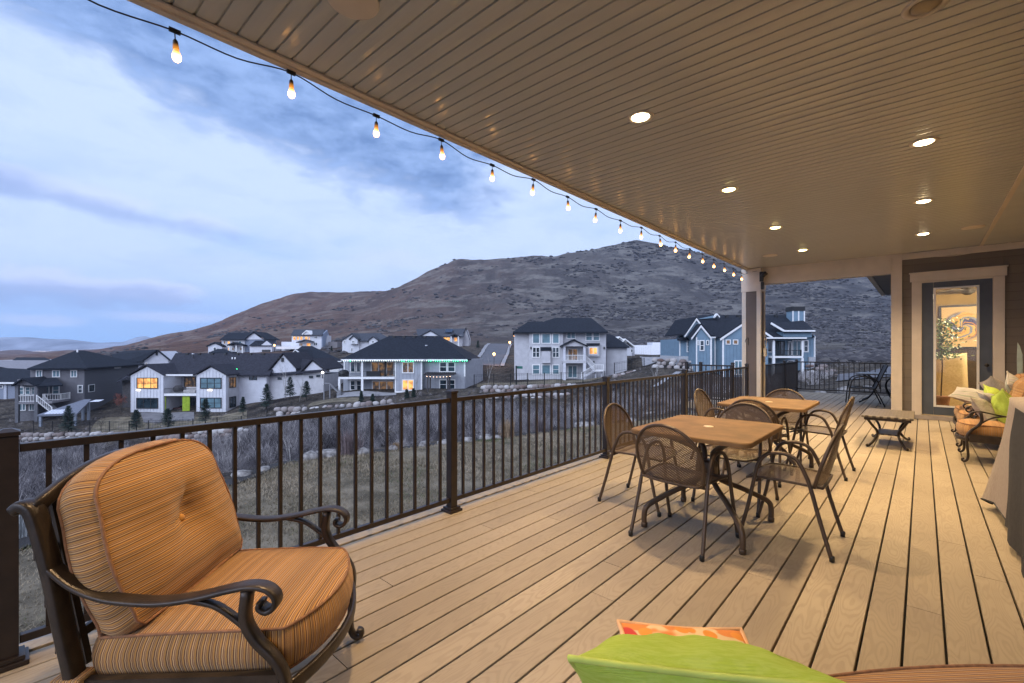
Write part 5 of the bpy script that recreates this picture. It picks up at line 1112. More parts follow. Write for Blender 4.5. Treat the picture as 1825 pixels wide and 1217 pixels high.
def deck():
    rnd = random.Random(4); V = []; Fc = []; tone = []; p = .1409; w = p - .0095
    def board(x0, x1, y0, y1):
        o = len(V); ch = .0022; t = rnd.random()
        ring = [(x0, -.026), (x0, -ch), (x0 + ch, 0), (x1 - ch, 0), (x1, -ch), (x1, -.026)]
        for y in (y0, y1):
            for x, z in ring: V.append((x, y, z))
        for i in range(5): Fc.append((o + i, o + i + 1, o + 7 + i, o + 6 + i))
        Fc.append((o, o + 1, o + 4, o + 5)); Fc.append((o + 1, o + 2, o + 3, o + 4)); Fc.append((o + 11, o + 10, o + 7, o + 6)); Fc.append((o + 10, o + 9, o + 8, o + 7)); tone.extend([t] * 12)
    for k in range(-22, 17):
        x0 = .0764 + p * k + .00475; x1 = x0 + w
        if x0 < -2.90: continue
        yend = 16.12 if x1 < -.43 else 11.36
        cuts = [-3.2]; y = -3.2 + rnd.uniform(.8, 4.5)
        while y < yend - .6: cuts.append(y); y += rnd.choice([2.44, 3.05, 3.66, 4.88])
        if k == -1: cuts = [-3.2, .2, 3.09, 7.9]
        cuts.append(yend)
        for a, b in zip(cuts, cuts[1:]): board(x0, x1, a + .0022, b - .0022)
    board(-2.985, -2.905, -3.2, 16.12)
    T = []; 
    for f in Fc: T.append(f)
    me = np_mesh('deck', V, T, DECKM, attr=tone); tag(me, kind='structure')
    s = MB(); s.box(-2.96, 2.4, -3.2, 11.36, -.16, -.045); s.box(-2.96, -.44, 11.365, 16.1, -.16, -.045)
    tag(s.build('deck_gap_shade', M('gap_shade_black', (.012, .010, .008), .9)), kind='structure')  # near-black slab stands for joists and the shade in the board gaps
    s = MB(); s.box(-3.02, -2.988, -3.2, 16.15, -.30, -.012); s.box(-2.98, -.43, 16.13, 16.16, -.30, -.012)
    tag(s.build('deck_fascia', M('fascia_grey', (.20, .20, .21), .5, 0, .1, 3)), kind='structure')
    s = MB(); s.box(-4.42, -3.025, 11.3, 12.9, -.16, -.02); tag(s.build('deck_landing', DECKM), kind='structure')
deck()
SIDING = bands('brown_clapboard', (.165, .14, .118), .152, 2, .7, .8, .75, .10, .06)
PANELB = M('brown_panel', (.13, .098, .082), .6, 0, .08, 3, .1, 60)
DOORBLUE = M('slate_blue_paint', (.075, .090, .118), .42, 0, .08, 5, .05, 120)
def soffit_mat():
    m, t, b = mat('vinyl_soffit'); c = t.coord('Object'); x, y, z = t.sep(c)
    idn = t.white(t.m('FLOOR', t.m('DIVIDE', t.m('ADD', y, 3.2), .1022)))
    k = t.m('ADD', .97, t.m('MULTIPLY', t.m('ADD', t.noise(c, .8, 3), idn), .03))
    n = t.n.new('ShaderNodeVectorMath'); n.operation = 'SCALE'; n.inputs[0].default_value = (.53, .53, .51); t.l.new(k, n.inputs['Scale'])
    t.l.new(n.outputs[0], b.inputs['Base Color']); b.inputs['Roughness'].default_value = .21
    return m
def porch():
    r = empty('house', (0, 0, 0)); tag(r, 'brown clapboard house with a covered deck, cream trim and slate blue door', 'house')
    # soffit of grooved boards, running away from the eave
    p = .1022; m = MB(); ys = []; n = 146
    for k in range(n):
        y = -3.2 + k * p; ys += [(y, 3.120), (y + .3 * p, 3.1172), (y + .6 * p, 3.1172), (y + p - .014, 3.120), (y + p - .012, 3.132), (y + p - .002, 3.132)]
    o = len(ys); m.add([(-2.93, y, z) for y, z in ys] + [(.745, y, z) for y, z in ys], [(i, i + 1, o + i + 1, o + i) for i in range(o - 1)], False)
    SM = soffit_mat(); m.build('soffit', SM, r)
    MB().box(.785, 2.4, -3.2, 11.44, 3.118, 3.19).build('soffit', M('plain_soffit', (.53, .53, .51), .4, 0, .05, 2), r)
    m = MB(); m.box(.742, .788, -3.2, 11.44, 3.108, 3.135); m.build('soffit_channel', CREAM, r)
    MB().box(-2.99, 2.9, -3.2, 12.2, 3.195, 3.42).build('roof', SHINGLE, r)
    m = MB(); m.box(-2.955, -2.915, -3.2, 11.75, 3.098, 3.112); m.box(-3.0, -2.956, -3.2, 12.25, 3.085, 3.30); m.build('fascia', CREAM, r)
    MB().box(-2.69, -.452, 11.40, 11.60, 2.755, 3.117).build('beam', CREAM, r)
    m = MB(); m.box(-.286, 2.4, 11.425, 11.458, 3.0, 3.112); m.build('frieze', CREAM, r)
    # wall with the door opening
    m = MB(); m.box(-.42, -.128, 11.46, 11.6, 0, 3.1); m.box(1.04, 2.4, 11.46, 11.6, 0, 3.1); m.box(-.126, 1.038, 11.462, 11.6, 2.62, 3.1); m.build('siding_wall', SIDING, r)
    MB().box(-.45, -.288, 11.415, 11.62, 0, 3.117).build('corner_post', CREAM, r)
    m = MB(); m.box(2.3, 2.42, -1.5, 11.455, 0, 3.115); m.build('siding_wall', SIDING, r)
    m = MB(); m.box(-.42, -.30, 11.625, 19, -.2, 3.1); m.build('siding_wall', SIDING, r)
    m = MB(); m.box(-.93, 3.0, 12.25, 20, 3.12, 3.34); m.build('rear_eave', M('grey_soffit', (.22, .22, .24), .6, 0, .1, 3), r); m = MB(); m.box(-1.04, -.935, 12.25, 20, 3.10, 3.24); m.build('gutter', CREAM, r)
    # door
    t = MB(); t.box(-.15, -.012, 11.428, 11.459, .0, 2.56); t.box(.912, 1.05, 11.428, 11.459, .0, 2.56); t.box(-.175, 1.075, 11.418, 11.459, 2.562, 2.71); t.box(-.19, 1.09, 11.405, 11.459, 2.712, 2.735); t.build('door_trim', CREAM, r, .004)
    MB().box(-.15, 1.05, 11.36, 11.47, -.0, .07).build('door_sill', M('sill_stone', (.38, .33, .30), .7, 0, .15, 6), r, .004)
    j = MB(); j.box(-.126, 1.038, 11.475, 11.6, 2.538, 2.618); j.build('door_head', CREAM, r); j = MB(); j.box(-.126, -.010, 11.475, 11.6, .0, 2.536); j.build('door_jamb', CREAM, r); j = MB(); j.box(.907, 1.038, 11.475, 11.6, .0, 2.536); j.build('door_jamb', CREAM, r)
    d = MB(); d.box(-.008, .15, 11.47, 11.515, .085, 2.535); d.box(.745, .905, 11.47, 11.515, .085, 2.535); d.box(.152, .743, 11.47, 11.515, .085, .235); d.box(.152, .743, 11.47, 11.515, 2.43, 2.535)
    door = d.build('door', DOORBLUE, r, .003); door['label'] = 'slate blue door with a tall glass pane'
    g = MB(); g.box(.150, .186, 11.455, 11.469, .235, 2.43); g.box(.711, .745, 11.455, 11.469, .235, 2.43); g.box(.188, .709, 11.455, 11.469, .235, .268); g.box(.188, .709, 11.455, 11.469, 2.397, 2.43); g.build('pane_frame', WHITE, door)
    gm, tt, bb = mat('door_glass'); tr = tt.n.new('ShaderNodeBsdfTransparent'); gl = tt.n.new('ShaderNodeBsdfGlossy'); gl.inputs['Roughness'].default_value = .02; mx = tt.n.new('ShaderNodeMixShader'); mx.inputs[0].default_value = .03
    tt.l.new(tr.outputs[0], mx.inputs[1]); tt.l.new(gl.outputs[0], mx.inputs[2]); tt.l.new(mx.outputs[0], tt.n['Material Output'].inputs[0])
    MB().box(.17, .73, 11.485, 11.492, .25, 2.41).build('pane', gm, door)
    m = MB()
    for k in range(5): m.box(.2, .70, 11.50, 11.512, 2.30 + .018 * k, 2.312 + .018 * k)
    m.build('blind', M('blind_grey', (.45, .45, .44), .5), door)
    MB().lathe([(.012, 0), (.012, .05), (.03, .055), (.03, .075)], 12, (.83, 11.47, 1.02), Matrix.Rotation(R(90), 4, 'X')).build('handle', BRONZE, door)
    # room behind the glass
    m = MB(); m.box(-.29, 2.5, 11.62, 16.3, .0, .06); m.box(-.29, 2.5, 16.2, 16.3, .065, 2.9); m.box(2.4, 2.5, 11.62, 16.19, .065, 2.9); m.box(-.29, -.2, 11.62, 16.19, .065, 2.9); m.box(-.19, 2.39, 11.62, 16.19, 2.8, 2.9); m.build('room', M('room_wall', (.40, .32, .20), .8, 0, .08, 2), r)
    m = MB(); m.box(-.17, 2.38, 16.165, 16.195, .07, 1.28); m.build('wainscot', M('dark_shelf', (.045, .03, .02), .5), r)
    # pillar
    m = MB(); x0, x1, y0, y1 = -3.08, -2.69, 11.3, 11.7; m.box(x0 + .012, x1 - .012, y0 + .012, y1 - .012, -.1, 3.1); pl = m.build('pillar', PANELB, r)
    m = MB(); w = .085
    for a, b in ((x0, y0), (x1 - w, y0), (x0, y1 - w), (x1 - w, y1 - w)): m.box(a, a + w, b, b + w, -.1, 2.598)
    m.build('corner_trim', CREAM, pl); MB().box(x0 - .012, x1 + .012, y0 - .012, y1 + .012, 2.6, 3.116).build('pillar_cap', CREAM, pl, .004); m = MB(); m.box(x0 - .02, x1 + .02, y0 - .02, y1 + .02, -.1, .14); m.build('pillar_base', CREAM, pl)
    return r
HOUSE = porch()
def wall_bits():
    p = PY(1334, 607, 11.31); o = MB().tube(spline([(0, 0, -.10), (0, -.005, .02), (.0, -.03, .055), (-.03, -.05, .05), (-.05, -.05, .0), (-.055, -.05, -.04)], 5), .006, 6).build('hook', BLACK); o.location = p; tag(o, 'black wrought hook screwed to the brown pillar panel', 'hook')
    r = empty('spotlight', PY(1358, 492, 11.28)); tag(r, 'small black spotlight clamped at the top of the pillar', 'spotlight'); m = MB(); m.box(-.05, .03, -.01, .03, -.12, .10); m.build('bracket', BLACK, r, .006)
    MB().lathe([(.03, -.06), (.045, -.05), (.05, .05), (.04, .07)], 14, (.05, -.05, .02), Matrix.Rotation(R(50), 4, 'Y')).build('head', M('black_metal', (.02, .02, .02), .3), r); MB().box(-.02, .04, -.03, .02, -.30, -.13).build('junction_box', BLACK, r, .006)
    r = empty('outlet_box', (-2.672, 11.5, 1.22)); tag(r, 'outlet box with a cable on the side of the pillar', 'outlet box'); MB().box(0, .05, -.06, .06, -.09, .09).build('cover', CREAM, r, .006); MB().tube(spline([(.03, 0, .09), (.05, .02, .25), (.03, -.02, .42), (.02, .0, .6)], 6), .007, 6).build('cable', CREAM, r)
    o = MB().tube(spline([PY(1608, 455, 11.38), PY(1680, 457, 11.37), PY(1740, 449, 11.36), PY(1800, 432, 11.35), PY(1850, 415, 11.35)], 6), .005, 6).build('cable', CREAM); tag(o, 'thin pale cable sagging along the top of the siding', 'cable')
wall_bits()
# ---------------------------------------------------------------- railings
def railing(label, pts, stub=None):
    """posts at pts (x, y); each section gets rails and balusters"""
    o = Vector((pts[0][0], pts[0][1], 0)); root = empty('deck_railing', o); tag(root, label, 'railing', 'bronze metal deck railings')
    P = [Vector((x, y, 0)) - o for x, y in pts]
    bal = None
    for i, p in enumerate(P):
        m = MB(); m.box(-.032, .032, -.032, .032, 0.0, .955); q = m.build('post', BRONZE, root, .003); q.location = p
        c = MB(); c.box(-.037, .037, -.037, .037, .956, .972); c.add([(-.037, -.037, .972), (.037, -.037, .972), (.037, .037, .972), (-.037, .037, .972), (-.012, -.012, .985), (.012, -.012, .985), (.012, .012, .985), (-.012, .012, .985)], [(0, 1, 5, 4), (1, 2, 6, 5), (2, 3, 7, 6), (3, 0, 4, 7), (4, 5, 6, 7)]); c.build('cap', BRONZE, q)
        c = MB(); c.box(-.062, .062, -.062, .062, .0015, .022); c.box(-.05, .05, -.05, .05, .0225, .04); c.build('base', BRONZE, q, .003)
    for a, b in zip(P, P[1:]):
        d = (b - a).normalized(); a2, b2 = a + d * .034, b - d * .034; L = (b - a).length; u = Vector((0, 0, 1))
        m = MB(); m.bar(a2 + u * .900, b2 + u * .900, .042, .034); m.build('top_rail', BRONZE, root, .003)
        m = MB(); m.bar(a2 + u * .095, b2 + u * .095, .034, .034); m.build('bottom_rail', BRONZE, root, .003)
        for e, s_ in ((a2, 1), (b2, -1)):
            for z in (.9, .095): pass
        n = max(1, round(L / .1185))
        for k in range(1, n):
            p = a.lerp(b, k / n)
            if bal is None: bal = MB().box(-.0095, .0095, -.0095, .0095, .1125, .8825).build('baluster', BRONZE, root); q = bal
            else: q = bal.copy(); COL.objects.link(q); q.parent = root
            q.location = p
    return root
railing('long bronze railing along the open edge of the covered deck', [(-2.83, -1.2), (-2.83, 0), (-2.83, 2.41), (-2.83, 4.83), (-2.83, 7.26), (-2.83, 9.72), (-2.83, 10.75)])
railing('bronze railing round the far uncovered end of the deck', [(-2.83, 11.95), (-2.83, 14.35), (-2.83, 16.0), (-.50, 16.0)])
railing('short bronze railing of the side landing left of the pillar', [(-4.37, 11.34), (-4.02, 11.34), (-3.29, 11.34)])
# ---------------------------------------------------------------- string lights and ceiling fixtures
def t_sock(t): return t.m('MULTIPLY', t.smooth(t.sep(t.coord('Object'))[2], -.055, -.092), .75)  # glow on the socket's lower end stands for bulb light passing through
def string_lights():
    r = empty('string_lights', (-2.98, 0, 3.1)); tag(r, 'string of warm glowing bulbs on a black cable under the eave', 'string lights'); O = Vector((-2.98, 0, 3.1))
    zs = [2.919, 2.968, 2.924, 2.953, 2.923, 2.954, 2.926, 2.925, 2.91, 2.935, 2.93, 2.935, 2.925, 2.93, 2.92, 2.92, 2.905, 2.88]
    ys = [.602 + .608 * k for k in range(18)]; cord = [(-2.98, -1.3, 3.03)]; sock, ts, bs = mat('socket_bulb_glow'); bs.inputs['Base Color'].default_value = (.055, .03, .012, 1); bs.inputs['Emission Color'].default_value = (1, .36, .05, 1); ts.l.new(t_sock(ts), bs.inputs['Emission Strength'])
    bm_, t, b = mat('bulb_glow'); b.inputs['Base Color'].default_value = (1, .8, .5, 1); gz_ = t.smooth(t.sep(t.coord('Object'))[2], -.090, -.130); t.l.new(t.mix(gz_, (1, .30, .04), (1, .47, .13)), b.inputs['Emission Color']); t.l.new(t.m('ADD', 1.1, t.m('MULTIPLY', t.m('POWER', gz_, 2.0), 10.0)), b.inputs['Emission Strength'])
    rnd = random.Random(2); con = MB(); so = None
    ys2 = [-.006] + ys; zs2 = [2.93] + zs
    for i, (y, z) in enumerate(zip(ys2, zs2)):
        c = Vector((-2.985, y, z + .105)); nx = ys2[i + 1] if i + 1 < len(ys2) else y + .4; nz = (zs2[i + 1] if i + 1 < len(zs2) else z + .06) + .105
        cord += [tuple(c), (-2.99 + rnd.uniform(-.008, .008), lerp(y, nx, .5), lerp(c.z, nz, .5) - .022 - rnd.uniform(0, .015))]
        con.box(c.x - .008 - O.x, c.x + .008 - O.x, y - .026, y + .026, c.z - .010 - O.z, c.z + .010 - O.z)
        if i == 0: continue
        tilt = Matrix.Rotation(rnd.uniform(-.12, .12), 4, 'X') @ Matrix.Rotation(rnd.uniform(-.12, .12), 4, 'Y')
        if so is None:
            so = MB(); so.tube([(0, 0, 0), (0, 0, -.035)], .003, 6); so.lathe([(.004, -.034), (.012, -.046), (.0145, -.075), (.015, -.088)], 14); so = so.build('socket', sock, r); s = so
            bu = MB().lathe([(.0125, -.0885), (.0155, -.100), (.0205, -.118), (.0215, -.130), (.0185, -.143), (.010, -.152), (.002, -.1545)], 16).build('bulb', bm_, so)
        else:
            s = so.copy(); COL.objects.link(s); s.parent = r; b2 = bu.copy(); COL.objects.link(b2); b2.parent = s
        s.location = (c.x - O.x, y, c.z - O.z - .006); s.rotation_euler = tilt.to_euler()
    cord += [(-2.95, 11.30, 3.03), (-2.80, 11.28, 3.045), (-2.68, 11.33, 3.06)]
    MB().tube([tuple(Vector(p) - O) for p in spline(cord, 5)], .0042, 6).build('cord', BLACK, r); con.build('connector', BLACK, r)
string_lights()
def ceiling_lights():
    trim = M('cream_trim_ring', (.60, .54, .46), .4); lens_w = emis('warm_lens', (1.0, .78, .48), 20); lens_y = emis('yellow_lens', (1.0, .78, .30), 16); off = M('unlit_lens', (.30, .24, .15), .3)
    def fix(x, y, label, lens, watts, col):
        r = empty('downlight', (x, y, 3.117)); tag(r, label, 'ceiling light', 'recessed ceiling lights')
        MB().lathe([(.066, .004), (.072, -.006), (.098, -.004), (.100, .002)], 32).build('trim', trim, r); MB().lathe([(.001, -.017), (.03, -.0155), (.052, -.011), (.064, -.004), (.065, .002)], 28).build('lens', lens, r)
        if watts:
            l = bpy.data.lights.new('downlight_lamp', 'SPOT'); l.energy = watts; l.color = col; l.spot_size = R(134); l.spot_blend = .85; l.shadow_soft_size = .09; lo = bpy.data.objects.new('downlight_lamp', l); COL.objects.link(lo); lo.location = (x, y, 3.085)
    wc = (1.0, .70, .39); yc = (1.0, .73, .33); Wt = LAMP_W
    labs = ['largest recessed ceiling light, nearest the eave and the camera', 'recessed ceiling light, second in the eave-side row', 'recessed ceiling light, third in the eave-side row', 'recessed ceiling light at the far end of the eave-side row, by the beam']
    for y, lb, ln, c in zip((3.30, 5.48, 7.67, 9.77), labs, (lens_w, lens_y, lens_y, lens_y), (wc, yc, yc, yc)): fix(-1.63, y, lb, ln, Wt, c)
    labs = ['recessed ceiling light, nearest lit one in the house-side row', 'recessed ceiling light, middle one of the house-side row', 'recessed ceiling light of the house-side row nearest the blue door']
    for y, lb in zip((5.36, 7.51, 9.66), labs): fix(.01, y, lb, lens_w, Wt, wc)
    fix(.013, 3.23, 'unlit recessed ceiling light cut by the top right frame edge', off, 0, wc)
    fix(-1.63, 1.12, 'recessed ceiling light above the armchair, out of the frame', lens_w, Wt * .85, wc); fix(-1.3, -1.05, 'unseen ceiling light added behind the camera to lift the foreground', lens_w, Wt * .25, wc)  # second lamp is added behind the camera to brighten the foreground
    sp = M('speaker_grille', (.30, .26, .21), .6)
    for x, y, lb in ((-2.19, 1.20, 'round ceiling speaker cut by the top frame edge'), (-2.2, 9.93, 'round ceiling speaker near the pillar'), (.56, 9.63, 'round ceiling speaker near the blue door')):
        r = empty('ceiling_speaker', (x, y, 3.1165)); tag(r, lb, 'speaker', 'round ceiling speakers'); MB().lathe([(.001, -.004), (.11, -.006), (.118, -.004)], 32).build('grille', sp, r); MB().lathe([(.1185, -.007), (.13, -.005), (.131, .003)], 32).build('rim', CREAM, r)
LAMP_W = 265
ceiling_lights()
# ---------------------------------------------------------------- dining set
CHAIRM = M('brown_steel', (.085, .056, .035), .42, .25, .12, 12, .04, 200)
TABLEM = M('brown_steel_top', (.19, .108, .045), .6, .0, .22, 5.5, .05, 160, .25)
def mesh_mat():
    m, t, b = mat('perforated_steel'); b.inputs['Base Color'].default_value = (.12, .078, .045, 1); b.inputs['Roughness'].default_value = .45; b.inputs['Metallic'].default_value = .2
    u, v, _ = t.sep(t.coord('UV')); k = 6.2832
    h = t.m('MULTIPLY', t.m('SINE', t.m('MULTIPLY', u, k / .016)), t.m('SINE', t.m('MULTIPLY', v, k / .011)))
    a = t.m('SUBTRACT', 1.0, t.smooth(h, .25, .42))
    t.l.new(a, b.inputs['Alpha']); return m
PERF = mesh_mat()
def grid(fn, nu, nv, th=0):
    vs = [fn(i / nu, j / nv) for j in range(nv + 1) for i in range(nu + 1)]
    return MB().add(vs, [(j * (nu + 1) + i, j * (nu + 1) + i + 1, (j + 1) * (nu + 1) + i + 1, (j + 1) * (nu + 1) + i) for j in range(nv) for i in range(nu)], True)
def dining_chair():
    r = empty('dining_chair')
    def bw(t): return .215 + .022 * math.sin(min(t / .4, 1) * 1.57) if t < .36 else .237 * max(0, 1 - ((t - .36) / .64) ** 2.2) ** .5
    def back(s, t):
        w = bw(t); x = (2 * s - 1) * w; z = .425 + .385 * t; return (x, -.205 - .135 * t + .05 * t * t + .09 * x * x / .055 * (1 - .3 * t) * .5, z)
    def seat(s, t):
        w = .205 + .03 * math.sin(t * 3.14 * .75); w *= 1 if t < .8 else (1 - ((t - .8) / .2) ** 3 * .28); x = (2 * s - 1) * w; y = -.21 + .45 * t
        return (x, y, .432 + .012 * math.sin(t * 2.6) - .014 * (1 - (x / .24) ** 2) - (.02 * ((t - .8) / .2) ** 2 if t > .8 else 0))
    uvf = lambda co, n: (co.x, co.z if abs(n.y) > abs(n.z) else co.y)
    grid(back, 12, 16).build('backrest', PERF, r, uvf=uvf); grid(seat, 12, 14).build('seat', PERF, r, uvf=uvf)
    T = [i / 20 for i in range(20)] + [.97, .99, 1.0]
    L = [back(0, t) for t in T]; Rr = [back(1, t) for t in reversed(T[:-1])]
    MB().tube(L + Rr, .0115, 8).build('back_frame', CHAIRM, r)
    Q = [i / 14 for i in range(15)]; MB().tube([seat(0, t) for t in Q] + [seat(s / 8, 1) for s in range(1, 8)] + [seat(1, t) for t in reversed(Q)] + [seat(1 - s / 8, 0) for s in range(1, 8)], .0085, 7, True).build('seat_frame', CHAIRM, r)
    for sx in (-1, 1):
        pts = spline([(.255, .27, .012), (.25, .215, .22), (.243, .175, .42), (.238, .150, .53), (.235, .095, .605), (.235, .0, .622), (.235, -.075, .592), (.236, -.125, .50), (.237, -.152, .42), (.246, -.205, .22), (.258, -.265, .012)], 6)
        q = MB(); q.tube([(sx * p.x, p.y, p.z) for p in pts], .0125, 9); q.build('leg', CHAIRM, r)
        for y in (.271, -.266): MB().lathe([(.015, .001), (.016, .028), (.013, .036)], 10, (sx * .2565, y, 0)).build('foot_cap', BLACK, r)
    m = MB(); m.tube([(-.237, .16, .415), (.237, .16, .415)], .009, 7); m.tube([(-.237, -.15, .415), (.237, -.15, .415)], .009, 7); m.build('cross_bar', CHAIRM, r)
    return r
proto = dining_chair()
chs = [(-1.24, 3.17, -6, 'brown mesh armchair at the near table with its back to the camera'), (-.68, 3.66, 90, 'brown mesh armchair at the right-hand side of the near table'), (-1.80, 3.67, -90, 'brown mesh armchair between the railing and the near table'),
       (-1.20, 4.21, 178, 'brown mesh armchair facing us behind the near table'), (-1.26, 5.16, 0, 'brown mesh armchair at the near side of the far table, its back to us'), (-.82, 5.83, 88, 'brown mesh armchair at the right-hand side of the far table'),
       (-1.76, 5.68, -92, 'brown mesh armchair between the railing and the far table'), (-1.25, 6.10, 180, 'brown mesh armchair facing us behind the far table')]
for i, (x, y, a, lab) in enumerate(chs):
    o = proto if i == 0 else copy_tree(proto); o.location = (x, y, .0015); o.rotation_euler = (0, 0, R(a)); tag(o, lab, 'chair', 'chairs round the dining tables')
def rrect(hx, hy, rad, n=6):
    return [(sx * (hx - rad) + rad * math.cos(a0 + R(90) * k / n), sy * (hy - rad) + rad * math.sin(a0 + R(90) * k / n)) for sx, sy, a0 in ((1, 1, 0), (-1, 1, R(90)), (-1, -1, R(180)), (1, -1, R(270))) for k in range(n + 1)]
def dining_table():
    r = empty('dining_table'); hx, hy = .405, .49; m = MB(); rings = []
    for f, z in ((1, .700), (1, .722), (.994, .729), (.975, .732), (.955, .7295)):
        rings.append([(x - math.copysign(hx * (1 - f), x), y - math.copysign(hx * (1 - f), y), z) for x, y in rrect(hx, hy, .07)])
    n = len(rings[0]); vs = [p for q in rings for p in q]; fs = [(i * n + k, i * n + (k + 1) % n, (i + 1) * n + (k + 1) % n, (i + 1) * n + k) for i in range(4) for k in range(n)] + [tuple(range(4 * n, 5 * n))]
    m.add(vs, fs, True); m.s[-1] = False; m.add([(x * .985, y * .985, .7015) for x, y in rrect(hx, hy, .07)], [tuple(range(n))]); m.build('tabletop', TABLEM, r)
    MB().lathe([(.02, .7318), (.034, .7345), (.036, .7305)], 24).build('parasol_plug', M('cream_plug', (.62, .50, .34), .5), r)
    for sx in (-1, 1):
        for sy in (-1, 1):
            pts = spline([(.335, .37, .004), (.335, .37, .10), (.322, .355, .15), (.28, .305, .19), (.17, .185, .265), (.065, .07, .33), (.045, .048, .40), (.045, .048, .50), (.06, .066, .56), (.13, .14, .615), (.24, .28, .685)], 6)
            q = MB(); q.tube([(sx * p.x, sy * p.y, p.z) for p in pts], .0195, 9); q.lathe([(.022, .0015), (.024, .03), (.02, .035)], 10, (sx * .335, sy * .37, 0)); q.build('leg', CHAIRM, r)
    MB().lathe([(.052, .36), (.062, .37), (.062, .47), (.052, .48)], 16).build('collar', CHAIRM, r); m = MB(); m.bar((-.25, -.30, .69), (.25, -.30, .69), .03, .014); m.bar((-.25, .30, .69), (.25, .30, .69), .03, .014); m.build('support_bar', CHAIRM, r)
    return r
tb = dining_table(); tb.location = (-1.19, 3.52, 0); tag(tb, 'near rectangular brown metal dining table with four chairs', 'table', 'brown metal dining tables')
tb2 = copy_tree(tb); tb2.location = (-1.245, 5.57, 0); tag(tb2, 'far rectangular brown metal dining table close to the pillar', 'table', 'brown metal dining tables')
def side_table():
    r = empty('coffee_table', (-.345, 8.15, 0)); tag(r, 'low cast metal coffee table with woven-look top by the blue door', 'coffee table')
    m, t, b = mat('woven_top'); c = t.coord('Object'); x, y, _ = t.sep(c); k = 6.2832 / .075
    w = t.m('MULTIPLY', t.m('SINE', t.m('MULTIPLY', x, k)), t.m('SINE', t.m('MULTIPLY', y, k))); t.l.new(t.mix(t.smooth(w, -.35, .35), (.05, .038, .028), (.20, .165, .12)), b.inputs['Base Color']); b.inputs['Roughness'].default_value = .4; t.l.new(t.bump(w, .4, .006), b.inputs['Normal'])
    q = MB(); q.box(-.265, .265, -.475, .475, .395, .422); q.build('tabletop', m, r, .008); q = MB(); q.box(-.24, .24, -.45, .45, .36, .3935); q.build('apron', FRAME, r, .004)
    for sx in (-1, 1):
        for sy in (-1, 1):
            pts = spline([(.20, .40, .36), (.165, .34, .29), (.115, .25, .20), (.115, .25, .13), (.15, .32, .06), (.19, .42, .018), (.205, .46, .022), (.20, .475, .04)], 6); MB().tube([(sx * p.x, sy * p.y, p.z) for p in pts], [.016] * (len(pts) - 4) + [.014, .013, .012, .011], 8).build('leg', FRAME, r)
    q = MB(); q.box(-.12, .12, -.25, .25, .145, .165); q.build('shelf', m, r, .004)
side_table()
def patio_pair():
    dk = M('black_sling', (.018, .018, .022), .5, 0, .2, 20); r = empty('patio_chair', (-1.02, 13.25, .0015), R(100)); tag(r, 'dark sling patio chair on the open far deck', 'chair')
    for sx in (-1, 1): MB().tube([(sx * p.x, p.y, p.z) for p in spline([(.29, .30, .01), (.29, .27, .35), (.285, .22, .58), (.28, .10, .66), (.28, -.12, .64), (.27, -.24, .56), (.25, -.28, .40)], 6)], .014, 7).build('arm', dk, r); MB().tube([(sx * .26, .25, .41), (sx * .26, -.2, .39), (sx * .27, -.28, .2), (sx * .28, -.36, .01)], .014, 7).build('leg', dk, r)
    grid(lambda s, t: ((2 * s - 1) * .25, .26 - .48 * t, .42 - .03 * math.sin(t * 3)), 6, 8).build('seat', dk, r); grid(lambda s, t: ((2 * s - 1) * (.25 + .02 * t), -.21 - .20 * t, .40 + .52 * t), 6, 8).build('backrest', dk, r)
    MB().tube([(-.25, -.2, .4), (-.27, -.41, .92), (.27, -.41, .92), (.25, -.2, .4)], .013, 7).build('back_frame', dk, r)
    r = empty('patio_table', (-.75, 14.1, 0)); tag(r, 'dark metal patio table behind the sling chair on the open deck', 'table'); MB().box(-.45, .45, -.45, .45, .68, .71).build('tabletop', M('slate_top', (.12, .13, .15), .35), r, .01)
    for sx in (-1, 1):
        for sy in (-1, 1): MB().tube([(sx * p.x, sy * p.y, p.z) for p in spline([(.30, .30, .675), (.14, .14, .55), (.10, .10, .38), (.2, .2, .15), (.38, .38, .02)], 5)], .018, 7).build('leg', dk, r)
patio_pair()
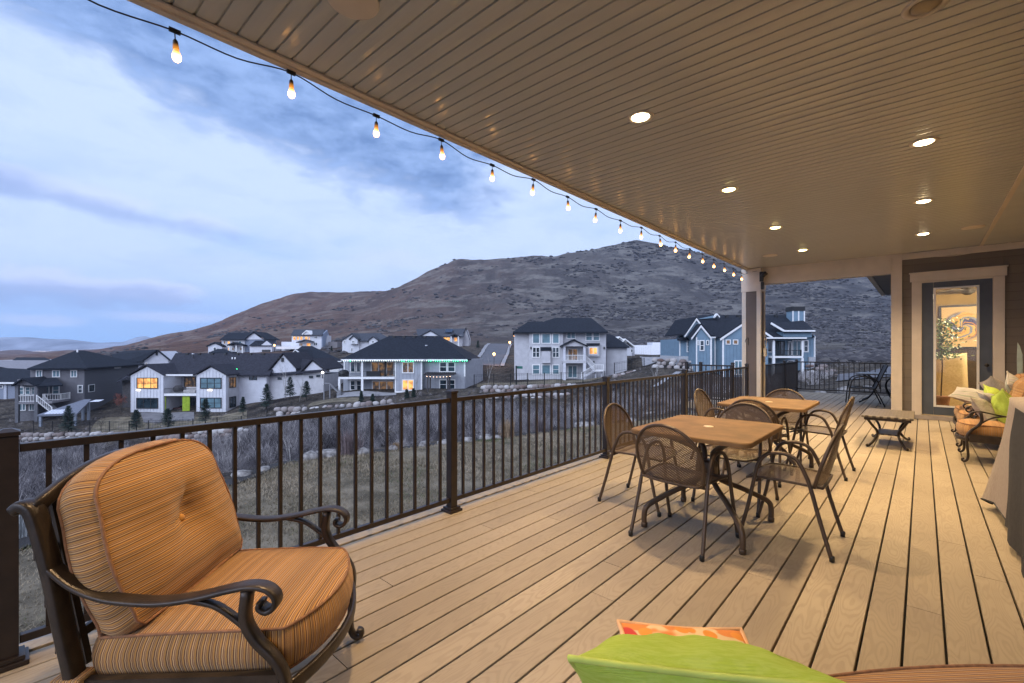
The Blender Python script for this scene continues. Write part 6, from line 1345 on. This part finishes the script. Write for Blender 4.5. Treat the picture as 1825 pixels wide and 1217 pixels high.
# ---------------------------------------------------------------- cushioned seating
def stripe_mat(name='striped_fabric', cols=((.50, .255, .075), (.13, .06, .035), (.60, .39, .18), (.25, .11, .05)), per=.0175):
    m, t, b = mat(name); u, v, _ = t.sep(t.coord('UV')); n = t.noise(t.coord('Object'), 26, 3)
    f = t.m('FRACT', t.m('ADD', t.m('DIVIDE', u, per), t.m('MULTIPLY', t.m('SUBTRACT', n, .5), .12)))
    r = t.n.new('ShaderNodeValToRGB'); r.color_ramp.interpolation = 'LINEAR'; t.l.new(f, r.inputs[0]); e = r.color_ramp.elements
    st = [(0, cols[0]), (.22, cols[0]), (.28, cols[1]), (.40, cols[1]), (.46, cols[2]), (.56, cols[2]), (.62, cols[3]), (.76, cols[3]), (.82, cols[2]), (.90, cols[1]), (1, cols[0])]
    while len(e) < len(st): e.new(.5)
    for k, (p, c) in zip(e, st): k.position = p; k.color = (*c, 1)
    vr = t.white(t.m('FLOOR', t.m('DIVIDE', u, per))); vs = t.n.new('ShaderNodeVectorMath'); vs.operation = 'SCALE'; t.l.new(r.outputs[0], vs.inputs[0]); t.l.new(t.m('ADD', .80, t.m('MULTIPLY', vr, .36)), vs.inputs['Scale'])
    t.l.new(vs.outputs[0], b.inputs['Base Color']); b.inputs['Roughness'].default_value = .9; b.inputs['Specular IOR Level'].default_value = .15; b.inputs['Sheen Weight'].default_value = .15
    wv = t.m('ADD', t.m('MULTIPLY', t.m('SINE', t.m('MULTIPLY', v, 3000.0)), .3), t.noise(t.coord('Object'), 260, 3)); t.l.new(t.bump(t.m('ADD', wv, t.m('MULTIPLY', t.noise(t.coord('Object'), 14, 3), 5.0)), .35, .002), b.inputs['Normal'])
    return m
STRIPE = stripe_mat(); PIPING = M('piping_cord', (.26, .125, .06), .85, 0, .2, 60)
def slab_cushion(outline, T, bulge, fmap, nr=14, tuft=None, edge=.022, wr=0.0, along=0):
    """cushion from a closed outline (a, b): two bulged faces and a boxing strip between; fmap maps (a, b, n)"""
    n = len(outline); ca = sum(p[0] for p in outline) / n; cb = sum(p[1] for p in outline) / n; m = MB()
    def hgt(a, b, f):
        h = bulge * (1 - f ** 2.6)
        if tuft:
            d = math.hypot(a - tuft[0], b - tuft[1]); h -= tuft[2] * math.exp(-(d / .07) ** 2) + .5 * tuft[2] * math.exp(-(d / .16) ** 2)
            an = math.atan2(b - tuft[1], a - tuft[0])
            for q, w in ((1.45, .16), (-1.1, .2), (-.05 + 3.14, .10)):
                dd = (an - q + math.pi) % (2 * math.pi) - math.pi; h -= .020 * math.exp(-(dd / w) ** 2) * min(1, d / .05) * math.exp(-(d / .24) ** 2)
        if wr: h += wr * noise.noise(Vector((a * 7, b * 7, 3))) * (f ** .7) + wr * .5 * noise.noise(Vector((a * 18, b * 18, 1))) * f
        return h
    vs = []; UV = []; fr = [0] + [(k / nr) ** .85 for k in range(1, nr + 1)]; pk = lambda a, b: (b, a) if along else (a, b)
    for sgn in (1, -1):
        o = len(vs); vs.append(fmap(ca, cb, sgn * (T / 2 + hgt(ca, cb, 0)))); UV.append(pk(ca, cb))
        for k in range(1, nr + 1):
            f = fr[k]
            for (a, b) in outline: x, y = ca + (a - ca) * f, cb + (b - cb) * f; vs.append(fmap(x, y, sgn * (T / 2 + (hgt(x, y, f) if f < 1 else 0)))); UV.append(pk(x, y))
    N1 = 1 + nr * n; fs = []
    for s_ in (0, N1):
        for k in range(n): fs.append((s_, s_ + 1 + k, s_ + 1 + (k + 1) % n))
        for j in range(nr - 1):
            for k in range(n): fs.append((s_ + 1 + j * n + k, s_ + 1 + j * n + (k + 1) % n, s_ + 1 + (j + 1) * n + (k + 1) % n, s_ + 1 + (j + 1) * n + k))
    m.add(vs, fs, True)
    # boxing strip, slightly bowed
    st = []; K = 6
    for j in range(K + 1):
        q = j / K; bow = .014 * math.sin(q * math.pi) + (wr * .6 if wr else 0) * math.sin(q * math.pi)
        for (a, b) in outline:
            L = math.hypot(a - ca, b - cb); k2 = 1 + bow / max(L, .05); st.append(fmap(ca + (a - ca) * k2, cb + (b - cb) * k2, T / 2 - T * q))
        for i in range(n):
            tx, ty = outline[(i + 1) % n][0] - outline[i - 1][0], outline[(i + 1) % n][1] - outline[i - 1][1]; a, b = outline[i]
            across = abs(ty) > abs(tx) * 1.3 if not along else abs(tx) > abs(ty) * 1.3
            UV.append((b if across else a, T * q) if not along else (a if across else b, T * q))
    m.add(st, [(j * n + k, j * n + (k + 1) % n, (j + 1) * n + (k + 1) % n, (j + 1) * n + k) for j in range(K) for k in range(n)], True)
    m.UV = UV; pip = MB()
    for s_ in (1, -1): pip.tube([fmap(a * 1.004, b, s_ * T / 2) for a, b in outline], .0052, 6, True)
    return m, pip
def seat_set(label, cat, loc, rz, nseat=1, group='cushioned cast metal seats'):
    """cast metal lounge seat; local +x is the way it faces"""
    r = empty('lounge_chair' if nseat == 1 else 'loveseat', loc, rz); tag(r, label, cat, group); hw = .33 if nseat == 1 else .69
    for s in (-1, 1):
        y = s * hw; Yv = (0, 1, 0)
        arm = spline([(-.622, y, .672), (-.55, y, .612), (-.47, y, .576), (-.39, y, .562), (-.30, y, .557), (-.2, y, .568), (-.1, y, .590), (-.035, y, .600), (.012, y, .592), (.040, y, .566), (.038, y, .538), (.015, y, .524), (-.006, y, .536), (-.004, y, .552)], 5)
        MB().sweep(arm, Yv, .052, .017).build('arm', FRAME, r)
        leg = spline([(-.045, y, .588), (-.052, y, .50), (-.02, y, .435), (.035, y, .375), (.066, y, .31), (.066, y, .22), (.058, y, .12), (.062, y, .05), (.085, y, .022), (.105, y, .028), (.105, y, .048), (.088, y, .052)], 5); n = len(leg)
        MB().sweep(leg, Yv, .046, .030, [1.0 - .3 * min(1, i / (n * .8)) for i in range(n)]).build('leg', FRAME, r)
        MB().sweep(spline([(-.22, y, .560), (-.14, y, .540), (-.07, y, .49), (-.035, y, .455)], 5), Yv, .028, .016).build('arm_brace', FRAME, r)
        post = spline([(-.715, y, .838), (-.695, y, .852), (-.668, y, .832), (-.640, y, .74), (-.610, y, .62), (-.578, y, .46), (-.556, y, .36), (-.545, y, .27), (-.56, y, .14), (-.60, y, .01)], 5); MB().sweep(post, Yv, .055, .034).build('post', FRAME, r)
        MB().bar((-.55, y, .290), (.05, y, .290), .026, .085).build('side_rail', FRAME, r)
    bow = [(.058 + .085 * (1 - (t / hw) ** 2) * (1 if nseat == 1 else .6), t, .268) for t in [hw * (-1 + k / 8) for k in range(17)]]
    MB().sweep(bow, (0, 0, 1), .045, .02).build('front_rail', FRAME, r)
    top = [(-.672 - .02 * (1 - (t / hw) ** 2), t, .835 + .085 * (1 - (t / hw) ** 2)) for t in [hw * (-1 + k / 8) for k in range(17)]]
    MB().sweep(top, (1, 0, 0), .03, .045).build('top_rail', FRAME, r)
    m = MB(); nb = 9 * nseat
    for k in range(1, nb): t = hw * (-1 + 2 * k / nb); m.bar((-.575, t, .33), (-.688, t, .84 + .07 * (1 - (t / hw) ** 2)), .022, .010, (1, 0, 0))
    for z in (.42, .56, .70): m.bar((-.59 - (z - .36) * .22, -hw, z), (-.59 - (z - .36) * .22, hw, z), .012, .03)
    m.build('back_lattice', FRAME, r); m = MB()
    for k in range(6): x = lerp(-.5, .0, k / 5); m.bar((x, -hw, .262), (x, hw, .262), .03, .008)
    m.build('seat_slats', FRAME, r)
    cw = 2 * (hw - .03) / nseat
    for i in range(nseat):
        yc = -(hw - .03) + cw * (i + .5); h2 = cw / 2 - .006
        out = [(-.535 + .03, -h2), (-.535, -h2 + .03), (-.535, 0), (-.535, h2 - .03), (-.535 + .03, h2)]
        out += [(lerp(-.5, .02, k / 7), h2) for k in range(1, 7)] + [(.028 + .10 * max(0, 1 - (t / h2) ** 2) ** .8 * (1 if nseat == 1 else .5), t) for t in [h2 * .97 * math.cos(math.pi * k / 18) for k in range(0, 19)]] + [(lerp(.02, -.5, k / 7), -h2) for k in range(1, 7)]
        c, pp = slab_cushion(out, .135, .028, lambda a, b, nn, yc=yc: (a, b + yc, .362 + nn + .010 * math.sin((a + .5) * 4)), 12, None, wr=.009)
        sc = c.build('seat_cushion', STRIPE, r, uvv=c.UV); pp.build('piping', PIPING, sc)
        # back cushion
        hb = cw / 2 - .008; pts = []; zb, zt = .0, .40
        pts += [(-hb + .02, zb), (-hb * .5, zb - .004), (0, zb - .006), (hb * .5, zb - .004), (hb - .02, zb), (hb, zb + .025)] + [(hb + .020 * math.sin(q * 3.1), lerp(.05, zt - .03, q)) for q in (0, .2, .4, .6, .8, 1)]
        pts += [(hb * math.copysign(abs(math.cos(a)) ** .72, math.cos(a)), zt + .135 * math.sin(a) ** .9) for a in [math.pi * k / 16 for k in range(1, 16)]]
        pts += [(-hb - .020 * math.sin(q * 3.1), lerp(.05, zt - .03, q)) for q in (1, .8, .6, .4, .2, 0)] + [(-hb, zb + .025)]
        fm = lambda a, b, nn, yc=yc: (-.448 - .31 * b + nn * .955, yc + a, .440 + b * .935 + nn * .29)
        c, pp = slab_cushion(pts, .115, .085, fm, 20, (0, .245, .052), wr=.016, along=1)
        bc = c.build('back_cushion', STRIPE, r, uvv=c.UV); pp.build('piping', PIPING, bc)
        q = fm(0, .245, .0625 + .002); MB().lathe([(.001, .009), (.012, .006), (.0155, 0), (.012, -.006)], 14, q, Matrix.Rotation(R(73), 4, 'Y')).build('button', STRIPE, bc)
    if nseat == 1: MB().box(-.60, -.515, -hw - .032, -hw + .034, .305, .345).build('tie_strap', STRIPE, r, .006, uvf=lambda co, n: (co.x, co.z))
    return r
seat_set('large cushioned armchair with orange-brown stripes in the left foreground', 'armchair', (-1.72, .757, 0), math.atan2(.70, .714))
seat_set('striped lounge chair with green pillow behind the grill cover', 'armchair', (.445, 7.69, 0), R(180))
seat_set('striped loveseat heaped with pillows next to the blue door', 'loveseat', (.445, 9.14, 0), R(180), 2)
def pillow(label, loc, rot, size, T, mt, pip, seed=1, group='scatter pillows', ar=1.0):
    r = empty('throw_pillow', loc); r.rotation_euler = rot; tag(r, label, 'pillow', group); n = 40
    def P(a, b, sg):
        e = max(0, (1 - a * a) * (1 - b * b)) ** .56; k = 1 - .07 * (1 - b * b) * abs(a) ** 3; l = 1 - .07 * (1 - a * a) * abs(b) ** 3
        w = noise.noise(Vector((a * 2.2 + seed, b * 2.2, sg))) * .26 + noise.noise(Vector((a * 5 + seed, b * 5, sg))) * .10
        return (a * k * size / 2 * ar, b * l * size / 2, sg * T / 2 * e * (1 + w))
    m = MB()
    for sg in (1, -1):
        vs = [P(-1 + 2 * i / n, -1 + 2 * j / n, sg) for j in range(n + 1) for i in range(n + 1)]; m.add(vs, [(j * (n + 1) + i, j * (n + 1) + i + 1, (j + 1) * (n + 1) + i + 1, (j + 1) * (n + 1) + i) for j in range(n) for i in range(n)], True)
    m.build('cover', mt, r, uvf=lambda co, nn: (co.x, co.y))
    E = [P(-1 + 2 * k / n, -1, 1) for k in range(n)] + [P(1, -1 + 2 * k / n, 1) for k in range(n)] + [P(1 - 2 * k / n, 1, 1) for k in range(n)] + [P(-1, 1 - 2 * k / n, 1) for k in range(n)]
    MB().tube(E, .0075, 7, True).build('piping', pip, r); return r
def weave(name, col, col2):
    m, t, b = mat(name); c = t.coord('Object'); t.l.new(t.mix(t.smooth(t.noise(t.scale(c, (30, 200, 30)), 1, 3), .35, .65), col, col2), b.inputs['Base Color']); b.inputs['Roughness'].default_value = .9; b.inputs['Specular IOR Level'].default_value = .15
    x, y, z = t.sep(c); w = t.m('ADD', t.m('SINE', t.m('MULTIPLY', x, 2600.0)), t.m('SINE', t.m('MULTIPLY', y, 2600.0))); t.l.new(t.bump(t.m('ADD', t.m('MULTIPLY', w, .6), t.m('ADD', t.m('MULTIPLY', t.noise(t.scale(c, (1, 6, 1)), 70, 3), 2.0), t.m('MULTIPLY', t.noise(c, 6, 3, .5, .4), 12.0))), .5, .003), b.inputs['Normal']); return m
GREEN = weave('lime_fabric', (.43, .57, .075), (.49, .62, .115)); GREENP = M('lime_piping', (.50, .60, .12), .85)
def dots():
    m, t, b = mat('orange_print'); c = t.coord('Object'); d = t.voro(c, 16); n = t.noise(c, 7, 2)
    k = t.mix(t.smooth(n, .52, .56), (.72, .24, .05), (.75, .55, .30)); k = t.mix(t.smooth(t.noise(c, 5, 1), .62, .64), k, (.55, .04, .03)); k = t.mix(t.smooth(d, .36, .30), k, (.80, .30, .04)); t.l.new(k, b.inputs['Base Color']); b.inputs['Roughness'].default_value = .85; return m
PALEP = stripe_mat('pale_stripe_print', ((.46, .42, .38), (.30, .33, .28), (.50, .46, .42), (.42, .38, .40)), .16)
GREYP = weave('grey_linen', (.38, .33, .29), (.48, .43, .38))
pillow('lime green pillow leaning on the lounge chair behind the grill cover', (.74, 7.66, .575), (R(68), R(14), R(96)), .50, .20, GREEN, GREENP, 1)
pillow('grey-beige pillow in front of the green one on the lounge chair', (.58, 7.92, .545), (R(58), R(5), R(72)), .38, .16, GREYP, GREYP, 2)
pillow('pale striped pillow lying behind the grey-beige one', (.72, 8.30, .60), (R(40), R(0), R(95)), .46, .15, PALEP, PALEP, 3)
pillow('lime green pillow half buried on the loveseat', (.78, 8.95, .60), (R(50), R(-12), R(92)), .44, .20, GREEN, GREENP, 4)
pillow('cream striped pillow flat along the front of the loveseat', (.58, 9.20, .62), (R(15), R(-8), R(80)), .52, .17, PALEP, PALEP, 5, ar=1.3)
pillow('grey-white pillow propped highest on the loveseat', (.86, 9.55, .66), (R(48), R(14), R(100)), .54, .20, GREYP, GREYP, 6)
pillow('white leaf print pillow leaning against the loveseat back', (.98, 9.15, .72), (R(60), R(-20), R(85)), .48, .18, PALEP, PALEP, 7)
def ottoman():
    r = empty('ottoman', (.438, 1.329, 0), R(45)); tag(r, 'striped cushioned ottoman in the bottom right corner', 'ottoman'); out = [(x, y + (.17 * max(0, 1 - (x / .95) ** 2) if y > .3 else 0)) for x, y in rrect(.95, .40, .22, 10)[:11] + [(lerp(.73, -.73, k / 14), .40) for k in range(1, 14)] + rrect(.95, .40, .22, 10)[11:]]
    c, pp = slab_cushion(out, .15, .03, lambda a, b, nn: (a, b, .36 + nn), 10, wr=.004, along=1); s = c.build('seat_cushion', STRIPE, r, uvv=c.UV); pp.build('piping', PIPING, s)
    MB().tube([(x * .97, y * .97, .262) for x, y in out], .018, 8, True).build('frame', FRAME, r)
    for sx in (-1, 1):
        for sy in (-1, 1): MB().tube([(sx * .72, sy * .28, .262), (sx * .76, sy * .32, .12), (sx * .77, sy * .33, .003)], .016, 8).build('leg', FRAME, r)
ottoman()
pillow('large lime green pillow in the bottom foreground', (-.426, 1.165, .432), (R(-46), R(-2), R(30)), .56, .24, GREEN, GREENP, 8, ar=1.05)
pillow('orange patterned pillow peeping out behind the large green one', (-.452, 1.270, .413), (R(10), R(2), R(39)), .38, .09, dots(), M('orange_piping', (.72, .42, .22), .8), 9)
# ---------------------------------------------------------------- grill under its cover
def grill():
    r = empty('covered_grill', (.85, 4.50, 0)); tag(r, 'grill under a beige and black fabric cover at the right edge', 'covered grill')
    bm_ = weave('beige_canvas', (.36, .30, .26), (.42, .36, .31)); bk = M('charcoal_canvas', (.030, .029, .030), .8, 0, .2, 30, .3, 200); n = 120
    top = rrect(.335, .96, .12, 8); bot = [(x - (.15 * max(0, (y - .45) / .5) ** 1.5 if x < 0 else 0), y) for x, y in rrect(.36, .94, .12, 8)]; N = len(top)
    def pt(k, t):
        a, b = top[k % N]; c, d = bot[k % N]; e = t ** 1.25; fold = .045 * math.sin(k * 1.25 + 2.5 * t) * t ** 1.6 + .02 * math.sin(k * .55 + 1) * t
        L = math.hypot(c, d); x = lerp(a, c, e) * (1 + fold / L); y = lerp(b, d, e) * (1 + fold / L)
        return (x, y, lerp(.925, .035 + .05 * (.5 + .5 * math.sin(k * .42 + .6)), t))
    K = 16; vs = [(0, 0, .965)] + [(x * f, y * f, .965 - .04 * f ** 3) for f in (.5, .9) for x, y in top] + [pt(k, j / K) for j in range(K + 1) for k in range(N)]; m = MB()
    fs = [(0, 1 + k, 1 + (k + 1) % N) for k in range(N)] + [(1 + j * N + k, 1 + j * N + (k + 1) % N, 1 + (j + 1) * N + (k + 1) % N, 1 + (j + 1) * N + k) for j in range(K + 2) for k in range(N)]
    m.add(vs, fs, True); c = m.build('cover', bm_, r)
    ks = [k for k in range(N) if top[k][0] < -.25]; m = MB()
    def side2(y, t):
        e = t ** 1.25; x = lerp(-.335, -.36, e) - .058 - .02 * math.sin(y * 11 + 3 * t) * t; return (x, y, lerp(.925, .05, t))
    o = [side2(lerp(-.82, -.02 + .30 * min(1, j / 7), i / 12), j / 14) for j in range(15) for i in range(13)]
    m.add(o, [(j * 13 + i, j * 13 + i + 1, (j + 1) * 13 + i + 1, (j + 1) * 13 + i) for j in range(14) for i in range(12)], True); m.build('cover_panel', bk, r)
    MB().tube([pt(k, 1) for k in range(N)], .006, 6, True).build('hem', bk, c)
    m = MB()
    for x in (-.25, .25):
        for y in (-.6, .6): m.tube([(x, y, .0), (x, y, .9)], .02, 8)
    m.build('cart_leg', BLACK, r)
grill()
def side_panel():
    a = PY(1814, 668, 10.9); q = [PY(1814, 668, 10.9), PY(1812.5, 640, 10.9), PY(1813.5, 610, 10.9), PY(1818, 617, 10.9), PY(1823, 632, 10.9), PY(1823.5, 668, 10.9)]
    o = MB().prism([p - a for p in q] , (0, .02, 0)).move(lambda v: v if v.z > .02 else Vector((v.x, v.y, -a.z))).build('leaning_board', M('pale_mint_board', (.42, .50, .44), .5), None, .004); o.location = a; tag(o, 'pale pointed board standing against the siding behind the pillows', 'board')
side_panel()
# ---------------------------------------------------------------- seen through the door
def room_things():
    a, b = PY(1678, 618, 16.1), PY(1752, 545, 16.1); r = empty('painting', (a.x, 16.1, a.z)); tag(r, 'abstract painting of blue swirls on cream seen through the door glass', 'painting'); w, h = b.x - a.x, b.z - a.z
    m, t, bb = mat('swirl_paint'); x, y, z = t.sep(t.coord('Object')); dx = t.m('SUBTRACT', x, w * .52); dz = t.m('SUBTRACT', z, h * .52); rr = t.m('SQRT', t.m('ADD', t.m('MULTIPLY', dx, dx), t.m('MULTIPLY', dz, dz))); an = t.m('ARCTAN2', dz, dx)
    n = t.noise(t.coord('Object'), 2.2, 3); s_ = t.m('SINE', t.m('ADD', t.m('MULTIPLY', rr, 17.0), t.m('ADD', t.m('MULTIPLY', an, 2.0), t.m('MULTIPLY', n, 8.0)))); s2 = t.m('SINE', t.m('ADD', t.m('MULTIPLY', rr, 31.0), t.m('ADD', t.m('MULTIPLY', an, 3.0), t.m('MULTIPLY', n, 9.0))))
    k = t.mix(t.smooth(s_, .35, .6), (.70, .50, .15), (.015, .03, .20)); k = t.mix(t.smooth(s2, .75, .88), k, (.20, .28, .45)); k = t.mix(t.smooth(s2, -.9, -.96), k, (.60, .30, .08)); k = t.mix(t.smooth(rr, w * .42, w * .52), k, (.66, .52, .28)); t.l.new(k, bb.inputs['Base Color'])
    MB().box(0, w, 0, .03, 0, h).build('canvas', m, r); fm = MB(); fm.box(-.05, w + .05, .01, .045, -.05, -.003); fm.box(-.05, w + .05, .01, .045, h + .003, h + .05); fm.box(-.05, -.003, .01, .045, 0, h); fm.box(w + .003, w + .05, .01, .045, 0, h); fm.build('frame', BLACK, r)
    a, b = PY(1669, 690, 13.2), PY(1728, 629, 13.2); r = empty('covered_armchair', ((a.x + b.x) / 2 - .05, 13.5, .06)); tag(r, 'armchair draped with a beige dust sheet inside the door', 'armchair'); w = (b.x - a.x) + .1; ht = b.z - .06
    def sh(s, t_):
        an = 2 * math.pi * s; sq = lambda q: math.copysign(abs(q) ** .45, q); f = 1 + .10 * t_ + .035 * math.sin(an * 6 + 2 * t_) * t_
        return (sq(math.cos(an)) * w / 2 * f * .9, sq(math.sin(an)) * .4 * f, lerp(ht * (.93 + .07 * math.cos(an)), .0, t_))
    g = grid(sh, 48, 12); o = len(g.v); g.add([(0, 0, ht * .98)] + [sh(i / 48, 0) for i in range(48)], [(0, 1 + i, 1 + (i + 1) % 48) for i in range(48)], True); g.build('dust_sheet', weave('dust_sheet', (.46, .38, .22), (.52, .43, .27)), r)
    p = PY(1677, 632, 12.5); r = empty('potted_plant', (p.x, 12.5, .06)); tag(r, 'leafy indoor plant just inside the door glass', 'plant'); rnd = random.Random(8); MB().lathe([(.10, 0), (.14, .28), (.15, .3), (.12, .3)], 14).build('pot', M('clay_pot', (.2, .1, .06), .7), r); MB().tube([(0, 0, .28), (.02, 0, .9), (0, .02, 1.7)], .012, 6).build('stem', BARK, r); lf = MB()
    for i in range(620):
        c = Vector((rnd.gauss(0.05, .12), rnd.gauss(0, .12), rnd.uniform(1.05, 1.85))); d = Vector((rnd.gauss(0, 1), rnd.gauss(0, 1), rnd.gauss(-.4, .6))).normalized() * rnd.uniform(.04, .075); q = d.orthogonal().normalized() * .02; lf.add([c, c + d * .5 + q, c + d, c + d * .5 - q], [(0, 1, 2, 3)])
    lf.build('foliage', M('ficus_leaf', (.06, .11, .025), .5, 0, .4, 14), r)
    p = PY(1713, 530, 13.5); r = empty('ceiling_fan', (p.x + .1, 13.5, 2.795)); tag(r, 'dark ceiling fan in the room behind the door', 'ceiling fan'); MB().lathe([(.02, 0), (.02, -.18), (.10, -.2), (.10, -.32), (.04, -.36)], 14).build('motor', BLACK, r)
    for k in range(5): q = R(72 * k + 20); MB().bar((.1 * math.cos(q), .1 * math.sin(q), -.27), (.58 * math.cos(q), .58 * math.sin(q), -.27), .13, .012).build('blade', DARKSHADE, r)
    l = bpy.data.lights.new('room_lamp', 'POINT'); l.energy = 330; l.color = (1, .78, .5); l.shadow_soft_size = .15; lo = bpy.data.objects.new('room_lamp', l); COL.objects.link(lo); lo.location = (1.35, 12.9, 2.35)
room_things()
# ---------------------------------------------------------------- evening air
def haze():
    m = bpy.data.materials.new('air'); m.use_nodes = True; n = m.node_tree.nodes; n.clear(); o = n.new('ShaderNodeOutputMaterial'); v = n.new('ShaderNodeVolumePrincipled')
    v.inputs['Color'].default_value = (.62, .74, .95, 1); v.inputs['Density'].default_value = HAZE; m.node_tree.links.new(v.outputs[0], o.inputs['Volume'])
    h = MB().box(-4200, 2600, -2500, 4200, -90, 260).build('haze', m); tag(h, 'thin blue evening haze over the valley', 'haze', kind='stuff')
HAZE = .00017
if HAZE: haze()
